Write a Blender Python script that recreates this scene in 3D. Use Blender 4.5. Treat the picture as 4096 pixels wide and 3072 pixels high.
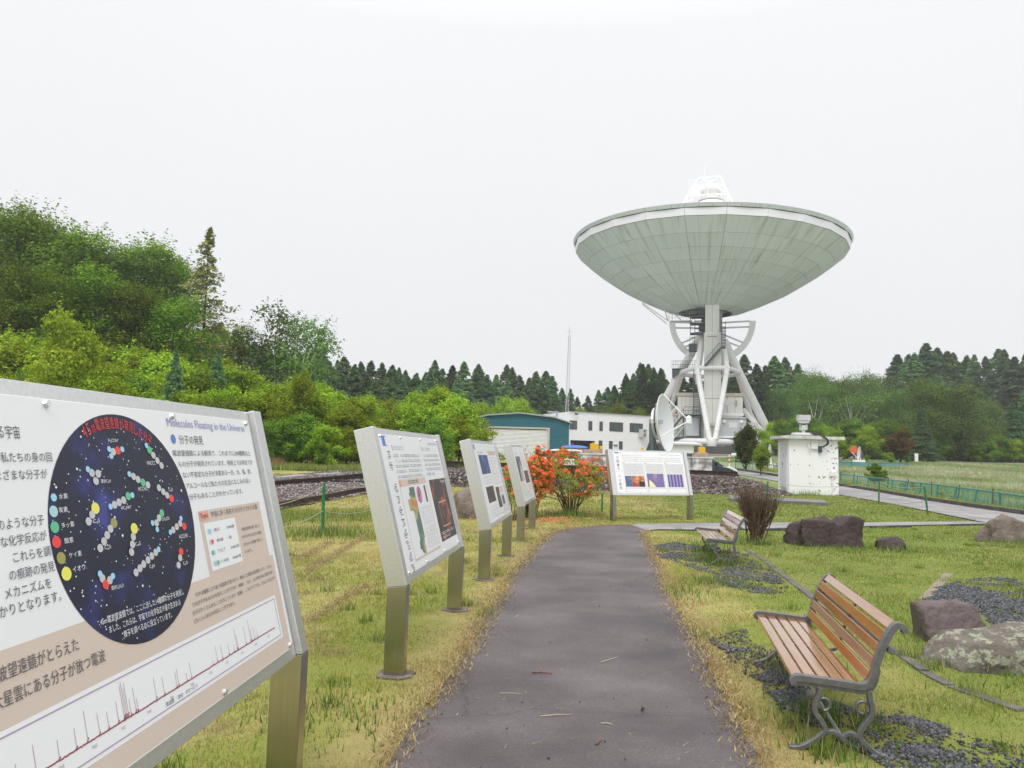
import bpy, math, random
import numpy as np
from mathutils import Vector, Matrix, noise
R_ = math.radians
for o in list(bpy.data.objects): bpy.data.objects.remove(o)
SC = bpy.context.scene
COL = SC.collection

# ------------------------------------------------------------------ camera
F = 3046.93                      # focal length in pixels of the 4096 px wide photograph
PITCH, ROLL = R_(5.18943), R_(1.54793)
_f = Vector((0, math.cos(PITCH), math.sin(PITCH)))
_u0 = Vector((0, -math.sin(PITCH), math.cos(PITCH))); _r0 = Vector((1, 0, 0))
CR = _r0*math.cos(ROLL) + _u0*math.sin(ROLL)
CU = -_r0*math.sin(ROLL) + _u0*math.cos(ROLL)
CF = _f
CPOS = Vector((0, 0, 1.5))
cam_d = bpy.data.cameras.new('camera'); cam = bpy.data.objects.new('camera', cam_d); COL.objects.link(cam)
cam_d.sensor_width = 36; cam_d.lens = F/4096*36; cam_d.clip_start = 0.05; cam_d.clip_end = 3000
m = Matrix.Identity(4)
for i in range(3):
    m[i][0] = CR[i]; m[i][1] = CU[i]; m[i][2] = -CF[i]; m[i][3] = CPOS[i]
cam.matrix_world = m
SC.camera = cam
SC.render.resolution_x = 1024; SC.render.resolution_y = 768

# ------------------------------------------------------------------ world, sun, exposure
SUN_EL, SUN_ROT = R_(58), R_(200)
w = bpy.data.worlds.new('World'); SC.world = w; w.use_nodes = True
nt = w.node_tree; nt.nodes.clear()
out = nt.nodes.new('ShaderNodeOutputWorld'); bg = nt.nodes.new('ShaderNodeBackground')
sky = nt.nodes.new('ShaderNodeTexSky'); sky.sky_type = 'NISHITA'; sky.sun_disc = False
sky.sun_elevation = SUN_EL; sky.sun_rotation = SUN_ROT; sky.dust_density = 4
tc = nt.nodes.new('ShaderNodeTexCoord'); sp = nt.nodes.new('ShaderNodeSeparateXYZ')
ramp = nt.nodes.new('ShaderNodeValToRGB')       # overcast cloud layer: a little brighter towards the zenith
ramp.color_ramp.elements[0].position = 0.0; ramp.color_ramp.elements[0].color = (0.635, 0.645, 0.655, 1)
ramp.color_ramp.elements[1].position = 1.0; ramp.color_ramp.elements[1].color = (1.55, 1.56, 1.58, 1)
e = ramp.color_ramp.elements.new(0.50); e.color = (0.705, 0.716, 0.728, 1)
nz = nt.nodes.new('ShaderNodeTexNoise'); nz.inputs['Scale'].default_value = 2.2; nz.inputs['Detail'].default_value = 3
mulc = nt.nodes.new('ShaderNodeMix'); mulc.data_type = 'RGBA'; mulc.blend_type = 'MULTIPLY'; mulc.inputs[0].default_value = 1
mr = nt.nodes.new('ShaderNodeMapRange'); mr.inputs['To Min'].default_value = 12.4; mr.inputs['To Max'].default_value = 12.9
vm = nt.nodes.new('ShaderNodeVectorMath'); vm.operation = 'SCALE'
mix = nt.nodes.new('ShaderNodeMix'); mix.data_type = 'RGBA'; mix.inputs[0].default_value = 0.96
L = nt.links.new
L(tc.outputs['Generated'], sp.inputs[0]); L(sp.outputs['Z'], ramp.inputs[0]); L(tc.outputs['Generated'], nz.inputs['Vector'])
L(nz.outputs[0], mr.inputs['Value']); L(ramp.outputs[0], vm.inputs[0]); L(mr.outputs[0], vm.inputs['Scale'])
L(sky.outputs[0], mix.inputs['A']); L(vm.outputs[0], mix.inputs['B']); L(mix.outputs['Result'], bg.inputs[0])
bg.inputs[1].default_value = 0.10; L(bg.outputs[0], out.inputs[0])
sd = bpy.data.lights.new('sun', 'SUN'); sun = bpy.data.objects.new('sun', sd); COL.objects.link(sun)
sd.energy = 1.5; sd.angle = R_(25); sd.color = (1, 0.97, 0.92)
sdir = Vector((math.sin(SUN_ROT)*math.cos(SUN_EL), math.cos(SUN_ROT)*math.cos(SUN_EL), math.sin(SUN_EL)))
sun.rotation_euler = sdir.to_track_quat('Z', 'Y').to_euler()
vs = SC.view_settings; vs.view_transform = 'Standard'; vs.look = 'None'; vs.exposure = 0.12; vs.gamma = 1; vs.use_curve_mapping = False

# ------------------------------------------------------------------ measuring helpers (a pixel of the photograph -> a point in the place)
def S(a, b, x):
    t = np.clip((x-a)/(b-a), 0, 1); return t*t*(3-2*t)
def h(x, y):
    """height of the terrain"""
    z = 0.9*S(22, 80, y) + 1.05*S(45, 110, y)*S(14, 34, x) + 0.35*S(24, 34, y)*S(-2, -7, x)
    z = z + 2.5*S(60, 120, y)*S(-20, -60, x)
    return z
def ray(u, v): return CR*((u-2048)/F) + CU*((1536-v)/F) + CF
def A(u, v, y):
    d = ray(u, v); return CPOS + d*(y/d.y)
def G(u, v, off=0.0):
    d = ray(u, v); y = 2.0
    prev = None
    while y < 400:
        p = CPOS + d*(y/d.y); g = p.z - off - float(h(p.x, p.y))
        if g <= 0:
            a, b = y/1.01-0.05, y
            for _ in range(30):
                mid = (a+b)/2; q = CPOS + d*(mid/d.y)
                if q.z - off - float(h(q.x, q.y)) > 0: a = mid
                else: b = mid
            return CPOS + d*(b/d.y)
        y = y*1.01+0.05
    return CPOS + d*(400/d.y)
def XY(u, y):
    """ground point at depth y under pixel column u (taken near the horizon)"""
    d = ray(u, 1813+0.027*(u-2048)); return Vector((d.x*(y/d.y), y, float(h(d.x*(y/d.y), y))))

# ------------------------------------------------------------------ materials
MATS = {}
def mat(name, col, rough=0.7, metal=0.0, var=0.0, scale=5.0, bump=0.0, bscale=None, col2=None, detail=6, spec=None, coat=0, stretch=None, thr=None, bdist=0.01):
    if name in MATS: return MATS[name]
    m = bpy.data.materials.new(name); m.use_nodes = True; nt = m.node_tree; b = nt.nodes['Principled BSDF']
    b.inputs['Roughness'].default_value = rough; b.inputs['Metallic'].default_value = metal
    if spec is not None: b.inputs['Specular IOR Level'].default_value = spec
    if coat: b.inputs['Coat Weight'].default_value = coat; b.inputs['Coat Roughness'].default_value = 0.12
    c = (*col, 1)
    if var or col2:
        tc = nt.nodes.new('ShaderNodeTexCoord'); n = nt.nodes.new('ShaderNodeTexNoise'); n.inputs['Scale'].default_value = scale; n.inputs['Detail'].default_value = detail
        mp = nt.nodes.new('ShaderNodeMapping'); nt.links.new(tc.outputs['Object'], mp.inputs[0]); nt.links.new(mp.outputs[0], n.inputs['Vector'])
        if stretch: mp.inputs['Scale'].default_value = stretch
        r = nt.nodes.new('ShaderNodeValToRGB')
        lo = tuple(max(0, x*(1-var)) for x in col); hi = tuple(min(1, x*(1+var)) for x in col)
        if col2: lo, hi = col, col2
        r.color_ramp.elements[0].color = (*lo, 1); r.color_ramp.elements[1].color = (*hi, 1)
        a, bb = thr or (0.32, 0.68)
        r.color_ramp.elements[0].position = a; r.color_ramp.elements[1].position = bb
        nt.links.new(n.outputs[0], r.inputs[0]); nt.links.new(r.outputs[0], b.inputs['Base Color'])
    else: b.inputs['Base Color'].default_value = c
    if bump:
        tc = nt.nodes.new('ShaderNodeTexCoord'); n = nt.nodes.new('ShaderNodeTexNoise'); n.inputs['Scale'].default_value = bscale or scale*6; n.inputs['Detail'].default_value = 5
        nt.links.new(tc.outputs['Object'], n.inputs['Vector'])
        bp = nt.nodes.new('ShaderNodeBump'); bp.inputs['Strength'].default_value = bump; bp.inputs['Distance'].default_value = bdist
        nt.links.new(n.outputs[0], bp.inputs['Height']); nt.links.new(bp.outputs[0], b.inputs['Normal'])
    MATS[name] = m; return m
def leafmat(name, c1, c2, trans=0.3, objvar=0.35, dead=None):
    """foliage: colour between c1 and c2 by the leaf attribute, shifted per object; some light passes through"""
    if name in MATS: return MATS[name]
    m = bpy.data.materials.new(name); m.use_nodes = True; nt = m.node_tree; nt.nodes.clear()
    o = nt.nodes.new('ShaderNodeOutputMaterial'); at = nt.nodes.new('ShaderNodeAttribute'); at.attribute_name = 'var'
    mx = nt.nodes.new('ShaderNodeMix'); mx.data_type = 'RGBA'; mx.inputs['A'].default_value = (*c1, 1); mx.inputs['B'].default_value = (*c2, 1)
    oi = nt.nodes.new('ShaderNodeObjectInfo'); mrg = nt.nodes.new('ShaderNodeMapRange'); mrg.inputs['To Min'].default_value = 1-objvar; mrg.inputs['To Max'].default_value = 1+objvar
    hs = nt.nodes.new('ShaderNodeHueSaturation'); hr = nt.nodes.new('ShaderNodeMapRange'); hr.inputs['To Min'].default_value = 0.485; hr.inputs['To Max'].default_value = 0.515
    df = nt.nodes.new('ShaderNodeBsdfDiffuse'); tr = nt.nodes.new('ShaderNodeBsdfTranslucent'); ms = nt.nodes.new('ShaderNodeMixShader'); ms.inputs[0].default_value = trans
    l = nt.links.new
    l(at.outputs['Fac'], mx.inputs[0]); l(mx.outputs['Result'], hs.inputs['Color']); l(oi.outputs['Random'], mrg.inputs[0]); l(mrg.outputs[0], hs.inputs['Value'])
    l(oi.outputs['Random'], hr.inputs[0]); l(hr.outputs[0], hs.inputs['Hue'])
    l(hs.outputs[0], df.inputs[0]); l(hs.outputs[0], tr.inputs[0]); l(df.outputs[0], ms.inputs[1]); l(tr.outputs[0], ms.inputs[2]); l(ms.outputs[0], o.inputs[0])
    MATS[name] = m; return m
def vcolmat(name, rough=0.8, trans=0.0, bump=0.0, bscale=60, bdist=0.01, spec=0.3):
    """takes its colour from the 'Col' attribute"""
    if name in MATS: return MATS[name]
    m = bpy.data.materials.new(name); m.use_nodes = True; nt = m.node_tree; b = nt.nodes['Principled BSDF']
    at = nt.nodes.new('ShaderNodeAttribute'); at.attribute_name = 'Col'
    b.inputs['Roughness'].default_value = rough; b.inputs['Specular IOR Level'].default_value = spec
    nt.links.new(at.outputs['Color'], b.inputs['Base Color'])
    if bump:
        tc = nt.nodes.new('ShaderNodeTexCoord'); n = nt.nodes.new('ShaderNodeTexNoise'); n.inputs['Scale'].default_value = bscale; n.inputs['Detail'].default_value = 6
        nt.links.new(tc.outputs['Object'], n.inputs['Vector'])
        bp = nt.nodes.new('ShaderNodeBump'); bp.inputs['Strength'].default_value = bump; bp.inputs['Distance'].default_value = bdist
        nt.links.new(n.outputs[0], bp.inputs['Height']); nt.links.new(bp.outputs[0], b.inputs['Normal'])
    if trans:
        tr = nt.nodes.new('ShaderNodeBsdfTranslucent'); ms = nt.nodes.new('ShaderNodeMixShader'); ms.inputs[0].default_value = trans
        nt.links.new(at.outputs['Color'], tr.inputs[0]); nt.links.new(b.outputs[0], ms.inputs[1]); nt.links.new(tr.outputs[0], ms.inputs[2])
        nt.links.new(ms.outputs[0], nt.nodes['Material Output'].inputs[0])
    MATS[name] = m; return m
def rampmat(name, stops, scale=3, detail=4, rough=0.5, kind='noise', stretch=(1, 1, 1), dist=0):
    """printed picture: noise or waves through a colour ramp"""
    if name in MATS: return MATS[name]
    m = bpy.data.materials.new(name); m.use_nodes = True; nt = m.node_tree; b = nt.nodes['Principled BSDF']; b.inputs['Roughness'].default_value = rough
    tc = nt.nodes.new('ShaderNodeTexCoord'); mp = nt.nodes.new('ShaderNodeMapping'); mp.inputs['Scale'].default_value = stretch
    n = nt.nodes.new('ShaderNodeTexNoise' if kind == 'noise' else 'ShaderNodeTexWave'); n.inputs['Scale'].default_value = scale; n.inputs['Detail'].default_value = detail
    if kind != 'noise': n.inputs['Distortion'].default_value = dist
    r = nt.nodes.new('ShaderNodeValToRGB')
    while len(r.color_ramp.elements) > 1: r.color_ramp.elements.remove(r.color_ramp.elements[-1])
    r.color_ramp.elements[0].position = stops[0][0]; r.color_ramp.elements[0].color = (*stops[0][1], 1)
    for p, c in stops[1:]:
        e = r.color_ramp.elements.new(p); e.color = (*c, 1)
    nt.links.new(tc.outputs['Object'], mp.inputs[0]); nt.links.new(mp.outputs[0], n.inputs['Vector']); nt.links.new(n.outputs[0], r.inputs[0]); nt.links.new(r.outputs[0], b.inputs['Base Color'])
    MATS[name] = m; return m

# ------------------------------------------------------------------ mesh builder
class MB:
    def __init__(s): s.v = []; s.f = []; s.mi = []; s.M = None
    def _add(s, vs, fs, mi=0):
        n = len(s.v)
        if s.M is not None: vs = [s.M @ Vector(p) for p in vs]
        s.v += [tuple(p) for p in vs]; s.f += [tuple(n+i for i in f) for f in fs]; s.mi += [mi]*len(fs); return s
    def box(s, c, d, M=None, mi=0):
        x, y, z = d[0]/2, d[1]/2, d[2]/2; c = Vector(c)
        vs = [Vector((i*x, j*y, k*z)) for k in (-1, 1) for j in (-1, 1) for i in (-1, 1)]
        if M is not None: vs = [M @ p for p in vs]
        return s._add([c+p for p in vs], [(0, 2, 3, 1), (4, 5, 7, 6), (0, 1, 5, 4), (2, 6, 7, 3), (0, 4, 6, 2), (1, 3, 7, 5)], mi)
    def bbox(s, a, b, mi=0):
        return s.box([(a[i]+b[i])/2 for i in range(3)], [abs(b[i]-a[i]) for i in range(3)], mi=mi)
    def beam(s, p0, p1, w, t, up=(0, 0, 1), mi=0):
        p0, p1 = Vector(p0), Vector(p1); d = (p1-p0); ln = d.length; d.normalize(); u = Vector(up)
        if abs(d.dot(u)) > 0.98: u = Vector((0, 1, 0))
        sx = d.cross(u).normalized(); su = sx.cross(d)
        M = Matrix((sx, d, su)).transposed()
        return s.box((p0+p1)/2, (w, ln, t), M, mi)
    def tube(s, pts, r, n=8, caps=True, mi=0, closed=False):
        pts = [Vector(p) for p in pts]; k = len(pts)
        rs = r if isinstance(r, (list, tuple)) else [r]*k
        vs = []; fs = []; prev = None
        for i, p in enumerate(pts):
            if closed: t = pts[(i+1) % k]-pts[i-1]
            else: t = pts[min(i+1, k-1)]-pts[max(i-1, 0)]
            if t.length < 1e-9: t = Vector((0, 0, 1))
            t.normalize()
            if prev is None:
                a = Vector((0, 0, 1)) if abs(t.z) < 0.9 else Vector((1, 0, 0)); nx = t.cross(a).normalized()
            else:
                nx = prev - t*prev.dot(t)
                nx = nx.normalized() if nx.length > 1e-6 else t.orthogonal().normalized()
            prev = nx; ny = t.cross(nx)
            for j in range(n):
                a = 2*math.pi*j/n; vs.append(p + (nx*math.cos(a)+ny*math.sin(a))*rs[i])
        for i in range(k if closed else k-1):
            for j in range(n):
                a, b = i*n+j, i*n+(j+1) % n; c, d = ((i+1) % k)*n+(j+1) % n, ((i+1) % k)*n+j
                fs.append((a, b, c, d))
        if caps and not closed: fs.append(tuple(range(n))[::-1]); fs.append(tuple((k-1)*n+j for j in range(n)))
        return s._add(vs, fs, mi)
    def prism(s, poly, ax, a, b, mi=0):
        """polygon of (p,q) extruded along axis ax ('x': poly in y,z; 'y': poly in x,z; 'z': poly in x,y)"""
        def P(p, t): return {'x': (t, p[0], p[1]), 'y': (p[0], t, p[1]), 'z': (p[0], p[1], t)}[ax]
        n = len(poly); vs = [P(p, a) for p in poly]+[P(p, b) for p in poly]
        fs = [tuple(range(n)), tuple(range(n, 2*n))[::-1]]+[(i, i+n, (i+1) % n+n, (i+1) % n) for i in range(n)]
        return s._add(vs, fs, mi)
    def lathe(s, prof, n=24, c=(0, 0, 0), a0=0, a1=2*math.pi, mi=0):
        full = abs(a1-a0-2*math.pi) < 1e-6; k = n if full else n+1; vs = []; fs = []
        for r, z in prof:
            for j in range(k):
                a = a0+(a1-a0)*j/n; vs.append((c[0]+r*math.cos(a), c[1]+r*math.sin(a), c[2]+z))
        for i in range(len(prof)-1):
            for j in range(n):
                j2 = (j+1) % k; fs.append((i*k+j, i*k+j2, (i+1)*k+j2, (i+1)*k+j))
        return s._add(vs, fs, mi)
    def quad(s, a, b, c, d, mi=0): return s._add([a, b, c, d], [(0, 1, 2, 3)], mi)
    def mesh(s, name, ms):
        me = bpy.data.meshes.new(name); me.from_pydata(s.v, [], s.f); me.validate(clean_customdata=False)
        for m in (ms if isinstance(ms, (list, tuple)) else [ms]): me.materials.append(m)
        if any(s.mi) and len(me.polygons) == len(s.mi): me.polygons.foreach_set('material_index', s.mi)
        me.update(); return me
    def build(s, name, ms, parent=None, smooth=False, bevel=0, fix=True):
        me = s.mesh(name, ms)
        o = bpy.data.objects.new(name, me); COL.objects.link(o)
        if parent is not None: o.parent = parent
        if smooth: shade(me)
        if fix: recalc(me)
        if bevel:
            b = o.modifiers.new('bevel', 'BEVEL'); b.width = bevel; b.segments = 2; b.limit_method = 'ANGLE'; b.angle_limit = R_(40)
        return o
def shade(me, ang=40):
    me.polygons.foreach_set('use_smooth', [True]*len(me.polygons))
    try: me.set_sharp_from_angle(angle=R_(ang))
    except Exception: pass
def recalc(me):
    import bmesh
    if len(me.polygons) > 20000: return
    b = bmesh.new(); b.from_mesh(me); bmesh.ops.recalc_face_normals(b, faces=b.faces); b.to_mesh(me); b.free()
def npmesh(name, verts, faces, m, attrs=None, parent=None, smooth=False):
    """verts (n,3), faces (k,3 or 4) arrays; attrs {name: (n,) or (n,3)} per vertex"""
    me = bpy.data.meshes.new(name); verts = np.ascontiguousarray(verts, np.float32); faces = np.ascontiguousarray(faces, np.int32)
    k, c = faces.shape
    me.vertices.add(len(verts)); me.vertices.foreach_set('co', verts.ravel())
    me.loops.add(k*c); me.loops.foreach_set('vertex_index', faces.ravel())
    me.polygons.add(k); me.polygons.foreach_set('loop_start', np.arange(0, k*c, c, dtype=np.int32)); me.polygons.foreach_set('loop_total', np.full(k, c, np.int32))
    if smooth: me.polygons.foreach_set('use_smooth', np.ones(k, bool))
    for an, av in (attrs or {}).items():
        av = np.asarray(av, np.float32)
        if av.ndim == 1:
            a = me.attributes.new(an, 'FLOAT', 'POINT'); a.data.foreach_set('value', av)
        else:
            a = me.attributes.new(an, 'FLOAT_COLOR', 'POINT'); a.data.foreach_set('color', np.concatenate([av, np.ones((len(av), 1), np.float32)], 1).ravel())
    me.materials.append(m); me.update(calc_edges=True)
    if name is None: return me
    o = bpy.data.objects.new(name, me)
    if parent != 'mesh': COL.objects.link(o)
    if parent is not None and parent != 'mesh': o.parent = parent
    return o
def tag(o, label=None, cat=None, group=None, kind=None):
    if label: o['label'] = label
    if cat: o['category'] = cat
    if group: o['group'] = group
    if kind: o['kind'] = kind
    return o
def thing(name, label, cat, loc=(0, 0, 0), rz=0, group=None):
    o = bpy.data.objects.new(name, None); COL.objects.link(o); o.location = loc; o.rotation_euler = (0, 0, rz); o.empty_display_size = 0.1
    return tag(o, label, cat, group)
def link(name, me, parent=None, M=None):
    o = bpy.data.objects.new(name, me); COL.objects.link(o)
    if parent is not None: o.parent = parent
    if M is not None: o.matrix_local = M
    return o
def copy_tree(o, parent=None):
    c = o.copy(); COL.objects.link(c)
    if parent is not None: c.parent = parent
    for ch in list(o.children): copy_tree(ch, c)
    return c
RS = np.random.RandomState(7)

# numpy value noise
_perm = np.random.RandomState(3).rand(256, 256)
def vnoise(x, y):
    xi = np.floor(x).astype(int); yi = np.floor(y).astype(int); xf = x-xi; yf = y-yi
    u = xf*xf*(3-2*xf); v = yf*yf*(3-2*yf); g = lambda a, b: _perm[a & 255, b & 255]
    return (g(xi, yi)*(1-u)+g(xi+1, yi)*u)*(1-v)+(g(xi, yi+1)*(1-u)+g(xi+1, yi+1)*u)*v
def fbm(x, y, o=4):
    t = 0; a = 0.5; 
    for i in range(o): t = t+a*vnoise(x*2**i+17.3*i, y*2**i+5.1*i); a *= 0.5
    return t/(1-0.5**o)
def inpoly(x, y, poly):
    x = np.asarray(x); y = np.asarray(y); c = np.zeros(x.shape, bool); n = len(poly)
    for i in range(n):
        x0, y0 = poly[i][0], poly[i][1]; x1, y1 = poly[i-1][0], poly[i-1][1]
        t = ((y0 > y) != (y1 > y)) & (x < (x1-x0)*(y-y0)/(y1-y0+1e-12)+x0); c ^= t
    return c

# ------------------------------------------------------------------ layout of paths and beds (ground points)
def GP(pts, off=0): return [G(u, v, off) for u, v in pts]
def rough(pts, amp, step, closed=False, seed=0):
    """subdivide a line on the ground and give it a ragged edge"""
    out = []; n = len(pts)
    for i in range(n if closed else n-1):
        a, b = Vector(pts[i][:2]), Vector(pts[(i+1) % n][:2]); k = max(1, int((b-a).length/step)); d = (b-a).normalized() if (b-a).length > 0 else Vector((1, 0)); nn = Vector((-d.y, d.x))
        for j in range(k):
            p = a.lerp(b, j/k); q = noise.noise(Vector((p.x*3.1, p.y*3.1, seed)))*0.7+noise.noise(Vector((p.x*11, p.y*11, seed+5)))*0.5
            out.append(p+nn*q*amp)
    if not closed: out.append(Vector(pts[-1][:2]))
    return out
PL = GP([(1546, 3072), (1626, 2942), (1691, 2858), (1760, 2790), (1800, 2712), (1860, 2640), (1915, 2540), (1965, 2440), (2020, 2370), (2054, 2300), (2090, 2262), (2140, 2198), (2190, 2150), (2235, 2126), (2331, 2112), (2424, 2105), (2528, 2104)])
PR = GP([(2586, 2126), (2571, 2142), (2600, 2200), (2633, 2278), (2664, 2376), (2725, 2481), (2780, 2560), (2824, 2641), (2861, 2740), (2905, 2810), (3037, 3072)])
PL = [Vector((-1.35, -3.5, 0)), Vector((-1.0, -0.5, 0))]+PL; PR = PR+[Vector((0.8, -0.5, 0)), Vector((0.45, -3.5, 0))]
path_poly = rough(PL, 0.05, 0.12, seed=1)+rough(PR, 0.05, 0.12, seed=2)
CP = GP([(2528, 2104), (2550, 2100), (2700, 2097), (3104, 2094), (3300, 2094), (3495, 2093), (3683, 2091), (3872, 2088)])
CPb = GP([(3990, 2098), (3800, 2102), (3640, 2104), (3479, 2108), (3186, 2116), (3087, 2117), (2808, 2123), (2640, 2122), (2586, 2126)])
cross_poly = rough(CP, 0.04, 0.2, seed=3)+rough(CPb, 0.05, 0.2, seed=4)
RF = GP([(2940, 1880.5), (2994, 1888), (3110, 1907), (3349, 1944), (3520, 1971), (3706, 2004), (3866, 2029), (4096, 2062), (4400, 2110), (4900, 2190)])   # far kerb of the road
RN = GP([(2600, 1882), (2900, 1891), (3100, 1925), (3349, 1980), (3500, 2006), (3589, 2023), (3715, 2048), (3866, 2079), (3915, 2090), (4100, 2115), (4500, 2190), (5000, 2290)])
ROADB = [Vector((9.0, 75, 0))]+[Vector((p.x, p.y, 0)) for p in RF]; ROADN = [Vector((3.0, 75, 0))]+[Vector((p.x, p.y, 0)) for p in RN]
road_poly = ROADB+ROADN[::-1]
grav1 = rough(GP([(2600, 2185), (2700, 2170), (2830, 2190), (2960, 2205), (3020, 2235), (3090, 2290), (3160, 2350), (3110, 2375), (2990, 2372), (2900, 2345), (2860, 2300), (2740, 2265), (2640, 2235)]), 0.12, 0.12, True, 6)
grav2 = rough(GP([(3700, 2400), (3790, 2330), (3960, 2310), (4200, 2330), (4300, 2500), (4150, 2600), (3990, 2520), (3900, 2440)]), 0.12, 0.15, True, 7)
grav3 = rough(GP([(2830, 2560), (2960, 2520), (3110, 2620), (3260, 2780), (3500, 2860), (3640, 2850), (3900, 2960), (4200, 3000), (4300, 3200), (3900, 3200), (3560, 3110), (3380, 2990), (3200, 2900), (3040, 2760)]), 0.14, 0.12, True, 8)
ballast_poly = [(p.x, p.y) for p in GP([(760, 2110), (900, 2080), (1115, 2040), (1300, 2006), (1470, 1976), (1640, 1955), (1770, 1950), (1790, 1900), (1700, 1866), (1480, 1876), (1300, 1890), (1100, 1908), (900, 1934), (700, 1965)])]
stepstone = GP([(2985, 2200), (3060, 2245), (3130, 2300), (3200, 2352), (3260, 2400), (3400, 2500), (3590, 2612), (3700, 2690), (3800, 2745), (4100, 2850)])
pads = []
GTH = 0.50
def gmask(x, y): return .5*fbm(x*1.5, y*1.5)+.5*fbm(x*5+3, y*5, 3)
def gprob(x, y): return np.clip((gmask(x, y)-.465+.10*(np.asarray(x) > 4.3))/.14, 0, 1)**1.3

def lawn_col(x, y):
    """base colours of the ground cover"""
    x = np.asarray(x, float); y = np.asarray(y, float)
    n1 = fbm(x*0.9+3, y*0.9+1); n2 = fbm(x*3.3+9, y*2.6+4); n3 = fbm(x*9+1, y*9+2, 3)
    green = np.array([0.275, 0.315, 0.05]); straw = np.array([0.53, 0.46, 0.175]); deep = np.array([0.19, 0.275, 0.04]); brown = np.array([0.27, 0.20, 0.09])
    d = np.clip((n1-0.45)*3.2+(n2-0.5)*1.6+0.42, 0, 1)
    d = np.clip(d+.16, 0, 1)
    right = S(0.0, 2.5, x-0.12*y-0.6)
    d = d*(1-0.74*right)
    # dry rim along the path
    gr = green[None]*(1-right[:, None])+np.array([[0.185, 0.265, 0.034]])*right[:, None]
    c = gr*(1-d[:, None])+straw[None]*d[:, None]
    g = np.clip((n3-0.52)*4+(n2-0.45)*2, 0, 1)*(0.45+0.4*right)
    c = c*(1-g[:, None])+deep[None]*g[:, None]
    b = np.clip((n2-0.66)*6, 0, 1)*(1-right)*0.8
    c = c*(1-b[:, None])+brown[None]*b[:, None]
    mead = S(27, 33, y)*S(0, 3, x-(13.2+0.0*y)+0) * (x > 0)
    mc = np.array([0.27, 0.335, 0.17])[None]*(0.8+0.45*n2[:, None])+np.array([0.05, 0.02, 0.03])[None]*n1[:, None]
    c = c*(1-mead[:, None])+mc*mead[:, None]
    tg = S(46, 30, np.hypot(x-32, y-126))
    c = c*(1-tg[:, None])+np.array([[0.52, 0.50, 0.47]])*tg[:, None]  # pale gravel round the telescope, put in to bounce light onto the bowl
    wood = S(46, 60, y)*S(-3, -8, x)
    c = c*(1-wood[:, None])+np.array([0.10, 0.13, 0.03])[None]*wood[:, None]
    return c
def edge_dist(x, y, poly_lines):
    d = np.full(x.shape, 9.0)
    for line in poly_lines:
        for i in range(len(line)-1):
            ax, ay = line[i][0], line[i][1]; bx, by = line[i+1][0], line[i+1][1]; L2 = (bx-ax)**2+(by-ay)**2+1e-9
            t = np.clip(((x-ax)*(bx-ax)+(y-ay)*(by-ay))/L2, 0, 1); d = np.minimum(d, np.hypot(x-ax-t*(bx-ax), y-ay-t*(by-ay)))
    return d
def dry_rim(c, x, y):
    d = edge_dist(x, y, [PL, PR]); k = np.clip(1-(d-0.02)/(0.30+0.25*fbm(x*2, y*2)), 0, 1)*0.85
    left = (x < 1.2+0.1*y) * 1.0
    k = k*(0.10+0.90*left)
    s = np.array([0.44, 0.33, 0.15])[None]*(0.75+0.5*fbm(x*14, y*14, 2)[:, None])
    return c*(1-k[:, None])+s*k[:, None]

# ------------------------------------------------------------------ ground
ys = np.concatenate([np.arange(-4, 2.2, 0.4), np.arange(2.2, 9, 0.1), 9*1.022**np.arange(0, 168)])
ys = ys[ys < 300]; ts = np.linspace(-1, 1, 190); ts = np.sign(ts)*np.abs(ts)**1.25
hw = np.maximum(9, ys*1.35+6)
GX = (ts[None, :]*hw[:, None]); GY = np.repeat(ys[:, None], len(ts), 1)
GZ = h(GX, GY)+(fbm(GX*1.3, GY*1.3)-0.5)*0.02*(GY > 2)
nx, ny = len(ts), len(ys)
gv = np.stack([GX.ravel(), GY.ravel(), GZ.ravel()], 1)
ii = np.arange(ny-1)[:, None]*nx+np.arange(nx-1)[None]; ii = ii.ravel()
gf = np.stack([ii, ii+1, ii+nx+1, ii+nx], 1)
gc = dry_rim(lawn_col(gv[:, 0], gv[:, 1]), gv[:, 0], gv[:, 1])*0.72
for g_ in (grav1, grav2, grav3):
    k_ = inpoly(gv[:, 0], gv[:, 1], [(p[0], p[1]) for p in g_]); q_ = gprob(gv[k_, 0], gv[k_, 1])[:, None]; gc[k_] = gc[k_]*(1-q_)+q_*np.array([0.085, 0.088, 0.092])*(.7+.6*fbm(gv[k_, 0]*20, gv[k_, 1]*20, 2))[:, None]
ground = npmesh('ground', gv, gf, vcolmat('turf soil', 0.95, bump=0.9, bscale=28, bdist=0.03), {'Col': gc}, smooth=True)
tag(ground, kind='structure')

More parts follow.
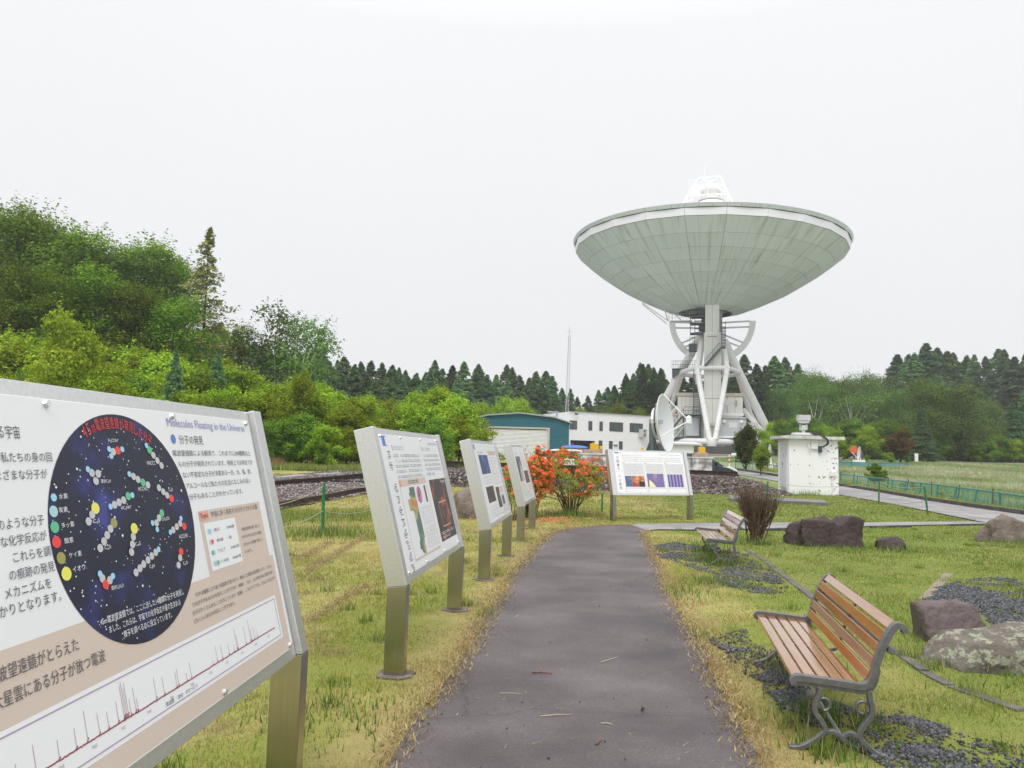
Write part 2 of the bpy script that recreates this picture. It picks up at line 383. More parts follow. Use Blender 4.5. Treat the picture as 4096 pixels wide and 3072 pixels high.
def sheet(name, poly, z, m, kind='structure', colf=None, relief=0):
    """flat polygon laid on the terrain, filled with a grid clipped to the outline"""
    import bmesh
    bm = bmesh.new(); vs = [bm.verts.new((p[0], p[1], float(h(p[0], p[1]))+z)) for p in poly]
    f = bm.faces.new(vs); bmesh.ops.triangulate(bm, faces=[f], ngon_method='EAR_CLIP')
    bmesh.ops.recalc_face_normals(bm, faces=bm.faces)
    if bm.faces and sum(f.normal.z for f in bm.faces) < 0: bmesh.ops.reverse_faces(bm, faces=bm.faces)
    me = bpy.data.meshes.new(name); bm.to_mesh(me); bm.free(); me.materials.append(m)
    o = bpy.data.objects.new(name, me); COL.objects.link(o); tag(o, kind=kind); return o
def asphalt(name, c, c2):
    m = mat(name, c, 0.62, var=0.2, scale=1.1, bump=0.5, bscale=260, bdist=0.004, col2=c2, thr=(0.3, 0.7))
    nt = m.node_tree; b = nt.nodes['Principled BSDF']
    vo = nt.nodes.new('ShaderNodeTexVoronoi'); vo.inputs['Scale'].default_value = 170; tc = nt.nodes.new('ShaderNodeTexCoord'); nt.links.new(tc.outputs['Object'], vo.inputs['Vector'])
    src = b.inputs['Base Color'].links[0].from_socket
    r = nt.nodes.new('ShaderNodeValToRGB'); r.color_ramp.elements[0].color = (0.72, 0.72, 0.74, 1); r.color_ramp.elements[1].color = (1.5, 1.45, 1.45, 1); r.color_ramp.elements[1].position = 1
    mx = nt.nodes.new('ShaderNodeMix'); mx.data_type = 'RGBA'; mx.blend_type = 'MULTIPLY'; mx.inputs[0].default_value = 0.85
    sepc = nt.nodes.new('ShaderNodeSeparateColor'); nt.links.new(vo.outputs['Color'], sepc.inputs[0]); nt.links.new(sepc.outputs[0], r.inputs[0])
    nt.links.new(src, mx.inputs['A']); nt.links.new(r.outputs[0], mx.inputs['B'])
    # old stains and fine cracks
    n2 = nt.nodes.new('ShaderNodeTexNoise'); n2.inputs['Scale'].default_value = .55; n2.inputs['Detail'].default_value = 7; n2.inputs['Roughness'].default_value = .65; r2 = nt.nodes.new('ShaderNodeValToRGB'); r2.color_ramp.elements[0].position = .35; r2.color_ramp.elements[0].color = (.74, .73, .75, 1); r2.color_ramp.elements[1].position = .62; r2.color_ramp.elements[1].color = (1.12, 1.1, 1.08, 1)
    nt.links.new(tc.outputs['Object'], n2.inputs['Vector']); nt.links.new(n2.outputs[0], r2.inputs[0])
    v2 = nt.nodes.new('ShaderNodeTexVoronoi'); v2.feature = 'DISTANCE_TO_EDGE'; v2.inputs['Scale'].default_value = .55; n3 = nt.nodes.new('ShaderNodeTexNoise'); n3.inputs['Scale'].default_value = 2.3; n3.inputs['Detail'].default_value = 6; va = nt.nodes.new('ShaderNodeMix'); va.data_type = 'VECTOR'; va.inputs[0].default_value = .32
    nt.links.new(tc.outputs['Object'], n3.inputs['Vector']); nt.links.new(tc.outputs['Object'], va.inputs['A']); nt.links.new(n3.outputs['Color'], va.inputs['B']); nt.links.new(va.outputs['Result'], v2.inputs['Vector'])
    r3 = nt.nodes.new('ShaderNodeValToRGB'); r3.color_ramp.elements[0].position = .0; r3.color_ramp.elements[0].color = (.62, .62, .62, 1); r3.color_ramp.elements[1].position = .006; r3.color_ramp.elements[1].color = (1, 1, 1, 1); nt.links.new(v2.outputs['Distance'], r3.inputs[0])
    m1 = nt.nodes.new('ShaderNodeMix'); m1.data_type = 'RGBA'; m1.blend_type = 'MULTIPLY'; m1.inputs[0].default_value = 1; m2 = nt.nodes.new('ShaderNodeMix'); m2.data_type = 'RGBA'; m2.blend_type = 'MULTIPLY'; m2.inputs[0].default_value = .8
    nt.links.new(mx.outputs['Result'], m1.inputs['A']); nt.links.new(r2.outputs[0], m1.inputs['B']); nt.links.new(m1.outputs['Result'], m2.inputs['A']); nt.links.new(r3.outputs[0], m2.inputs['B']); nt.links.new(m2.outputs['Result'], b.inputs['Base Color'])
    return m
asph = asphalt('path asphalt', (0.060, 0.048, 0.050), (0.112, 0.098, 0.100))
asph2 = asphalt('road asphalt', (0.21, 0.205, 0.205), (0.27, 0.265, 0.26))
sheet('path', path_poly, 0.022, asph)
sheet('side_path', cross_poly, 0.026, asph2)
# road as a strip that follows the terrain
def strip(name, A_, B_, z, m, n=70):
    def res(line, n):
        d = [0]
        for i in range(1, len(line)): d.append(d[-1]+(Vector(line[i][:2])-Vector(line[i-1][:2])).length)
        o = []
        for k in range(n+1):
            t = d[-1]*k/n; i = max(1, next((j for j in range(1, len(d)) if d[j] >= t-1e-9), len(d)-1)); s_ = (t-d[i-1])/(d[i]-d[i-1]+1e-9)
            o.append(Vector(line[i-1][:2]).lerp(Vector(line[i][:2]), s_))
        return o
    a, b = res(A_, n), res(B_, n); mb = MB()
    for i in range(n):
        for j in range(6):
            q = []
            for (k, l) in ((i, j), (i+1, j), (i+1, j+1), (i, j+1)):
                p = a[k].lerp(b[k], l/6); q.append((p.x, p.y, float(h(p.x, p.y))+z))
            mb.quad(*q)
    o = mb.build(name, m); tag(o, kind='structure'); return o, a, b
strip('road', ROADB, ROADN, 0.035, asph2)
# kerb on the far side of the road
mb = MB(); kz = 0.13
kb = [Vector((p.x, p.y)) for p in ROADB]
for i in range(1, len(kb)-1):
    a, b = kb[i], kb[i+1]; k = max(1, int((b-a).length/1.0))
    for j in range(k):
        p, q = a.lerp(b, j/k), a.lerp(b, (j+0.985)/k)
        mb.beam((p.x, p.y, float(h(p.x, p.y))+kz/2), (q.x, q.y, float(h(q.x, q.y))+kz/2), 0.16, kz+0.06)
tag(mb.build('kerb', mat('old kerb concrete', (0.075, 0.068, 0.06), 0.9, var=0.4, scale=4, bump=0.4)), kind='structure')
gm = mat('gravel bed', (0.085, 0.09, 0.10), 0.9, var=0.5, scale=40, bump=1.0, bscale=90, bdist=0.02, col2=(0.20, 0.21, 0.225))
bm_ = mat('ballast bed', (0.15, 0.135, 0.125), 0.95, var=0.4, scale=9, bump=1.0, bscale=25, bdist=0.04, col2=(0.30, 0.275, 0.25))
mb = MB()
N = 46
bp = [Vector(p) for p in ballast_poly]
xs = np.linspace(-26, -2, 120); yy = np.linspace(13, 48, 160)
for i in range(len(xs)-1):
    for j in range(len(yy)-1):
        if inpoly(np.array([(xs[i]+xs[i+1])/2]), np.array([(yy[j]+yy[j+1])/2]), ballast_poly)[0]:
            mb.quad(*[(a, b, float(h(a, b))+0.03) for a, b in ((xs[i], yy[j]), (xs[i+1], yy[j]), (xs[i+1], yy[j+1]), (xs[i], yy[j+1]))])
tag(mb.build('ballast_bed', bm_), kind='structure')

# gravel embankment that carries the rail end
EMB_Y = 32.5
def emb(x, y):
    """height of the embankment surface above z=0"""
    top = 0.70*S(12.3, 9.4, x)*S(-6.5, -3.6, x)
    k = S(31.0, 32.15, y)*S(38.5, 36.6, y)
    return top*k + (vnoise(x*2.2, y*2.2)-0.5)*0.10*k - 0.05*(1-k)
ex = np.linspace(-7, 12.8, 160); ey = np.linspace(30.6, 39, 60)
EX, EY = np.meshgrid(ex, ey); EZ = np.maximum(emb(EX, EY), -0.2)
ev = np.stack([EX.ravel(), EY.ravel(), EZ.ravel()], 1); ii = (np.arange(59)[:, None]*160+np.arange(159)[None]).ravel()
eo = npmesh('gravel_embankment', ev, np.stack([ii, ii+1, ii+161, ii+160], 1), mat('embankment ballast', (0.03, 0.027, 0.026), 0.95, scale=8, bump=1.0, bscale=22, bdist=0.05, col2=(0.09, 0.078, 0.072)), smooth=True)
tag(eo, kind='structure')

# ------------------------------------------------------------------ loose stones (ballast and chippings), real geometry
def stones(name, pts, size, cols, m, flat=0.7, seed=1):
    rs = np.random.RandomState(seed); n = len(pts)
    base = np.array([(1, 0, 0), (-1, 0, 0), (0, 1, 0), (0, -1, 0), (0, 0, 1), (0, 0, -1)], float)
    fc = np.array([(0, 2, 4), (2, 1, 4), (1, 3, 4), (3, 0, 4), (2, 0, 5), (1, 2, 5), (3, 1, 5), (0, 3, 5)])
    V = base[None]*(0.75+0.5*rs.rand(n, 6, 1)) + rs.normal(0, 0.22, (n, 6, 3))
    s_ = size*(0.55+0.9*rs.rand(n, 1, 1)**1.5); V = V*s_*np.array([1, 1, flat])
    a = rs.rand(n)*6.283; b = rs.normal(0, 0.5, n); ca, sa, cb, sb = np.cos(a), np.sin(a), np.cos(b), np.sin(b)
    X = V[..., 0]; Y = V[..., 1]*cb[:, None]-V[..., 2]*sb[:, None]; Z = V[..., 1]*sb[:, None]+V[..., 2]*cb[:, None]
    V = np.stack([X*ca[:, None]-Y*sa[:, None], X*sa[:, None]+Y*ca[:, None], Z], -1)+np.asarray(pts)[:, None]
    Fc = (fc[None]+6*np.arange(n)[:, None, None]).reshape(-1, 3)
    ci = rs.randint(0, len(cols), n); c = np.asarray(cols)[ci]*(0.7+0.6*rs.rand(n, 1))
    o = npmesh(name, V.reshape(-1, 3), Fc, m, {'Col': np.repeat(c, 6, 0)})
    tag(o, kind='stuff'); return o
stone_m = vcolmat('stone chips', 0.8, spec=0.4)
rs = np.random.RandomState(11)
n = 26000; x = rs.uniform(-5.5, 12.4, n); y = 30.95+1.5*rs.rand(n)**0.9
z = emb(x, y); k = (z > 0.02)
P = np.stack([x, y, z+0.015], 1)[k]
stones('ballast', P, 0.070, [(0.07, 0.052, 0.05), (0.10, 0.083, 0.08), (0.15, 0.12, 0.11), (0.055, 0.05, 0.055), (0.30, 0.25, 0.22), (0.13, 0.09, 0.08)], stone_m, seed=2)
n = 9000; x = rs.uniform(-3.5, 11, n); y = rs.uniform(32.4, 36, n); P = np.stack([x, y, emb(x, y)+0.015], 1)
stones('ballast', P, 0.05, [(0.12, 0.09, 0.08), (0.2, 0.165, 0.15)], stone_m, seed=3)
n = 60000; x = rs.uniform(-16, -2.5, n); y = 14+28*rs.rand(n)**1.5; k = inpoly(x, y, ballast_poly); x, y = x[k], y[k]
stones('ballast', np.stack([x, y, h(x, y)+0.04], 1), 0.042, [(0.12, 0.10, 0.095), (0.20, 0.17, 0.16), (0.36, 0.32, 0.30), (0.15, 0.12, 0.115), (0.08, 0.068, 0.068)], stone_m, seed=4)
for poly, nn, sz in ((grav1, 16000, 0.013), (grav2, 16000, 0.014), (grav3, 30000, 0.011)):
    xa = [p[0] for p in poly]; ya = [p[1] for p in poly]
    x = rs.uniform(min(xa), max(xa), nn*2); y = rs.uniform(min(ya), max(ya), nn*2); k = inpoly(x, y, poly) & (rs.rand(len(x)) < gprob(x, y)+.06); x, y = x[k][:nn], y[k][:nn]
    stones('gravel', np.stack([x, y, np.full(len(x), 0.008)], 1), sz, [(0.06, 0.064, 0.075), (0.09, 0.095, 0.108), (0.15, 0.155, 0.17), (0.04, 0.043, 0.048), (0.11, 0.105, 0.10)], stone_m, seed=int(nn/7+sz*1000))
# ------------------------------------------------------------------ rails
rail_m = mat('rusty rail steel', (0.055, 0.035, 0.028), 0.55, metal=0.3, var=0.4, scale=6, bump=0.3)
def rail(pts, hh, label, ww=0.07):
    """flat-bottomed rail: head, web and foot along a line of points (top of rail)"""
    mb = MB()
    prof = [(-.5, 0), (.5, 0), (.5, -.22), (.14, -.3), (.14, -.82), (.85, -.92), (.85, -1), (-.85, -1), (-.85, -.92), (-.14, -.82), (-.14, -.3), (-.5, -.22)]
    vs = []; fs = []; n = len(prof); k = len(pts)
    for i, p in enumerate(pts):
        t = (pts[min(i+1, k-1)]-pts[max(i-1, 0)]); t.z = 0; t.normalize(); s_ = Vector((t.y, -t.x, 0))
        for a, b in prof: vs.append(p+s_*a*ww+Vector((0, 0, b*hh)))
    for i in range(k-1):
        for j in range(n): fs.append((i*n+j, i*n+(j+1) % n, (i+1)*n+(j+1) % n, (i+1)*n+j))
    fs.append(tuple(range(n))[::-1]); fs.append(tuple((k-1)*n+j for j in range(n)))
    mb._add(vs, fs); return tag(mb.build('rail', rail_m), label, 'rail', 'rails of the antenna track')
def curve(pts, n=24):
    out = []
    for i in range(len(pts)-1):
        p0, p1, p2, p3 = pts[max(i-1, 0)], pts[i], pts[i+1], pts[min(i+2, len(pts)-1)]
        for k in range(n//(len(pts)-1)+1):
            t = k/(n//(len(pts)-1)+1)
            out.append(0.5*((2*p1)+(p2-p0)*t+(2*p0-5*p1+4*p2-p3)*t*t+(3*p1-p0-3*p2+p3)*t**3))
    out.append(pts[-1]); return out
rail(curve([G(820, 2070, .19), G(1110, 2008, .19), G(1300, 1977, .19), G(1465, 1947, .19), G(1640, 1928, .19)]), 0.18, 'rusty rail nearest the rope fence, half sunk in pale ballast')
rail(curve([G(820, 1960, .23), G(1100, 1923, .23), G(1300, 1907, .23), G(1480, 1890, .23), G(1640, 1875, .23)]), 0.22, 'rusty rail along the far edge of the ballast, before the green bushes')
rail(curve([A(1560, 1856, 33.6), A(1800, 1845, 33), A(2020, 1851, 32.8), A(2500, 1869, 32.6), A(2760, 1879.5, 32.5), A(2949, 1886, 32.4)]), 0.19, 'dark brown rail on top of the gravel embankment, ending beside the white shed', 0.085)
mb = MB()
for a, b in (((1270, 1922), (1640, 1934)), ((1400, 1910), (1600, 1916))): mb.beam(G(*a, .1), G(*b, .1), 0.05, 0.07)
tag(mb.build('tie_rods', rail_m), 'thin rusty tie rods lying between the two rails', 'rod')
mb = MB()
for a, b in (((1120, 1912), (1220, 1903)), ((1270, 1900), (1360, 1896))): mb.beam(G(*a, .05), G(*b, .05), 0.5, 0.10)
tag(mb.build('cable_trough', mat('pale trough concrete', (0.33, 0.32, 0.30), 0.9, var=0.2, scale=3)), 'pale concrete trough lids behind the far rail', 'trough')

# ------------------------------------------------------------------ information signs
SW_, SD_, SHK, SL_, STH, SWID = 0.087, 0.137, 0.597, 1.1006, R_(14.905), 2.2577
steel = mat('brushed stainless steel', (0.47, 0.465, 0.44), 0.20, metal=1.0, var=0.07, scale=3, stretch=(60, 60, 1.2), detail=3)
steel2 = mat('frame and sky-lit post steel', (0.72, 0.72, 0.71), 0.34, metal=0.9, var=0.05, scale=60, bump=0.15, bscale=120, bdist=0.002)  # on upper posts the paler colour stands for sky reflected in the same steel
board_m = mat('white printed board', (0.83, 0.84, 0.86), 0.28, spec=0.4)
navy = rampmat('starry print', [(0.0, (0.006, 0.007, 0.018)), (0.52, (0.008, 0.010, 0.035)), (0.62, (0.016, 0.022, 0.11)), (0.74, (0.05, 0.06, 0.30)), (1, (0.2, 0.22, 0.55))], 7, 5, 0.45)
tan = mat('tan print', (0.66, 0.55, 0.47), 0.4); salmon = mat('salmon print', (0.78, 0.36, 0.28), 0.4); blackish = mat('dark grey print', (0.10, 0.10, 0.12), 0.5)
greyp = mat('grey print', (0.42, 0.42, 0.45), 0.5); lightp = mat('pale grey print', (0.62, 0.62, 0.64), 0.5); whitep = mat('white print', (0.85, 0.86, 0.88), 0.4)
lilac = mat('lilac title print', (0.30, 0.31, 0.55), 0.4); bluep = mat('blue print', (0.10, 0.21, 0.62), 0.4); redp = mat('red print', (0.72, 0.045, 0.05), 0.4)
purple = mat('purple line print', (0.42, 0.33, 0.45), 0.4); darkred = mat('dark red line print', (0.33, 0.06, 0.10), 0.4)
atomc = {'l': mat('pale blue print', (0.35, 0.66, 0.85), 0.4), 't': mat('teal print', (0.42, 0.66, 0.68), 0.4), 'g': mat('green print', (0.12, 0.52, 0.28), 0.4), 'r': mat('bright red print', (0.85, 0.06, 0.05), 0.4),
         'o': mat('olive print', (0.36, 0.34, 0.08), 0.4), 'y': mat('yellow print', (0.83, 0.80, 0.13), 0.4), 'w': mat('silver print', (0.56, 0.56, 0.57), 0.4)}
SG = {'S1': (-1.01323, 1.26409, 86.636), 'S2': (-.66749, 5.19833, 83.569), 'S3': (-.20564, 9.11741, 83.296), 'S4': (.28136, 13.27634, 83.141), 'S7': (2.41406, 17.81398, 23.492)}
REC = 0.03
class Sign:
    """local frame: x along the board, y away from the reader, z up; board point (u, s, lift)"""
    def __init__(s, key, label):
        x, y, a = SG[key]; s.a = R_(a)
        s.root = thing('information_sign', label, 'sign', (x, y, 0), s.a, 'tilted information signs along the path')
        s.U = Vector((math.cos(s.a), math.sin(s.a), 0)); s.N = Vector((math.sin(s.a), -math.cos(s.a), 0))
        s.t = -math.sin(STH)*s.N+math.cos(STH)*Vector((0, 0, 1)); s.nf = math.cos(STH)*s.N+math.sin(STH)*Vector((0, 0, 1)); s.O = Vector((x, y, SHK))
        th = STH; D = SD_; mt = D*math.tan(th/2)
        top = (SL_*math.sin(th), SHK+SL_*math.cos(th)); tb = (top[0]+D*math.cos(th), top[1]-D*math.sin(th))
        for u0 in (0, SWID-SW_):
            mb = MB().prism([(0, -0.05), (D, -0.05), (D, SHK-mt), (0, SHK)], 'x', u0, u0+SW_)
            p = mb.build('post', steel, s.root, bevel=0.003)
            mb = MB().prism([(0, SHK+.0015), (D, SHK-mt+.0015), tb, top], 'x', u0, u0+SW_)
            mb.build('upper_post', steel2, p, bevel=0.003)
        # frame tray: four bars and a back sheet
        W0, W1 = SW_+0.003, SWID-SW_-0.003
        mb = MB()
        for (a, b) in (((W0, 1.052), (W1, 1.100)), ((W0, 0.0), (W1, 0.052))): s.slab(mb, a[0], a[1], b[0], b[1], -0.005, 0.06)
        for (a, b) in (((W0, 0.0521), (0.155, 1.0519)), ((2.135, 0.0521), (W1, 1.0519))): s.slab(mb, a[0], a[1], b[0], b[1], -0.005, 0.06)
        s.frame = mb.build('frame', steel2, s.root, bevel=0.002)
        mb = MB(); s.slab(mb, 0.12, 0.03, 2.15, 1.07, 0.02, 0.045); mb.build('back_sheet', steel2, s.root)
        mb = MB(); s.slab(mb, 0.150, 0.047, 2.140, 1.057, -0.010, 0.004); s.board = mb.build('board', board_m, s.root, bevel=0.002)
        for u in (0.19, 0.77, 1.45, 2.10):
            for v in (0.063, 1.041):
                mb = MB(); c0 = s.lp(u, v, 0.010); c1 = s.lp(u, v, 0.021); mb.tube([c0, c1], [0.012, 0.009], 10); mb.build('screw', steel2, s.board, fix=False)
        s.parts = {}
        pads.append([( (s.O+s.U*(u0+SW_/2)-s.N*SD_/2).xy, ) for u0 in (0, SWID-SW_)])
    def lp(s, u, v, lift=0):
        """board coordinates -> sign-local point; lift above the board plane (towards the reader)"""
        return Vector((u, (v*math.sin(STH))+(REC-lift)*math.cos(STH), SHK+v*math.cos(STH)-(REC-lift)*math.sin(STH)))
    def slab(s, mb, u0, v0, u1, v1, front, back):
        """slab from 'front' (negative = proud of the board plane) to 'back' behind it"""
        c = [s.lp(u, v, -f) for f in (front, back) for (u, v) in ((u0, v0), (u1, v0), (u1, v1), (u0, v1))]
        mb._add(c, [(0, 1, 2, 3), (7, 6, 5, 4), (0, 4, 5, 1), (1, 5, 6, 2), (2, 6, 7, 3), (3, 7, 4, 0)])
    def px(s, u, v):
        d = ray(u, v); O = s.O-s.nf*REC; k = (O-CPOS).dot(s.nf)/d.dot(s.nf); X = CPOS+d*k-O
        return X.dot(s.U), X.dot(s.t)
    def poly(s, name, pts, m, lift=0.0105, parent=None):
        mb = MB(); c = [s.lp(u, v, lift) for u, v in pts]; mb._add(c, [tuple(range(len(c)))]); return mb.build(name, m, parent or s.board, fix=False)
    def rect(s, name, u0, v0, u1, v1, m, lift=0.0105): return s.poly(name, [(u0, v0), (u1, v0), (u1, v1), (u0, v1)], m, lift)
    def disc(s, name, u, v, r, m, lift=0.012, n=20, ry=None): return s.poly(name, [(u+r*math.cos(6.28318*i/n), v+(ry or r)*math.sin(6.28318*i/n)) for i in range(n)], m, lift)
    def bars(s, name, rows, m, lift=0.0112, seed=0, cw=0.014):
        """rows of print too small to read from here: uneven marks"""
        r = random.Random(seed); mb = MB()
        for (u0, v0, u1, hh) in rows:
            u = u0
            while u < u1-cw*0.5:
                k = r.random()
                if k > 0.10:
                    wd = cw*r.uniform(0.55, 0.92); c = [s.lp(*q, lift) for q in ((u, v0+hh*.1), (u+wd, v0+hh*.1), (u+wd, v0+hh*.28), (u, v0+hh*.28))]; mb._add(c, [(0, 1, 2, 3)])
                    if r.random() > .35:
                        c = [s.lp(*q, lift) for q in ((u, v0+hh*.7), (u+wd, v0+hh*.7), (u+wd, v0+hh*.88), (u, v0+hh*.88))]; mb._add(c, [(0, 1, 2, 3)])
                    a = u+wd*r.uniform(0.1, .8); c = [s.lp(*q, lift) for q in ((a, v0), (a+wd*.22, v0), (a+wd*.22, v0+hh), (a, v0+hh))]; mb._add(c, [(0, 1, 2, 3)])
                u += cw
        o = mb.build(name, m, s.board, fix=False); return tag(o, kind='stuff')
TEXTS = []   # (sign, string, u0, v0, u1, v1, material key, angle)
def T(s, txt, u0, v0, u1, hh, m, ang=0.0, name='lettering'): TEXTS.append((s, txt, u0, v0, u1, hh, m, ang, name))
def flush_texts():
    obs = []
    for t in TEXTS:
        c = bpy.data.curves.new('t', 'FONT'); c.body = t[1]; c.size = 1; c.resolution_u = 2; o = bpy.data.objects.new('t', c); COL.objects.link(o); obs.append(o)
    dg = bpy.context.evaluated_depsgraph_get(); dg.update(); groups = {}
    for t, o in zip(TEXTS, obs):
        me = bpy.data.meshes.new_from_object(o.evaluated_get(dg)); n = len(me.vertices)
        if n == 0: continue
        co = np.empty(n*3, np.float32); me.vertices.foreach_get('co', co); co = co.reshape(-1, 3)
        fs = [tuple(p.vertices) for p in me.polygons]
        s, txt, u0, v0, u1, hh, m, ang, name = t
        x0, x1 = co[:, 0].min(), co[:, 0].max(); y0, y1 = co[:, 1].min(), co[:, 1].max()
        sx = (u1-u0)/(x1-x0) if u1 is not None else hh/(y1-y0); sy = hh/(max(y1-y0, 0.7))
        U = (co[:, 0]-x0)*sx; V = (co[:, 1]-y0)*sy
        if ang: U, V = U*math.cos(ang)-V*math.sin(ang), U*math.sin(ang)+V*math.cos(ang)
        g = groups.setdefault((id(s), m.name, name), (s, m, name, [], []))
        b = len(g[3]); g[3].extend([s.lp(u0+a, v0+c_, 0.0125) for a, c_ in zip(U.tolist(), V.tolist())]); g[4].extend([tuple(b+i for i in f) for f in fs])
        bpy.data.meshes.remove(me)
    for o in obs:
        c = o.data; bpy.data.objects.remove(o); bpy.data.curves.remove(c)
    for s, m, name, vs, fs in groups.values():
        mb = MB(); mb._add(vs, fs); tag(mb.build(name, m, s.board, fix=False), kind='stuff')

# --- the big sign in the left foreground
s1 = Sign('S1', 'largest tilted sign in the left corner, with a round starry chart of molecules')
Z4 = lambda x, y: s1.px(150+x/3.403, 1640+y/3.403)
Z5 = lambda x, y: s1.px(150+x/3.403, 2000+y/3.403)
Z1 = lambda x, y: s1.px(x/1.769, 1450+y/1.769)
Z2 = lambda x, y: s1.px(x/1.769, 2250+y/1.769)
s1.rect('tan_field', 0.155, 0.052, 2.115, 0.455, tan, 0.0102)
s1.poly('white_field', [(0.156, 0.456), (1.36, 0.456), (1.36, 0.437), (2.114, 0.337), (2.114, 0.46), (0.156, 0.46)], whitep, 0.0104) if False else None
s1.rect('graph_panel', 0.16, 0.112, 2.05, 0.290, whitep, 0.0106)
EL = lambda t, k=1.0: Z1(835+k*525*math.cos(t), 1186+k*(116*math.cos(t)+806*math.sin(t)))
s1.poly('star_chart', [EL(-6.28318*i/64) for i in range(64)], navy, 0.0112)
star_mb = MB(); r_ = random.Random(4)
for i in range(230):
    a, rr = r_.uniform(0, 6.283), math.sqrt(r_.random())*0.97; u, v = EL(a, rr); q = r_.uniform(0.0012, 0.0032)*(1.8 if r_.random() < .06 else 1)
    star_mb._add([s1.lp(u+dx*q, v+dy*q, 0.0117) for dx, dy in ((-1, 0), (0, -1), (1, 0), (0, 1))], [(0, 1, 2, 3)])
tag(star_mb.build('printed_stars', whitep, s1.board, fix=False), kind='stuff')
atoms4 = dict(l=[(922, 545), (950, 640), (1100, 548), (1430, 495), (630, 820), (1197, 885), (1237, 1172)], w=[(980, 580), (1528, 628), (1582, 700), (1637, 768), (685, 870), (770, 880), (737, 980), (1252, 918), (1318, 958), (1452, 1032), (1602, 1072), (1660, 1125), (1717, 1172)], r=[(1042, 563), (1775, 1215)], g=[(1475, 555), (1385, 998), (1180, 1185)])
atoms5 = dict(l=[(940, 103), (1515, 325), (1577, 412), (1903, 262), (1760, 450), (1597, 683), (790, 1020), (965, 1050)], w=[(1120, 15), (1055, 45), (992, 78), (682, 215), (638, 305), (937, 405), (890, 492), (845, 578), (797, 668), (1250, 515), (1237, 618), (1223, 722), (1605, 255), (1570, 325), (1893, 330), (1845, 375), (1800, 418), (1557, 725), (1502, 775), (1448, 830), (1393, 885), (1340, 942), (1285, 1000), (1890, 800), (1872, 898), (825, 1080), (925, 1105)], r=[(1950, 370), (1905, 715), (868, 1165)], y=[(732, 125), (1263, 400)], o=[(985, 325)], g=[(1643, 190)])
rad = dict(l=0.0105, w=0.0135, r=0.015, g=0.0145, y=0.019, o=0.017)
for Zf, at in ((Z4, atoms4), (Z5, atoms5)):
    for k_, ps in at.items():
        for i_, p in enumerate(ps):
            u, v = Zf(*p); s1.disc('atom', u, v, rad[k_]*1.0, atomc[k_], 0.0125+0.0003*(i_ % 4), 14, rad[k_]*0.88)
for k_, p, r0, tx, tp in (('l', (160, -20), .012, '水素', (240, -5)), ('t', (158, 170), .017, '炭素', (240, 180)), ('g', (173, 385), .017, 'チッ素', (275, 390)), ('r', (197, 587), .0175, '酸素', (318, 600)), ('o', (260, 805), .0175, 'ケイ素', (378, 800)), ('y', (333, 1018), .020, 'イオウ', (430, 990))):
    u, v = Z5(*p); s1.disc('legend_dot', u, v, r0, atomc[k_], 0.0125, 18, r0*.9); u2, v2 = Z5(tp[0]-5, tp[1]+10); T(s1, tx, u2, v2, u2+0.0165*len(tx)+.004, 0.015, whitep)
for tx, (x0, y0), (x1, y1), Zf in (('H₂COH⁺', (915, 455), (1055, 450), Z4), ('HNCCC', (1445, 760), (1560, 755), Z4), ('環状C₃H', (812, 1015), (945, 1005), Z4), ('HCCNC', (1325, 1115), (1450, 1105), Z4), ('C₃O', (1740, 1125), (1800, 1120), Z4), ('HC₃NH⁺', (1090, 155), (1232, 140), Z5), ('C₂S', (710, 340), (795, 330), Z5), ('C₄Si', (862, 698), (950, 690), Z5), ('C₃S', (1280, 648), (1357, 640), Z5), ('CH₂CN', (1650, 305), (1750, 298), Z5), ('HCCCHO', (1888, 540), (2005, 530), Z5), ('C₆H', (1478, 955), (1548, 948), Z5), ('C₂O', (1940, 905), (2005, 895), Z5), ('環状C₂H₄O', (955, 1250), (1125, 1225), Z5)):
    a, b = Zf(x0, y0), Zf(x1, y1); T(s1, tx, a[0], a[1], b[0], 0.013, whitep)
# red title on the arc
arc = '45m電波望遠鏡が発見した分子'
for i, ch in enumerate(arc):
    n_ = len(arc); a = R_(-125+(125-63)*(i+0.5)/n_); u, v = EL(a, .875); u2, v2 = EL(a+.02, .875); q = math.atan2(v2-v, u2-u); ww_ = .016 if i < 3 else .0225; T(s1, ch, u-ww_*.5*math.cos(q), v-ww_*.5*math.sin(q), u+ww_*.5-(ww_*.5*math.cos(q)-ww_*.5), 0.036, redp, q)
for tx, a, b in (('45m電波望遠鏡では、ここに示した14種類の分子を発見し', (680, 440), (1280, 245)), ('ました。これらは、宇宙での化学反応や星の生まれる', (745, 497), (1255, 315)), ('様子を調べるのに役立っています。', (848, 528), (1195, 408))):
    p, q = Z2(*a), Z2(*b); vv = (p[1]+q[1])/2; T(s1, tx, p[0], vv, q[0], 0.020, whitep)
T(s1, 'Molecules Floating in the Universe', 1.405, 0.994, 2.075, 0.040, lilac, name='english_title')
s1.disc('blue_bullet', 1.430, 0.958, 0.017, bluep, 0.0115, 20); T(s1, '分子の発見', 1.47, 0.940, 1.655, 0.034, blackish)
for i, (tx, a, b, v) in enumerate((('電波望遠鏡による観測で、これまでに200種類以上', 1.405, 2.085, .896), ('もの分子が発見されています。地球上では存在でき', 1.43, 2.088, .856), ('ない不安定な分子が多数ある一方、水、塩、酢、', 1.447, 2.06, .816), ('アルコールなど私たちの生活になじみの深い', 1.455, 2.03, .776), ('分子もあることがわかっています。', 1.463, 1.93, .736))): T(s1, tx, a, v, b, 0.022, blackish)
s1.rect('topic_box', 1.508, 0.450, 2.078, 0.692, tan, 0.0106); s1.rect('topic_table', 1.532, 0.470, 1.803, 0.645, whitep, 0.0113)
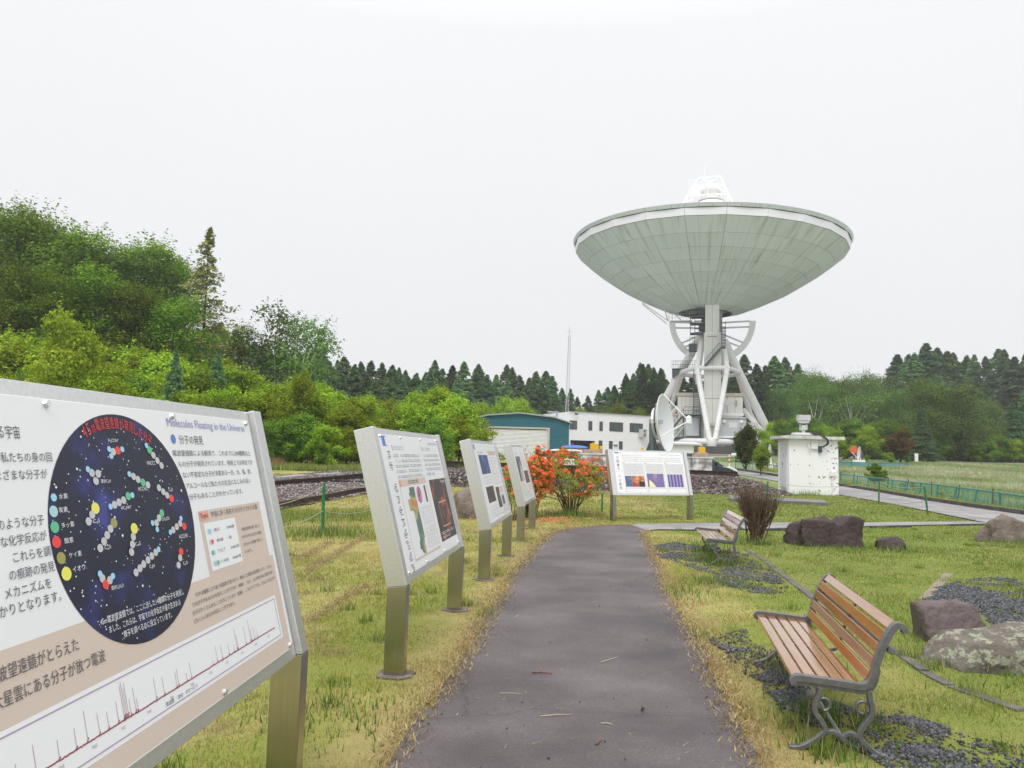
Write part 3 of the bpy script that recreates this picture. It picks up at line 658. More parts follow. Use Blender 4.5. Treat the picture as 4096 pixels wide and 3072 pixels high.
s1.rect('topic_badge', 1.512, 0.655, 1.585, 0.688, salmon, 0.0112); T(s1, 'Topic', 1.518, 0.660, 1.578, 0.022, blackish); T(s1, '宇宙に多く存在する分子とそれらの量', 1.605, 0.662, 2.045, 0.022, blackish)
for i, (a, b) in enumerate((('水素分子', '10000個'), ('一酸化炭素', '1個'), ('アンモニア', '0.0001個'), ('シアン化水素', '0.0001個'))):
    v = 0.607-0.0395*i; T(s1, a, 1.60, v, 1.60+.013*len(a), 0.013, blackish); T(s1, b, 1.715, v, 1.715+.011*len(b), 0.013, blackish)
    for j, kk in enumerate((('l', 'l'), ('w', 'r'), ('g', 'l'), ('l', 'w', 'g'))[i]): s1.disc('atom', 1.56+0.014*j, v+.006, 0.009, atomc[kk], 0.0125+.0003*j, 12)
for i, tx in enumerate(('一酸化炭素1個に対して', 'のそれぞれの分子の量を', 'おおよその個数で表して', 'います。')): T(s1, tx, 1.835, 0.585-0.030*i, 1.835+0.0185*len(tx), 0.014, blackish)
for tx, a, b, v in (('分子は種類により放つ周波数が違うので、検出した電波の周波数により、どのよ', 1.375, 2.07, .405), ('うな分子があるのかを知ることができます（横軸）。また、上に伸びるほど電波が強く、', 1.345, 2.09, .378), ('分子がたくさんあることを示しています（縦軸）。このグラフでは、どのような分子が', 1.335, 2.085, .351), ('どれくらいあるかを知ることができます。', 1.335, 1.66, .324)): T(s1, tx, a, v, b, 0.015, blackish)
for tx, u1_, v in (('分子が語る宇宙', .65, .942), ('私たちの身の回', .757, .882), ('さまざまな分子が', .728, .838), ('どのような分子', .685, .720), ('な化学反応が', .685, .680), ('これらを調', .69, .640), ('の痕跡の発見', .695, .600), ('メカニズムを', .672, .562), ('かりとなります。', .70, .524)): T(s1, tx, u1_-0.0268*len(tx), v, u1_, 0.026 if v < .93 else .034, blackish)
T(s1, '電波望遠鏡がとらえた', .42, .390, .735, .034, blackish); T(s1, 'オリオン大星雲にある分子が放つ電波', .30, .335, .835, .034, blackish)
gl = MB(); r_ = random.Random(8)
def gline(mb, s, u0, v0, u1, v1, wd, lift=.0115):
    d = Vector((u1-u0, v1-v0)).normalized(); n_ = Vector((-d.y, d.x))*wd/2; mb._add([s.lp(*q, lift) for q in ((u0+n_.x, v0+n_.y), (u1+n_.x, v1+n_.y), (u1-n_.x, v1-n_.y), (u0-n_.x, v0-n_.y))], [(0, 1, 2, 3)])
gline(gl, s1, .17, .277, 2.03, .277, .0035); gline(gl, s1, .17, .125, 2.03, .125, .0035); gline(gl, s1, 2.03, .125, 2.03, .277, .0035); gl.build('graph_border', purple, s1.board, fix=False)
gl = MB(); peaks = [(.46, .05), (.475, .028), (.52, .07), (.60, .05), (.665, .055), (.71, .085), (.76, .06), (.80, .05), (.845, .062), (.872, .098), (.879, .108), (.886, .085), (.893, .10), (.905, .05), (.93, .075), (.94, .04), (1.04, .07), (1.085, .06), (1.16, .05), (1.172, .058), (1.225, .03), (1.255, .055), (1.41, .02), (1.445, .06), (1.485, .055), (1.54, .045), (1.585, .03), (1.61, .085), (1.617, .06), (1.69, .075), (1.735, .09), (1.745, .05), (1.77, .055), (1.80, .035)]
for u, hh in peaks: gline(gl, s1, u, .165, u+.001, .165+hh*.95, .0022)
gl.build('graph_lines', mat('thin rose print', (.55, .40, .46), .5), s1.board, fix=False)
gl = MB(); u = .2
while u < 1.98:
    du = .006; gline(gl, s1, u, .165+r_.uniform(0, .002), u+du, .165+r_.uniform(0, .003), .004); u += du
for u, hh in peaks: gline(gl, s1, u-.004, .167, u+.004, .167+hh*.12, .004)
gl.build('graph_baseline', darkred, s1.board, fix=False)
for i in range(12): T(s1, str(86+2*i), .46+.13*i, .145, .48+.13*i, .009, greyp, name='axis_numbers')
T(s1, '周波数', 1.08, .132, 1.13, .014, blackish); T(s1, '（単位　ギガヘルツ）', 1.15, .132, 1.28, .013, blackish)

# --- second sign
s2 = Sign('S2', 'second tilted sign from the left, with a rainbow map beside a black nebula picture')
s2.rect('number_badge', .225, .968, .345, 1.045, bluep); T(s2, '1', .30, .972, .335, .066, whitep)
def vtext(s, chars, u, v0, v1, sz, m):
    n_ = len(chars)
    for i, c in enumerate(chars): v = v0+(v1-v0)*i/max(1, n_-1); T(s, c, u, v-sz*.5, u+sz*(.9 if c not in 'ー' else .12), sz*(1 if c not in 'ー' else .9), m, name='vertical_title')
r_ = random.Random(3)
mbv = MB()
for i in range(11):
    v = .93-.083*i
    if i == 2: continue
    for k_ in range(5): q = v-.013*k_; gline(mbv, s2, .30+.02*math.sin(i*3+k_), q, .365+.015*math.cos(i*2+k_*2), q+r_.uniform(-.006, .006), .005)
tag(mbv.build('vertical_title', blackish, s2.board, fix=False), kind='stuff')
s2.rect('blue_tick', .452, .935, .462, .975, bluep); s2.rect('blue_tick', 1.408, .935, 1.418, .975, bluep)
s2.bars('small_heading', [(.48, .94, .80, .032), (1.44, .94, 1.78, .032)], lightp, cw=.04)
s2.bars('print_lines', [(.45, .885-.041*i, 1.30 if i < 4 else 1.25, .024) for i in range(5)]+[(1.42, .885-.041*i, 2.09 if i < 4 else 1.75, .024) for i in range(5)], greyp, cw=.03, seed=2)
T(s2, 'Birth of Stars and Planets', 1.72, .995, 2.08, .026, lilac, name='english_title')
s2.rect('tan_heading', .442, .658, 1.326, .712, tan); s2.rect('red_badge', .445, .66, .50, .705, salmon, .0115); s2.bars('tan_heading_print', [(.72, .672, 1.12, .028)], blackish, cw=.035)
for q in ((.442, .112, .456, .658), (1.318, .112, 1.332, .658), (.442, .105, 1.332, .123)): s2.rect('tan_border', *q, tan)
rain = rampmat('rainbow radio map print', [(0.2, (.05, .06, .22)), (.38, (.08, .16, .14)), (.5, (.10, .20, .16)), (.58, (.5, .42, .15)), (.68, (.55, .10, .07)), (.85, (.14, .05, .05))], 3.0, 3, .4, stretch=(1, 1, 1.6))
s2.poly('radio_map', [(.70, .645), (.86, .645), (.87, .24), (.84, .24), (.83, .13), (.79, .12), (.72, .14), (.70, .165), (.66, .17), (.68, .23), (.71, .24), (.70, .38), (.70, .46), (.60, .47), (.59, .555), (.68, .56), (.66, .60), (.70, .61)], rain)
pts_ = [(1.01+.035*math.cos(a), .574+.068*math.sin(a)) for a in [6.283*i/20 for i in range(20)]]
s2.disc('pink_ellipse', .99, .575, .075, rampmat('pink ellipse print', [(.3, (.16, .06, .14)), (.5, (.5, .18, .32)), (.7, (.7, .35, .5))], 9, 2), .0115, 24, .07)
s2.rect('strip_chart', 1.19, .503, 1.25, .643, blackish)
s2.bars('print_lines', [(.93, .455-.03*i, 1.29, .018) for i in range(5)]+[(.93, .29-.028*i, 1.29, .018) for i in range(6)], lightp, cw=.028, seed=3)
neb = rampmat('black nebula print', [(.0, (.018, .017, .018)), (.54, (.03, .028, .03)), (.60, (.30, .05, .03)), (.66, (.45, .10, .05)), (.72, (.10, .14, .15)), (1, (.4, .5, .5))], 7, 4, .4)
s2.rect('nebula_picture', 1.437, .138, 2.125, .680, neb)
mbv = MB()
for a, b in (((1.62, .47), (1.95, .475)), ((1.95, .475), (1.95, .26)), ((1.95, .26), (1.62, .255)), ((1.62, .255), (1.62, .47))): gline(mbv, s2, *a, *b, .01, .0125)
mbv.build('red_outline', salmon, s2.board, fix=False)
s2.bars('white_caption', [(1.50, .195, 2.05, .024), (1.50, .160, 1.85, .024), (1.90, .64, 2.09, .02)], whitep, .0125, cw=.028, seed=5)
# --- third sign
s3 = Sign('S3', 'third tilted steel sign from the big one, with a blue night sky photograph')
s3.rect('number_badge', .225, .975, .33, 1.045, bluep); T(s3, '2', .26, .98, .31, .055, whitep)
s3.bars('small_heading', [(.46, .925, .95, .03)], lightp, cw=.04)
night = rampmat('blue night picture', [(0, (.02, .025, .06)), (.45, (.04, .06, .16)), (.6, (.08, .14, .45)), (.75, (.35, .5, .8))], 2.6, 3)
s3.rect('night_picture', .46, .655, 1.22, .905, night); s3.rect('tan_heading', 1.30, .90, 2.10, .965, tan); s3.bars('tan_heading_print', [(1.45, .918, 1.95, .03)], salmon, cw=.04)
s3.bars('print_lines', [(1.34, .855-.045*i, 2.05 if i % 4 != 3 else 1.8, .022) for i in range(9)]+[(.48, .605-.04*i, 1.2, .02) for i in range(3)]+[(.48, .22-.042*i, 1.2, .02) for i in range(4)], lightp, cw=.035, seed=6)
s3.rect('galaxy_picture', .48, .285, 1.15, .49, rampmat('golden galaxy picture', [(0, (.03, .025, .025)), (.56, (.05, .04, .03)), (.68, (.5, .35, .08)), (.8, (.8, .7, .3))], 3.2, 2))
s3.rect('dark_strip_picture', 1.30, .175, 1.62, .455, rampmat('brown strip picture', [(0, (.05, .03, .03)), (.6, (.07, .04, .04)), (.68, (.6, .5, .45))], 4, 2))
s3.rect('tan_note', 1.66, .36, 2.08, .455, mat('pale tan print', (.72, .66, .58), .4)); s3.rect('grey_note', 1.66, .10, 2.08, .35, mat('pale grey field', (.62, .63, .64), .4)); s3.rect('small_picture', 1.72, .20, 1.95, .32, blackish, .0118)
s3.bars('print_lines', [(1.70, .425-.025*i, 2.04, .012) for i in range(3)], greyp, .0118, cw=.03, seed=8); s3.rect('tan_footer', 1.30, .075, 2.10, .11, mat('pale tan print', (.72, .66, .58), .4))
# --- fourth sign
s4 = Sign('S4', 'fourth tilted steel sign, half in front of the tall orange azaleas')
s4.bars('small_heading', [(.40, .915, .85, .028), (1.3, .915, 1.8, .028)], lightp, cw=.05)
s4.rect('telescope_picture', .45, .42, 1.18, .88, rampmat('grey telescope picture', [(0, (.05, .04, .045)), (.5, (.10, .09, .10)), (.62, (.5, .55, .6)), (.8, (.8, .82, .85))], 2.4, 3, stretch=(2, 2, .6)))
s4.rect('spectrum_picture', 1.33, .36, 2.05, .60, rampmat('dark red streak picture', [(0, (.05, .02, .025)), (.6, (.16, .05, .05)), (.8, (.4, .3, .3))], 3, 2, stretch=(3, 3, .3)))
s4.rect('tan_note', 1.55, .22, 2.05, .33, mat('peach print', (.74, .60, .47), .4))
s4.bars('print_lines', [(1.33, .86-.045*i, 2.05, .02) for i in range(5)]+[(.45, .37-.045*i, 1.2, .02) for i in range(6)]+[(1.33, .18-.045*i, 2.0, .02) for i in range(3)], lightp, cw=.05, seed=9)
# --- the sign that faces the path end
s7 = Sign('S7', 'sign facing down the path, beyond the orange azaleas, with three small pictures in grey columns')
pale = mat('pale column print', (.70, .70, .71), .4)
s7.rect('number_badge', .185, 1.005, .30, 1.035, bluep); T(s7, '17', .325, 1.003, .375, .034, blackish)
s7.poly('title_divider', [(.345, .06), (.349, .06), (.349, .98), (.345, .98)], pale)
vtext(s7, list('大規模サーベイ観測'), .215, .905, .175, .072, blackish)
s7.disc('bullet', .40, .962, .010, blackish, n=12); T(s7, '宇宙の大調査：レガシープロジェクト', .43, .95, .98, .026, greyp); T(s7, 'Large-scale Survey Observations', 1.47, .985, 2.05, .030, lilac, name='english_title')
s7.bars('print_lines', [(.375, .905-.043*i, 2.06 if i < 3 else 1.9, .022) for i in range(3)], greyp, cw=.03, seed=10)
for i, (a, b) in enumerate(((.372, .965), (.985, 1.53), (1.555, 2.105))):
    s7.rect('grey_column', a, .075, b, .775, pale, .0104); s7.rect('red_tab', a, .775, a+.07, .792, salmon, .0108)
    s7.bars('print_lines', [(a+.04, .735-.036*k_, b-.04, .016) for k_ in range(6 if i else 7)], greyp, .0112, cw=.028, seed=11+i)
    s7.rect('white_note', a+.05, .082, b-.03, .15, whitep, .011); s7.bars('print_lines', [(a+.08, .122, b-.08, .012), (a+.08, .098, b-.25, .012)], lightp, .0115, cw=.03, seed=20+i)
s7.rect('sky_picture', .395, .205, .575, .462, rampmat('evening sky picture', [(0, (.03, .04, .06)), (.5, (.10, .15, .28)), (.75, (.3, .4, .5))], 2, 2, stretch=(1, 1, 2)), .0112)
s7.rect('fire_picture', .577, .335, .93, .462, rampmat('orange cloud picture', [(.2, (.08, .03, .03)), (.5, (.55, .18, .06)), (.7, (.85, .6, .35))], 9, 4), .0112)
s7.rect('cloud_picture', .577, .205, .765, .333, rampmat('red cloud picture', [(.3, (.09, .03, .06)), (.55, (.4, .08, .06)), (.75, (.8, .4, .2))], 8, 3), .0112); s7.rect('logo_picture', .767, .205, .93, .333, mat('near black print', (.03, .03, .035), .4), .0112)
s7.rect('galaxy_picture', 1.012, .197, 1.485, .527, rampmat('violet galaxy picture', [(.2, (.10, .12, .28)), (.45, (.16, .15, .38)), (.6, (.22, .16, .36)), (.75, (.6, .35, .35))], 3, 3), .0112)
s7.poly('yellow_wedge', [(1.05, .20), (1.24, .20), (1.15, .31), (1.06, .38)], mat('pale yellow print', (.85, .80, .40), .4), .012)
s7.rect('stripe_picture', 1.60, .204, 2.04, .514, rampmat('violet stripe picture', [(0, (.08, .07, .25)), (.5, (.18, .15, .38)), (.8, (.38, .30, .52))], 3.3, 2, kind='wave', dist=.3), .0112)
flush_texts()
# concrete footings of the signs
conc = mat('footing concrete', (0.15, 0.125, 0.105), 0.92, var=0.35, scale=9, bump=0.6)
for (p,), (q,) in pads[:4]:
    for c in (p, q):
        r_ = random.Random(int(c.x*1000+c.y*77)); pts = [(c.x+0.135*math.cos(a)*r_.uniform(.8, 1.15), c.y+0.125*math.sin(a)*r_.uniform(.8, 1.15)) for a in [6.283*i/16 for i in range(16)]]
        o = MB().prism(pts, 'z', -0.03, 0.012).build('footing', conc); tag(o, kind='structure')
PADC = [c for pr in pads for (c,) in pr]

# ------------------------------------------------------------------ benches
wood = mat('varnished brown slats', (0.27, 0.095, 0.018), 0.16, scale=2.2, stretch=(1.5, 24, 24), col2=(0.37, 0.155, 0.032), coat=1.0, detail=5)
iron = mat('grey painted cast iron', (0.16, 0.16, 0.165), 0.42, metal=0.45, var=0.15, scale=30, bump=0.35, bscale=220, bdist=0.002)
dkiron = mat('bolt steel', (0.25, 0.25, 0.25), 0.4, metal=0.8)
SEATP = [(-0.222, 0.330), (-0.226, 0.345), (-0.212, 0.362), (-0.19, 0.365), (-0.14, 0.362), (-0.042, 0.356), (0.06, 0.348), (0.106, 0.345), (0.144, 0.356), (0.168, 0.393), (0.187, 0.465), (0.219, 0.555), (0.262, 0.640), (0.290, 0.667), (0.318, 0.655), (0.327, 0.632)]
def ribbon(mb, pts, w0, thk, x0, sub=4):
    """cast bar of width w0 (in profile) and thickness thk along a profile line"""
    P3 = [Vector((0, a, b)) for a, b in pts]; P3 = curve(P3, sub*(len(pts)-1)) if sub else P3
    k = len(P3); vs = []; fs = []
    for i, p in enumerate(P3):
        t = (P3[min(i+1, k-1)]-P3[max(i-1, 0)]).normalized(); n_ = Vector((0, -t.z, t.y)); ww = w0*(1 if not isinstance(w0, tuple) else 1)
        for sx, sn in ((-1, -1), (1, -1), (1, 1), (-1, 1)): vs.append(p+n_*sn*ww/2+Vector((x0+sx*thk/2, 0, 0)))
    for i in range(k-1):
        for j in range(4): fs.append((i*4+j, i*4+(j+1) % 4, i*4+4+(j+1) % 4, i*4+4+j))
    fs.append((3, 2, 1, 0)); fs.append(tuple((k-1)*4+j for j in range(4))); mb._add(vs, fs)
def make_bench(label):
    root = thing('park_bench', label, 'bench', group='slatted benches beside the path'); HL = 0.85
    for sx in (-1, 1):
        x0 = sx*HL; mb = MB()
        ribbon(mb, SEATP, 0.030, 0.050, x0); ribbon(mb, [(a+0.006, b-0.026) for a, b in SEATP[1:11]], 0.026, 0.026, x0)
        fr = mb.build('end_frame', iron, root, smooth=True, bevel=0.004)
        for pts in ([(-0.088, 0.325), (-0.098, 0.285), (-0.112, 0.240), (-0.114, 0.195), (-0.085, 0.152), (-0.066, 0.110), (-0.105, 0.062), (-0.165, 0.022), (-0.205, 0.008), (-0.248, 0.004)], [(0.150, 0.33), (0.153, 0.285), (0.163, 0.240), (0.155, 0.194), (0.118, 0.140), (0.100, 0.092), (0.140, 0.045), (0.185, 0.010), (0.236, 0.002)]):
            mb = MB(); ribbon(mb, pts, 0.026, 0.036, x0); mb.build('leg', iron, root, smooth=True, bevel=0.004)
        mb = MB(); ribbon(mb, [(-0.090, 0.088), (-0.03, 0.104), (0.016, 0.084), (0.055, 0.104), (0.115, 0.080)], 0.022, 0.03, x0); mb.build('cross_bar', iron, root, smooth=True, bevel=0.003)
        for cy, cz, d in ((-0.072, 0.238, 1), (0.118, 0.238, -1)):
            mb = MB(); mb.tube([(x0, cy+0.031*d*math.cos(a), cz+0.031*math.sin(a)) for a in [R_(200-t) if d > 0 else R_(200-t) for t in range(-20, 300, 24)]], 0.0085, 6); mb.build('scroll', iron, root, smooth=True)
        for by, bz in ((-0.143, 0.296), (0.255, 0.536), (0.016, 0.078)):
            mb = MB(); mb.tube([(x0-sx*0.02, by, bz), (x0+sx*0.030, by, bz)], 0.017, 12); b = mb.build('bolt_boss', iron, root, smooth=True)
            mb = MB(); mb.tube([(x0+sx*0.030, by, bz), (x0+sx*0.038, by, bz)], 0.009, 6); mb.build('bolt', dkiron, b)
    # slats: five on the seat, five on the back, hung inside the end frames
    for d in (-0.193, -0.122, -0.051, 0.020, 0.088):
        zz = 0.362-(d+0.19)*0.062; mb = MB(); mb.box((0, d, zz-0.014), (2*HL-0.052, 0.061, 0.022), Matrix.Rotation(R_(-3.6), 3, 'X')); mb.build('slat', wood, root, bevel=0.004)
    for y_, z_, a in ((0.154, 0.392, 62), (0.178, 0.462, 74), (0.205, 0.533, 70), (0.235, 0.600, 64), (0.275, 0.655, 50)):
        mb = MB(); mb.box((0, y_, z_), (2*HL-0.052, 0.057, 0.022), Matrix.Rotation(R_(a), 3, 'X')); mb.build('slat', wood, root, bevel=0.004)
    mb = MB(); ribbon(mb, [(a+.02, b-.02) for a, b in SEATP[3:14]], 0.012, 0.03, 0.0); mb.build('centre_strap', iron, root)
    for y_, z_ in ((-0.143, 0.296), (0.255, 0.536), (0.016, 0.078)):
        mb = MB(); mb.tube([(-HL, y_, z_), (HL, y_, z_)], 0.009, 8); mb.build('tie_rod', mat('rod steel', (.33, .34, .35), .4, metal=.6), root, smooth=True)
    return root
b1 = make_bench('large wooden slat bench with curled iron ends in the right foreground, before the boulders')
b1.location = (1.745+0.17, 4.10+0.833, 0); b1.rotation_euler = (0, 0, R_(-101.5))
b2 = copy_tree(b1); b2['label'] = 'smaller-looking slatted bench standing in front of the bare brown bush'
b2.location = (3.03+0.125, 10.87+0.84, 0.0); b2.rotation_euler = (0, 0, R_(-98.5))

# ------------------------------------------------------------------ boulders
def rock(label, c, dims, seed, m, sub=5, rough_=0.22, rz=0, cuts=8, flat=None, group=None, sharp=True, sink=0.12, boxy=0, saddle=0):
    import bmesh
    bm = bmesh.new(); bmesh.ops.create_icosphere(bm, subdivisions=sub, radius=1); r = random.Random(seed); sv = Vector((seed*3.7, seed*1.3, seed*2.1))
    planes = [(Vector((r.gauss(0, 1), r.gauss(0, 1), r.gauss(0, .8))).normalized(), r.uniform(.72, .93)) for _ in range(cuts)]
    if flat: planes.append((Vector(flat[0]).normalized(), flat[1]))
    for v in bm.verts:
        p = v.co.copy(); k = 1+rough_*noise.fractal(p*1.3+sv, 0.8, 2.2, 4)
        if boxy: m_ = max(abs(p.x), abs(p.y), abs(p.z)); p = p.lerp(p/m_*.86, boxy)
        p = p*k
        for n_, d in planes:
            e_ = p.dot(n_)-d
            if e_ > 0: p -= n_*e_*0.95
        p += v.co*0.030*noise.fractal(p*6+sv, 0.6, 2.1, 5)
        if saddle: p.z *= 1-saddle*math.exp(-((p.x-.16)/.16)**2)+.06*(p.x > .16)
        v.co = p
    for v in bm.verts: v.co = Vector((v.co.x*dims[0]/2, v.co.y*dims[1]/2, v.co.z*dims[2]))
    for f in bm.faces: f.smooth = True
    me = bpy.data.meshes.new('boulder'); bm.to_mesh(me); bm.free(); me.materials.append(m)
    o = bpy.data.objects.new('boulder', me); COL.objects.link(o); o.location = (c[0], c[1], c[2]-sink*dims[2]); o.rotation_euler = (0, 0, rz)
    return tag(o, label, 'boulder', group or 'boulders on the lawn')
def rockmat(name, a, b, lich, amt, sc=3):
    m = mat(name, a, 0.62, scale=sc, bump=0.9, bscale=16, bdist=0.03, col2=b, spec=0.3); nt = m.node_tree; bs = nt.nodes['Principled BSDF']
    n = nt.nodes.new('ShaderNodeTexNoise'); n.inputs['Scale'].default_value = 11; n.inputs['Detail'].default_value = 8; n.inputs['Roughness'].default_value = .7; tc = nt.nodes.new('ShaderNodeTexCoord'); nt.links.new(tc.outputs['Object'], n.inputs['Vector'])
    r = nt.nodes.new('ShaderNodeValToRGB'); r.color_ramp.elements[0].position = 0.62-amt; r.color_ramp.elements[1].position = 0.68-amt
    mx = nt.nodes.new('ShaderNodeMix'); mx.data_type = 'RGBA'; mx.inputs['B'].default_value = (*lich, 1); src = bs.inputs['Base Color'].links[0].from_socket
    nt.links.new(n.outputs[0], r.inputs[0]); nt.links.new(r.outputs[0], mx.inputs[0]); nt.links.new(src, mx.inputs['A']); nt.links.new(mx.outputs['Result'], bs.inputs['Base Color']); return m
rk_dark = rockmat('dark brown rock', (0.045, 0.031, 0.030), (0.085, 0.062, 0.06), (0.30, 0.27, 0.23), -0.07)
rk_pur = rockmat('purple brown rock', (0.105, 0.078, 0.078), (0.16, 0.125, 0.125), (0.30, 0.24, 0.21), -0.06, 1.6)
rk_lich = rockmat('lichened rock', (0.085, 0.07, 0.058), (0.19, 0.165, 0.14), (0.29, 0.30, 0.22), 0.10)
rk_grey = rockmat('grey brown rock', (0.11, 0.085, 0.07), (0.22, 0.18, 0.15), (0.27, 0.25, 0.2), 0.03)
rock('dark saddle-backed boulder lying right of the bare brown bush', (5.75, 13.95, 0), (1.42, 0.95, 0.70), 3, rk_dark, rz=0.02, boxy=.55, saddle=.22)
rock('low flat dark stone beside the saddle-backed boulder, with dry grass on it', (6.78, 13.65, 0), (0.62, 0.5, 0.27), 5, rk_dark, cuts=5)
rock('grey pitted boulder cut by the right edge, near the road bend', (10.2, 15.6, 0), (1.35, 0.95, 0.66), 26, rk_grey, rough_=.2, boxy=.5)
rock('small round stone against the grey pitted boulder', (9.48, 15.45, 0), (0.30, 0.3, 0.26), 9, rk_grey)
rock('smooth purple-brown block leaning behind the lichened boulder', (3.83, 6.70, 0), (0.66, 0.50, 0.42), 12, rk_pur, rough_=.10, cuts=6, flat=((-.15, -.8, .6), .62), rz=.1, boxy=.75)
rock('long lichened boulder at the right edge behind the large bench', (3.98, 5.95, 0), (1.55, 0.72, 0.36), 4, rk_lich, rough_=.12, cuts=3, rz=-.06, boxy=.3)
rock('brown boulder behind the second and third signs', (-.90, 17.8, 0), (0.96, 0.9, 0.82), 33, rk_grey, rough_=.12, cuts=2, boxy=.25)
# ------------------------------------------------------------------ stone edging and slabs in the lawn
edg = mat('edging stone', (0.13, 0.115, 0.11), 0.9, var=0.3, scale=6, bump=0.5)
r_ = random.Random(9)
for i in range(len(stepstone)-1):
    a, b = stepstone[i].xy, stepstone[i+1].xy; k = max(1, round((b-a).length/0.6)); d = (b-a).normalized()
    for j in range(k):
        if r_.random() < 0.10: continue
        p, q = a.lerp(b, (j+.02)/k), a.lerp(b, (j+.97)/k); o = MB().beam((p.x, p.y, -0.017+r_.uniform(-.01, .004)), (q.x, q.y, -0.017+r_.uniform(-.01, .004)), 0.085, 0.075).build('edging_stone', edg, bevel=0.006); tag(o, kind='structure')
a, b = G(3695, 2400), G(3795, 2295); o = MB().beam((a.x, a.y, -0.022), (b.x, b.y, -0.022), 0.11, 0.06).build('edging_stone', mat('pale edging stone', (.26, .21, .17), .9, var=.3, scale=20)); tag(o, kind='structure')
q = GP([(3050, 1999), (3240, 2002), (3303, 2014), (3303, 2016), (3085, 2004)])
sl = [G(3060, 2014), G(3303, 2022), G(3240, 2002), G(3050, 1996)]
o = MB().prism([(7.75, 26.9), (10.75, 25.9), (11.3, 27.6), (8.4, 29.3)], 'z', -0.02, 0.13).build('concrete_slab', mat('dark wet concrete', (.16, .15, .15), .55, var=.25, scale=2, bump=.3), bevel=.01)
tag(o, 'low dark concrete slab in the grass in front of the white shed', 'slab')
# dark kerb stones below the side path
for (u0, v0), (u1, v1) in (((3170, 2124), (3200, 2122)), ((3480, 2112), (3640, 2109)), ((3800, 2104), (3990, 2101)), ((3050, 2124), (3180, 2123))):
    a, b = G(u0, v0), G(u1, v1); o = MB().beam((a.x, a.y, 0.0), (b.x, b.y, 0.0), 0.10, 0.09).build('edging_stone', mat('black kerb stone', (.055, .055, .06), .8, var=.2, scale=9)); tag(o, kind='structure')

# ------------------------------------------------------------------ green posts with ropes
gp_m = mat('green post paint', (0.012, 0.17, 0.05), 0.5, var=0.12, scale=12); rope_m = mat('weathered rope', (0.36, 0.34, 0.29), 0.9, var=0.2, scale=80)
def gpost(p, top, label, r=0.028):
    root = thing('rope_post', label, 'post', (p.x, p.y, p.z), 0, 'green rope posts')
    d = Vector(top)-Vector(p); mb = MB(); mb.tube([(0, 0, -0.05), d], r, 10); mb.build('post_tube', gp_m, root, smooth=True)
    for t in (.93, .46):
        q = d*t; mb = MB(); mb.tube([(q.x+(r+.014)*math.cos(a), q.y, q.z+.014*math.sin(a)) for a in [6.283*i/8 for i in range(8)]], .004, 5, closed=True); mb.build('eye_hook', dkiron, root)
    return Vector(p), Vector(top)
gl_ = G(1290, 2138); gL = gpost(gl_, A(1296, 1932, gl_.y), 'green post in the grass between the big sign and the second sign')
pm = G(3068, 2005); gM = gpost(pm, A(3071, 1925, pm.y), 'green post rising above the bare brown bush')
p1 = G(3515, 2015); gR1 = gpost(p1, A(3517, 1924, p1.y), 'upright green post on the grass edge, nearest the road')
p2 = G(3712, 2058); gR2 = gpost(p2, A(3697, 1945, p2.y), 'leaning green post at the tip of the grass wedge')
pc = G(2408, 2048); gC = gpost(pc, A(2409, 1975, pc.y), 'green post almost hidden between azalea and the facing sign', .022)
def rope(a, b, sag, label, r=0.007):
    a, b = Vector(a), Vector(b); mb = MB(); mb.tube([a.lerp(b, t/14)-Vector((0, 0, sag*4*(t/14)*(1-t/14))) for t in range(15)], r, 5); tag(mb.build('rope', rope_m, smooth=True), label, 'rope', 'ropes between green posts')
def at(g, t): return g[0].lerp(g[1], t)
lf = Vector((-5.2, 8.6, 0))
rope(at(gL, .95), A(1100, 2022, 10.6), .05, 'upper rope running from the left green post down behind the big sign', .006); rope(at(gL, .46), A(1100, 2118, 10.0), .04, 'lower rope running from the left green post behind the big sign', .006)
rope(at(gL, .95), A(1560, 1940, 15.2), .04, 'upper rope from the left green post towards the second sign', .006); rope(at(gL, .46), A(1560, 2008, 14.9), .12, 'lower rope from the left green post towards the second sign', .006)
rope(at(gM, .95), at(gR1, .97), .18, 'upper rope crossing in front of the white shed'); rope(at(gM, .45), at(gR1, .45), .30, 'lower rope crossing in front of the white shed')
rope(at(gR1, .97), at(gR2, .97), .10, 'upper rope between the two posts beside the road'); rope(at(gR1, .5), at(gR2, .5), .22, 'lower rope sagging between the two posts beside the road')
rope(at(gM, .95), at(gC, .9), .10, 'upper rope in front of the gravel embankment'); rope(at(gM, .45), at(gC, .4), .10, 'lower rope in front of the gravel embankment')

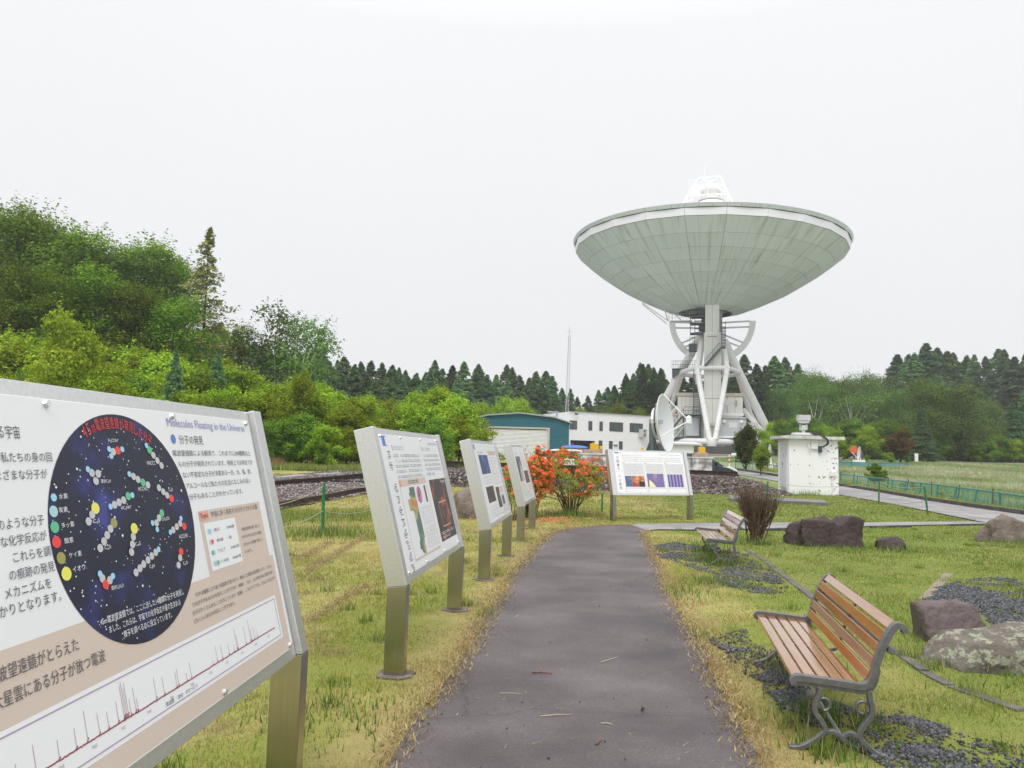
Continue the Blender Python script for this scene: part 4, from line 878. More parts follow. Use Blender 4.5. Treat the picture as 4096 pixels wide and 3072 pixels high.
# ------------------------------------------------------------------ white shed
def flaky(name):
    m = mat(name, (0.90, 0.90, 0.91), 0.75, bump=0.12, bscale=14, bdist=.01); nt = m.node_tree; b = nt.nodes['Principled BSDF']
    tc = nt.nodes.new('ShaderNodeTexCoord'); n = nt.nodes.new('ShaderNodeTexNoise'); n.inputs['Scale'].default_value = 6.5; n.inputs['Detail'].default_value = 9; n.inputs['Roughness'].default_value = .62
    sp = nt.nodes.new('ShaderNodeSeparateXYZ'); g = nt.nodes.new('ShaderNodeMapRange'); g.inputs['From Min'].default_value = .2; g.inputs['From Max'].default_value = 1.9; g.inputs['To Min'].default_value = -.035; g.inputs['To Max'].default_value = .05
    ad = nt.nodes.new('ShaderNodeMath'); ad.operation = 'ADD'; r = nt.nodes.new('ShaderNodeValToRGB'); r.color_ramp.elements[0].position = .615; r.color_ramp.elements[0].color = (.90, .90, .91, 1); r.color_ramp.elements[1].position = .632; r.color_ramp.elements[1].color = (.24, .21, .19, 1)
    l = nt.links.new; l(tc.outputs['Object'], n.inputs['Vector']); l(tc.outputs['Object'], sp.inputs[0]); l(sp.outputs['X'], g.inputs['Value']); l(n.outputs[0], ad.inputs[0]); l(g.outputs[0], ad.inputs[1]); l(ad.outputs[0], r.inputs[0]); l(r.outputs[0], b.inputs['Base Color']); return m
shed = thing('white_shed', 'small white block shed with peeling paint and an overhanging flat roof, beside the gravel embankment', 'shed', (12.02, 32.95, 0), R_(-2))
sh_m = flaky('peeling white paint'); SWd, SDp, SHt = 2.10, 1.5, 2.44
MB().bbox((0, 0, -.2), (SWd, SDp, SHt)).build('wall', sh_m, shed, bevel=.01)
MB().prism([(-.31, -.24), (SWd+.20, -.22), (SWd+.20, SDp+.25), (-.28, SDp+.25)], 'z', SHt, SHt+.13).build('roof', mat('weathered roof slab', (.62, .61, .58), .8, var=.25, scale=3, bump=.3), shed, bevel=.008)
MB().bbox((.25, .1, SHt+.131), (1.35, 1.2, SHt+.20)).build('roof_hatch', mat('grey roof sheet', (.30, .31, .32), .5), shed)
shd = MB().bbox((-.035, .30, .28), (-.001, 1.15, 2.25)).build('door', mat('pale grey door', (.62, .65, .66), .6), shed, bevel=.004)
for a, b in ((.34, .70), (.74, 1.11)): MB().bbox((-.048, a, .36), (-.036, b, 2.17)).build('door_leaf', mat('pale grey door leaf', (.68, .70, .71), .6), shd, bevel=.003)
MB().bbox((-.07, .69, 1.3), (-.049, .73, 1.42)).build('handle', dkiron, shd)
MB().bbox((-.055, .48, 1.62), (-.049, .58, 1.85)).build('notice', mat('grey notice', (.45, .48, .5), .5), shd)
MB().bbox((.92, -.09, 2.02), (1.20, -.002, 2.30)).build('junction_box', mat('white box', (.78, .78, .77), .5), shed, bevel=.008)
MB().bbox((1.24, -.11, 1.90), (1.38, -.002, 2.16)).build('switch_box', mat('dark blue grey box', (.05, .07, .10), .5), shed, bevel=.005)
MB().bbox((1.70, -.09, .88), (1.96, -.002, 1.08)).build('junction_box', mat('white box', (.78, .78, .77), .5), shed, bevel=.008)
MB().bbox((1.80, -.05, -.1), (1.86, -.002, .88)).build('conduit', mat('white box', (.78, .78, .77), .5), shed)
MB().tube([(.80, -.03, 2.28), (.82, -.10, 2.14), (.87, -.10, 1.98), (.84, -.05, 1.85)], [.02, .035, .03, .012], 8).build('cable_cover', mat('white box', (.78, .78, .77), .5), shed, smooth=True)
blk = mat('black cable', (.015, .015, .017), .5)
for dx in (0, .05): MB().tube(curve([Vector((1.0+dx, .25, SHt+.30)), Vector((1.25+dx, -.1, SHt+.20)), Vector((1.45+dx, -.36, SHt+.02)), Vector((1.50+dx, -.30, 2.25)), Vector((1.36, -.12, 2.12))], 20), .022, 7).build('cable', blk, shed, smooth=True)
MB().bbox((-.10, .35, .10), (-.002, .85, .20)).build('cable_gland', blk, shed); MB().tube([(-.08, .6, .15), (-.7, .2, .12), (-1.3, -.2, .02)], .025, 6).build('cable', blk, shed)
dev = thing('roof_instrument', 'grey box instrument on a jointed stand on the roof of the white shed', 'instrument', (12.02+.78, 33.35, SHt+.201), R_(-2))
gdev = mat('instrument grey', (.55, .55, .56), .5, var=.08, scale=6)
MB().bbox((-.42, -.2, 0), (.32, .3, .09)).build('base_plate', mat('white box', (.78, .78, .77), .5), dev); MB().tube([(0, 0, .09), (0, 0, .20)], .07, 12).build('pedestal', gdev, dev, smooth=True)
MB().bbox((-.10, -.11, .20), (.14, .11, .42)).build('gearbox', gdev, dev, bevel=.03); MB().tube([(-.15, 0, .20), (-.15, 0, .45), (0, 0, .50), (.16, 0, .45), (.16, 0, .22)], .022, 8).build('yoke', gdev, dev, smooth=True)
MB().bbox((-.19, -.16, .52), (.21, .16, .60)).build('shelf', mat('white box', (.78, .78, .77), .5), dev, bevel=.006); MB().bbox((-.24, -.2, .61), (.26, .2, .86)).build('housing', gdev, dev, bevel=.01)

# ------------------------------------------------------------------ concrete pedestals with yellow boxes
ped_m = mat('stained white concrete', (.26, .24, .22), .9, scale=2.6, col2=(.80, .79, .77), thr=(.40, .56), bump=.5, detail=8); cap_m = mat('rusty buff cap', (.30, .20, .145), .9, scale=5, col2=(.44, .34, .27), bump=.4)
yel = mat('yellow paint', (.72, .47, .018), .5, var=.07, scale=4)
def pedestal(u0, u1, vt, y, cap, ybox, label, ylab, zb, small=None):
    a, b = A(u0, vt, y), A(u1, vt, y); wd = b.x-a.x; root = thing('antenna_pedestal', label, 'pedestal', (a.x, y, zb), 0, 'concrete antenna pedestals')
    ht = a.z-zb; MB().bbox((0.03, 0, 0), (wd-.03, wd, ht-.07)).build('block', ped_m, root, bevel=.02); MB().bbox((0, -.03, ht-.069), (wd, wd, ht)).build('top_slab', mat('pale top slab', (.62, .62, .6), .85, var=.2, scale=6), root, bevel=.01)
    c0, c1 = A(cap[0], cap[2], y), A(cap[1], cap[2], y); MB().bbox((c0.x-a.x, .15, ht+.001), (c1.x-a.x, .15+wd*.6, c0.z-zb)).build('cap', cap_m, root, bevel=.015)
    y0, y1 = A(ybox[0], ybox[2], y+.3), A(ybox[1], ybox[3], y+.3); yb = thing('yellow_case', ylab, 'case', (y0.x, y+.3, c0.z+.001), 0, 'yellow cases on the pedestals'); W_, H_ = y1.x-y0.x, y0.z-c0.z-.001
    MB().bbox((0, 0, 0.02), (W_, .26, H_)).build('case_body', yel, yb, bevel=.02); MB().bbox((-.03, -.03, 0), (W_+.05, .29, .02)).build('foot_plate', yel, yb)
    MB().tube([(W_*.3, .12, H_), (W_*.3, .12, H_+.05), (W_*.7, .12, H_+.05), (W_*.7, .12, H_)], .013, 6).build('handle', yel, yb)
    if small: MB().bbox((W_+.06, .02, 0.02), (W_+.20, .2, .17)).build('side_box', yel, yb, bevel=.02)
pedestal(2768, 2852, 1827, 33.9, (2783, 2838, 1810), (2797, 2822, 1788, 1810), 'square concrete pedestal behind the rail, in front of the dark blue car', 'yellow case with handle in front of the telescope base', .68)
pedestal(2319, 2432, 1812, 34.6, (2337, 2412, 1797), (2362, 2394, 1774, 1797), 'square concrete pedestal above the right-hand azalea', 'yellow case with a small side box above the azaleas', .68, True)
# ------------------------------------------------------------------ buildings
# teal hangar: front gable faces us, long side runs back
teal = mat('teal steel siding', (0.004, 0.115, 0.165), 0.6, var=0.12, scale=2.5, stretch=(1, 1, 6)); HY = 92.0
def hp(u, v, y=HY): p = A(u, v, y); return p
ha = hp(1883, 1680); hb = hp(2277, 1692); gz = float(h(2, HY))
hang = thing('hangar', 'teal gabled hangar with a wide white roller door', 'hangar', (ha.x, HY, gz)); Wd = hb.x-ha.x
def hl(u, v): p = hp(u, v); return (p.x-ha.x, p.z-gz)
prof = [(0, -.3), (Wd, -.3), (Wd, hl(2277, 1692)[1]), hl(2216, 1671), hl(2080, 1654), hl(1943, 1663), (0, hl(1883, 1681)[1])]
D0, D1 = hl(1952, 1711), hl(2195, 1716)
# front wall around the door opening
dx0, dx1, dz = D0[0], D1[0], D0[1]
mbh = MB()
def siding(x0, x1, z0, z1f):
    z = z0; st = 0.235
    while True:
        zt = z+st; xm = (x0+x1)/2
        if zt > min(z1f(x0), z1f(x1)): break
        mbh._add([(x0, 0.0, z), (x1, 0.0, z), (x1, -.035, z+.02), (x0, -.035, z+.02), (x0, 0, zt), (x1, 0, zt)], [(0, 1, 2, 3), (3, 2, 5, 4)]); z = zt
    mbh._add([(x0, 0.0, z), (x1, 0.0, z), (x1, 0.0, z1f(x1)), (x0, 0.0, z1f(x0))], [(0, 1, 2, 3)])
top = [(0, prof[6][1]), (hl(1943, 1663)), hl(2080, 1654), hl(2216, 1671), (Wd, prof[2][1])]
def roofz(x):
    for i in range(4):
        if x <= top[i+1][0]+1e-6: t = (x-top[i][0])/(top[i+1][0]-top[i][0]); return top[i][1]*(1-t)+top[i+1][1]*t
    return top[-1][1]
siding(0, dx0, -.3, roofz); siding(dx1, Wd, -.3, roofz)
xs_ = [dx0, top[1][0] if top[1][0] > dx0 else dx0+.01, top[2][0], dx1]
for i in range(3): siding(xs_[i], xs_[i+1], dz, roofz)
mbh.build('front_wall', teal, hang, fix=False)
BL = 26.0
MB().quad((Wd, 0, -.3), (Wd, BL, -.3), (Wd, BL, prof[2][1]), (Wd, 0, prof[2][1])).quad((0, 0, -.3), (0, BL, -.3), (0, BL, prof[6][1]), (0, 0, prof[6][1])).build('side_wall', teal, hang, fix=False)
mb = MB(); tt = [(top[0][0]-.25, top[0][1]-.05)]+top[1:4]+[(top[4][0]+.3, top[4][1]-.08)]
for i in range(4):
    (x0, z0), (x1, z1) = tt[i], tt[i+1]; mb._add([(x0, -.35, z0), (x1, -.35, z1), (x1, BL, z1), (x0, BL, z0), (x0, -.35, z0+.14), (x1, -.35, z1+.14), (x1, BL, z1+.14), (x0, BL, z0+.14)], [(0, 1, 2, 3), (4, 5, 6, 7), (0, 1, 5, 4), (1, 2, 6, 5), (3, 0, 4, 7)])
mb.build('roof', mat('hangar roof sheet', (.42, .46, .47), .5, metal=.3), hang)
door = MB(); z = -.2; 
while z < dz-.1: door._add([(dx0+.12, .10, z), (dx1-.12, .10, z), (dx1-.12, .04, z+.06), (dx0+.12, .04, z+.06), (dx1-.12, .10, z+.16), (dx0+.12, .10, z+.16)], [(0, 1, 2, 3), (3, 2, 4, 5)]); z += .16
dd = door.build('roller_door', mat('roller door paint', (.68, .69, .71), .5, var=.06, scale=1), hang, fix=False)
mb = MB(); mb.bbox((dx0-.12, -.06, -.3), (dx0+.12, .12, dz)); mb.bbox((dx1-.12, -.06, -.3), (dx1+.12, .12, dz)); mb.bbox((dx0-.12, -.06, dz), (dx1+.12, .12, dz+.2)); mb.build('door_frame', mat('hangar door frame', (.52, .50, .44), .6), hang)
MB().bbox((Wd+.001, .6, -.2), (Wd+.06, 1.6, 2.2)).build('side_door', mat('white door', (.7, .7, .7), .5), hang)
# white two-storey building
wy = 112.0; wz = float(h(8, wy)); c0 = A(2277, 1647, wy); wall_m = mat('white render', (.87, .87, .86), .8, var=.025, scale=.6); dkf = mat('dark window frame', (.045, .05, .055), .4); glass = mat('window glass', (.10, .125, .135), .06, spec=.8)
whb = thing('white_building', 'white flat-roofed two-storey building behind the teal hangar', 'building', (c0.x, wy, wz))
c1 = A(2620, 1664, wy+8); W2 = Vector((c1.x-c0.x, 8.0)); a2 = math.atan2(W2.y, W2.x); LW = W2.length; HT = c0.z-wz
c2 = A(2174, 1656, wy+9); 
rt = thing('white_wing_face', None, None)
bpy.data.objects.remove(rt)
whb.rotation_euler = (0, 0, a2)
def wl(u, v):
    """pixel -> (along the right face, height)"""
    d = ray(u, v); n_ = Vector((-math.sin(a2), math.cos(a2), 0)); k = (c0-CPOS).dot(n_)/d.dot(n_); X = CPOS+d*k-c0; return X.x*math.cos(a2)+X.y*math.sin(a2), CPOS.z+d.z*k-wz
q = Vector((c2.x-c0.x, c2.y-c0.y, 0)); qx = q.x*math.cos(-a2)-q.y*math.sin(-a2); qy = q.x*math.sin(-a2)+q.y*math.cos(-a2)
o0, o1 = wl(2290, 1760), wl(2379, 1764)
mb = MB(); Z0 = -.5
# right face with the recessed bay: built as pieces round the opening
ob0, ob1, obz = .3, o1[0], o1[1]
mb.quad((0, 0, obz), (LW, 0, obz), (LW, 0, HT), (0, 0, HT)); mb.quad((ob1, 0, Z0), (LW, 0, Z0), (LW, 0, obz), (ob1, 0, obz)); mb.quad((0, 0, Z0), (ob0, 0, Z0), (ob0, 0, obz), (0, 0, obz))
mb.quad((0, 0, Z0), (qx, qy, Z0), (qx, qy, HT), (0, 0, HT)); mb._add([(0, 0, HT-.02), (LW, 0, HT-.02), (LW, 14, HT-.02), (qx, qy+8, HT-.02), (qx, qy, HT-.02)], [(0, 1, 2, 3, 4)])
mb.quad((LW, 0, Z0), (LW, 14, Z0), (LW, 14, HT), (LW, 0, HT)); mb.build('wall', wall_m, whb, fix=False)
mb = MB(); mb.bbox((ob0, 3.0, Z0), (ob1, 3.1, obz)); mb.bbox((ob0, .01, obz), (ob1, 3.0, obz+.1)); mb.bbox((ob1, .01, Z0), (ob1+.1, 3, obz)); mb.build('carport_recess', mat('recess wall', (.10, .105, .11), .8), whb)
MB().bbox((1.9, 2.9, 1.6), (2.9, 2.99, 2.4)).build('recess_sign', mat('grey notice', (.45, .48, .5), .5), whb)
mb = MB(); mb.bbox((-.05, -.12, HT), (LW+.05, .06, HT+.10)); mb.build('parapet_cap', mat('parapet metal', (.5, .51, .52), .4, metal=.4), whb)
def window(parent, x0, z0, x1, z1, bars=(), y=0, label=None):
    fr = .09; mb = MB(); mb.bbox((x0, y-.06, z0), (x1, y+.04, z0+fr)); mb.bbox((x0, y-.06, z1-fr), (x1, y+.04, z1)); mb.bbox((x0, y-.06, z0+fr+.002), (x0+fr, y+.04, z1-fr-.002)); mb.bbox((x1-fr, y-.06, z0+fr+.002), (x1, y+.04, z1-fr-.002))
    for b in bars: mb.bbox((b-fr/2, y-.05, z0+fr+.002), (b+fr/2, y+.04, z1-fr-.002))
    w_ = mb.build('window', dkf, parent); xs = [x0]+list(bars)+[x1]
    for i in range(len(xs)-1): MB().bbox((xs[i]+fr*.5, y-.02, z0+fr), (xs[i+1]-fr*.5, y-.01, z1-fr)).build('pane', glass, w_)
    return w_
for (u0, v0, u1, v1, bs) in ((2268, 1681, 2307, 1718, 1), (2354, 1704-20, 2368, 1722, 0), (2398, 1686, 2410, 1724, 0), (2438, 1688, 2491, 1727, 2), (2519, 1692, 2570, 1730, 2), (2395, 1762, 2408, 1812, 0), (2436, 1764, 2449, 1812, 0), (2476, 1765, 2489, 1812, 0)):
    a, b = wl(u0, v0), wl(u1, v1); a = (max(a[0], .1), a[1]); bars = {0: (), 1: ((a[0]+b[0])/2,), 2: (a[0]+(b[0]-a[0])*.27, a[0]+(b[0]-a[0])*.74)}[bs]; window(whb, a[0], b[1], b[0], a[1], bars)
a = wl(2296, 1650); MB().tube([(a[0], -.3, HT-.25), (a[0]+.5, -.3, HT-.3)], .12, 8).build('camera', mat('dark window frame', (.045, .05, .055)), whb)
a, b = wl(2454, 1778), wl(2469, 1785); MB().bbox((a[0], -.10, b[1]), (b[0], -.01, a[1])).build('nameplate', mat('dark sign plate', (.16, .19, .18), .5), whb)
a, b = wl(2553, 1716), wl(2576, 1749); ac = thing('air_conditioner', 'double-fan air conditioner unit on the white building, beside the left telescope leg', 'air conditioner', Vector((c0.x, c0.y, wz))+Vector((a[0]*math.cos(a2), a[0]*math.sin(a2), b[1])), a2)
AW, AH = b[0]-a[0], a[1]-b[1]; MB().bbox((0, -.75, 0), (AW, -.13, AH)).build('casing', mat('beige casing', (.60, .59, .54), .5), ac, bevel=.02)
for k_ in (.27, .75): MB().tube([(AW*.58, -.75, AH*k_), (AW*.58, -.80, AH*k_)], AH*.18, 16).build('fan', mat('dark grille', (.08, .085, .09), .5), ac); MB().tube([(AW*.58, -.80, AH*k_), (AW*.58, -.82, AH*k_)], AH*.07, 12).build('fan_hub', mat('beige casing', (.60, .59, .54), .5), ac)
a = A(2213, 1650, 116); MB().bbox((-.8, -.3, 0), (.8, .3, .15)).bbox((-.6, -.1, -.9), (-.5, .1, 0)).bbox((.5, -.1, -.9), (.6, .1, 0)).build('roof_vent', mat('parapet metal', (.5, .51, .52), .4)).location = a
tag(bpy.data.objects['roof_vent'], 'small metal frame on the roof of the white building', 'vent')
# lattice mast
mz = 118.0; ma, mt_ = XY(2260, mz), A(2268, 1305, mz); mast = thing('radio_mast', 'slender grey lattice radio mast behind the white building', 'mast', ma); mH = mt_.z-ma.z; mm = mat('galvanised steel', (.50, .51, .52), .5, metal=.3)
for k_ in range(3):
    a = 6.283*k_/3; MB().tube([(.34*math.cos(a), .34*math.sin(a), 0), (.20*math.cos(a)+.3, .20*math.sin(a), mH*.93)], .035, 4).build('mast_leg', mm, mast)
mb = MB(); nseg = 30
for i in range(nseg):
    for k_ in range(3):
        a, b = 6.283*k_/3, 6.283*(k_+1)/3; f0, f1 = i/nseg, (i+1)/nseg; r0, r1 = .34-.14*f0, .34-.14*f1
        mb.tube([(r0*math.cos(a)+.3*f0, r0*math.sin(a), mH*.93*f0), (r1*math.cos(b)+.3*f1, r1*math.sin(b), mH*.93*f1)], .018, 3, caps=False); mb.tube([(r0*math.cos(a)+.3*f0, r0*math.sin(a), mH*.93*f0), (r0*math.cos(b)+.3*f0, r0*math.sin(b), mH*.93*f0)], .018, 3, caps=False)
tag(mb.build('lattice_bracing', mm, mast), kind='stuff'); MB().tube([(.3, 0, mH*.93), (.3, 0, mH)], .03, 4).build('antenna_rod', mm, mast); MB().tube([(-.1, 0, mH*.96), (.9, 0, mH*.955)], .03, 4).build('cross_arm', mm, mast)

# ------------------------------------------------------------------ the big radio telescope
TX, TY = 32.283, 125.70; TA = math.atan2(TX, TY); TZ = float(h(TX, TY))
ER = Vector((math.cos(TA), -math.sin(TA), 0)); EF = Vector((math.sin(TA), math.cos(TA), 0)); TO = Vector((TX, TY, 0))
def TP(u, v, fw=0):
    """pixel -> telescope-local point on the plane 'fw' metres behind the centre"""
    d = ray(u, v); O = TO+EF*fw; k = (O-CPOS).dot(EF)/d.dot(EF); X = CPOS+d*k-O; return Vector((X.dot(ER), fw, CPOS.z+d.z*k))
TA_ = lambda x, y, fw=0: TP(2560+x/3.95, 1180+y/3.95, fw)
TB_ = lambda x, y, fw=0: TP(2560+x/3.687, 1560+y/3.687, fw)
tel = thing('radio_telescope', 'giant white radio telescope with its bowl turned to the sky', 'radio telescope', (TX, TY, 0), -TA)
wt = mat('telescope white paint', (.86, .86, .85), .5, var=.05, scale=.35, detail=8); cream = mat('cream cladding', (.76, .76, .70), .6, var=.05, scale=.4, detail=6); gmet = mat('dark grey steel', (.10, .115, .125), .55, metal=.2); lgm = mat('light grey panel', (.56, .58, .59), .6, var=.05, scale=.8)
buff = mat('buff fascia', (.60, .50, .40), .7, var=.06, scale=1); tdark = mat('dark machinery', (.07, .08, .085), .6)
# bowl
bowl = thing('bowl_tilt', None, None); bowl.parent = tel; bowl.name = 'bowl'; bowl.location = (0, 0, 0)
for k_ in ('label', 'category'):
    if k_ in bowl: del bowl[k_]
bowl.matrix_local = Matrix.Translation((0, 0, 37.2)) @ Matrix.Rotation(0.0268, 4, 'Y') @ Matrix.Rotation(-0.004, 4, 'X') @ Matrix.Rotation(R_(6.9), 4, 'Z')
def bowlmat():
    m = bpy.data.materials.new('bowl underside paint'); m.use_nodes = True; nt = m.node_tree; b = nt.nodes['Principled BSDF']; b.inputs['Roughness'].default_value = .6; b.inputs['Specular IOR Level'].default_value = .2; N_ = nt.nodes.new; l = nt.links.new
    tc = N_('ShaderNodeTexCoord'); tc.object = bowl; sp = N_('ShaderNodeSeparateXYZ'); l(tc.outputs['Object'], sp.inputs[0])
    at = N_('ShaderNodeMath'); at.operation = 'ARCTAN2'; l(sp.outputs['Y'], at.inputs[0]); l(sp.outputs['X'], at.inputs[1])
    cb = N_('ShaderNodeCombineXYZ'); sc1 = N_('ShaderNodeMath'); sc1.operation = 'MULTIPLY'; sc1.inputs[1].default_value = 26; l(at.outputs[0], sc1.inputs[0]); sc2 = N_('ShaderNodeMath'); sc2.operation = 'MULTIPLY'; sc2.inputs[1].default_value = .22; l(sp.outputs['Z'], sc2.inputs[0])
    l(sc1.outputs[0], cb.inputs[0]); l(sc2.outputs[0], cb.inputs[1]); n = N_('ShaderNodeTexNoise'); n.inputs['Scale'].default_value = 1; n.inputs['Detail'].default_value = 5; l(cb.outputs[0], n.inputs['Vector'])
    r = N_('ShaderNodeValToRGB'); r.color_ramp.elements[0].position = .24; r.color_ramp.elements[0].color = (.46, .49, .42, 1); r.color_ramp.elements[1].position = .46; r.color_ramp.elements[1].color = (.68, .75, .71, 1); l(n.outputs[0], r.inputs[0])
    # every panel a slightly different tone
    oi = N_('ShaderNodeObjectInfo'); hs = N_('ShaderNodeHueSaturation'); mr = N_('ShaderNodeMapRange'); mr.inputs['To Min'].default_value = .955; mr.inputs['To Max'].default_value = 1.045; l(oi.outputs['Random'], mr.inputs[0]); l(mr.outputs[0], hs.inputs['Value']); l(r.outputs[0], hs.inputs['Color']); l(hs.outputs[0], b.inputs['Base Color']); return m
bwm = bowlmat(); rimw = mat('bowl rim white', (.88, .89, .90), .5)
PR_ = [(22.00, 35.50), (19.87, 33.68), (17.90, 32.15), (15.87, 30.78), (13.81, 29.47), (11.55, 28.36), (9.34, 27.30), (6.49, 26.08), (4.38, 25.58)]
NF = 24; dA = 2*math.pi/NF
def panel_mesh(name, r0, z0, r1, z1, m, nsub=3, gap=.028, thick=.10, polyg=True, ang=dA):
    """one cladding panel of the bowl (flat facet), split by fine joints into nsub sheets"""
    mb = MB(); z0 -= 37.2; z1 -= 37.2
    for k_ in range(nsub):
        f0, f1 = k_/nsub, (k_+1)/nsub; vs = []
        for (r, z) in ((r0, z0), (r1, z1)):
            c_ = Vector((r*math.cos(-ang/2), r*math.sin(-ang/2))); d_ = Vector((r*math.cos(ang/2), r*math.sin(ang/2))); L_ = (d_-c_).length
            ga = (gap if k_ == 0 else gap*.35)/L_; gb = (gap if k_ == nsub-1 else gap*.35)/L_
            vs += [(c_.lerp(d_, f0+ga), z), (c_.lerp(d_, f1-gb), z)]
        sl = Vector((r1-r0, z1-z0)).normalized(); g = gap*.9
        P_ = [Vector((p.x, p.y, z)) for p, z in vs]; dn = (P_[2]-P_[0]).normalized(); P_ = [P_[0]+dn*g, P_[1]+dn*g, P_[2]-dn*g, P_[3]-dn*g]
        nn = (P_[1]-P_[0]).cross(P_[2]-P_[0]).normalized()
        if nn.dot(Vector((P_[0].x, P_[0].y, -abs(P_[0].x)))) < 0: nn = -nn
        Q = [p-nn*thick for p in P_]; mb._add(P_+Q, [(0, 1, 3, 2), (6, 7, 5, 4), (0, 4, 5, 1), (1, 5, 7, 3), (3, 7, 6, 2), (2, 6, 4, 0)])
    me = mb.mesh(name, m); recalc(me); return me
for i in range(len(PR_)-1):
    me = panel_mesh('panel', *PR_[i], *PR_[i+1], bwm, nsub=3 if i < 6 else 2)
    for k_ in range(NF): link('panel', me, bowl, Matrix.Rotation(k_*dA+dA/2, 4, 'Z'))
me = panel_mesh('band_panel', 22.25, 36.62, 22.08, 35.53, rimw, nsub=1, gap=.03)
for k_ in range(NF): link('band_panel', me, bowl, Matrix.Rotation(k_*dA+dA/2, 4, 'Z'))
me = panel_mesh('rim_panel', 22.56, 37.16, 22.28, 36.66, bwm, nsub=1, gap=.02, ang=2*math.pi/72)
for k_ in range(72): link('rim_panel', me, bowl, Matrix.Rotation((k_+.5)*2*math.pi/72, 4, 'Z'))
lin = [(22.30, -.05), (22.05, -.60), (21.88, -1.68)]+[(r-.14, z-37.2+.12) for r, z in PR_[1:]]
MB().lathe(lin, 24).build('frame_shell', mat('bowl joint shadow grey', (.16, .175, .165), .8), bowl, fix=False)
MB().lathe([(22.52, .0), (22.40, .05), (18, -2.2), (12, -5.0), (6, -6.8), (.1, -7.4)], 96).build('reflector', rimw, bowl, smooth=True, fix=False)
MB().lathe([(4.36, 25.55-37.2), (4.0, 25.45-37.2), (3.7, 26.1-37.2)], 48).build('hub_ring', tdark, bowl, fix=False); MB().lathe([(3.7, 26.1-37.2), (.1, 26.6-37.2)], 48).build('hub_plate', mat('hub grey', (.40, .41, .40), .7), bowl, fix=False)
# secondary support above the bowl
sub = MB(); zt, zb_ = 48.5, 44.9; mbx = MB(); tb_ = [(-3.3, -3.3), (3.3, -3.3), (3.3, 3.3), (-3.3, 3.3)]; tt_ = [(-1.3, -1.7), (2.1, -1.7), (2.1, 1.7), (-1.3, 1.7)]
for i in range(4):
    leg0 = Vector((tb_[i][0]*2.6, tb_[i][1]*2.6, 31.5)); b_ = Vector((*tb_[i], zb_)); t_ = Vector((*tt_[i], zt)); j = (i+1) % 4; b2_ = Vector((*tb_[j], zb_)); t2_ = Vector((*tt_[j], zt)); MB().tube([leg0, b_, t_], .13, 6).build('quadrupod_leg', wt, tel, smooth=True)
    mbx.tube([t_, t2_], .09, 5); mbx.tube([b_, t2_], .07, 5); mbx.tube([t_, b2_], .07, 5); mbx.tube([b_.lerp(t_, .5), b2_.lerp(t2_, .5)], .08, 5); mbx.tube([b_, b2_], .1, 5); mbx.tube([b_.lerp(t_, .5), Vector((.4, 0, zb_+1.4))], .06, 5); mbx.tube([(b_+b2_)/2, Vector((.4, 0, zt))], .06, 5); mbx.tube([(t_+t2_)/2, b_.lerp(t_, .5)], .05, 5)
mbx.build('top_lattice', wt, tel)
MB().lathe([(2.0, 0), (2.2, .15), (1.8, .55), (1.6, .8), (1.5, 1.9), (.6, 2.4), (.1, 2.5)], 20, (.5, 0, 44.7)).build('secondary_mirror_hub', mat('hub light grey', (.60, .60, .58), .6), tel, smooth=True); MB().lathe([(.1, .75), (1.6, .55), (2.45, .05), (2.5, -.05), (.1, -.6)], 28, (.55, 0, 44.3)).build('secondary_mirror', wt, tel, smooth=True)
MB().tube([(-.47, 0, 48.6), (-.47, 0, 50.5), (-.45, 0, 51.7)], [.07, .045, .02], 5).build('lightning_rod', wt, tel)
mbx = MB()
for i in range(6): mbx.tube([(-3.1+.28*i, -1.6, 45.2), (-3.1+.28*i, -1.6, 48.2)], .025, 4)
mbx.tube([(-3.1, -1.6, 48.2), (-1.2, -1.6, 48.2)], .03, 4); mbx.bbox((-2.8, -2.4, 45.6), (-1.3, -1.2, 46.1)); mbx.tube([(-3.0, -1.6, 46.5), (-1.2, -1.6, 46.6)], .06, 4); mbx.build('top_platform', wt, tel)
# column
cl = MB(); cl.bbox((-.28, -6.2, 21.35), (1.90, -3.6, 26.75)); cn = cl.build('column', cream, tel, bevel=.03)
MB().bbox((-.44, -6.35, 3.4), (2.20, -3.2, 21.2)).build('column', cream, tel, bevel=.03); MB().bbox((-.50, -6.42, 21.2), (2.26, -3.2, 21.36)).build('column_ledge', wt, tel)
dl = mat('panel joint', (.30, .31, .28), .8)
mb = MB()
for z in (10.9, 16.0): mb.bbox((-.46, -6.37, z-.04), (2.22, -6.30, z+.04))
mb.bbox((.80, -6.22, 21.4), (.84, -6.19, 26.74)); mb.bbox((.86, -6.37, 3.5), (.90, -6.34, 21.1)); mb.bbox((-.27, -6.22, 25.9), (1.89, -6.19, 25.95)); mb.bbox((.1, -6.5, 20.72), (1.5, -6.36, 20.78)); mb.build('column_joints', dl, tel)
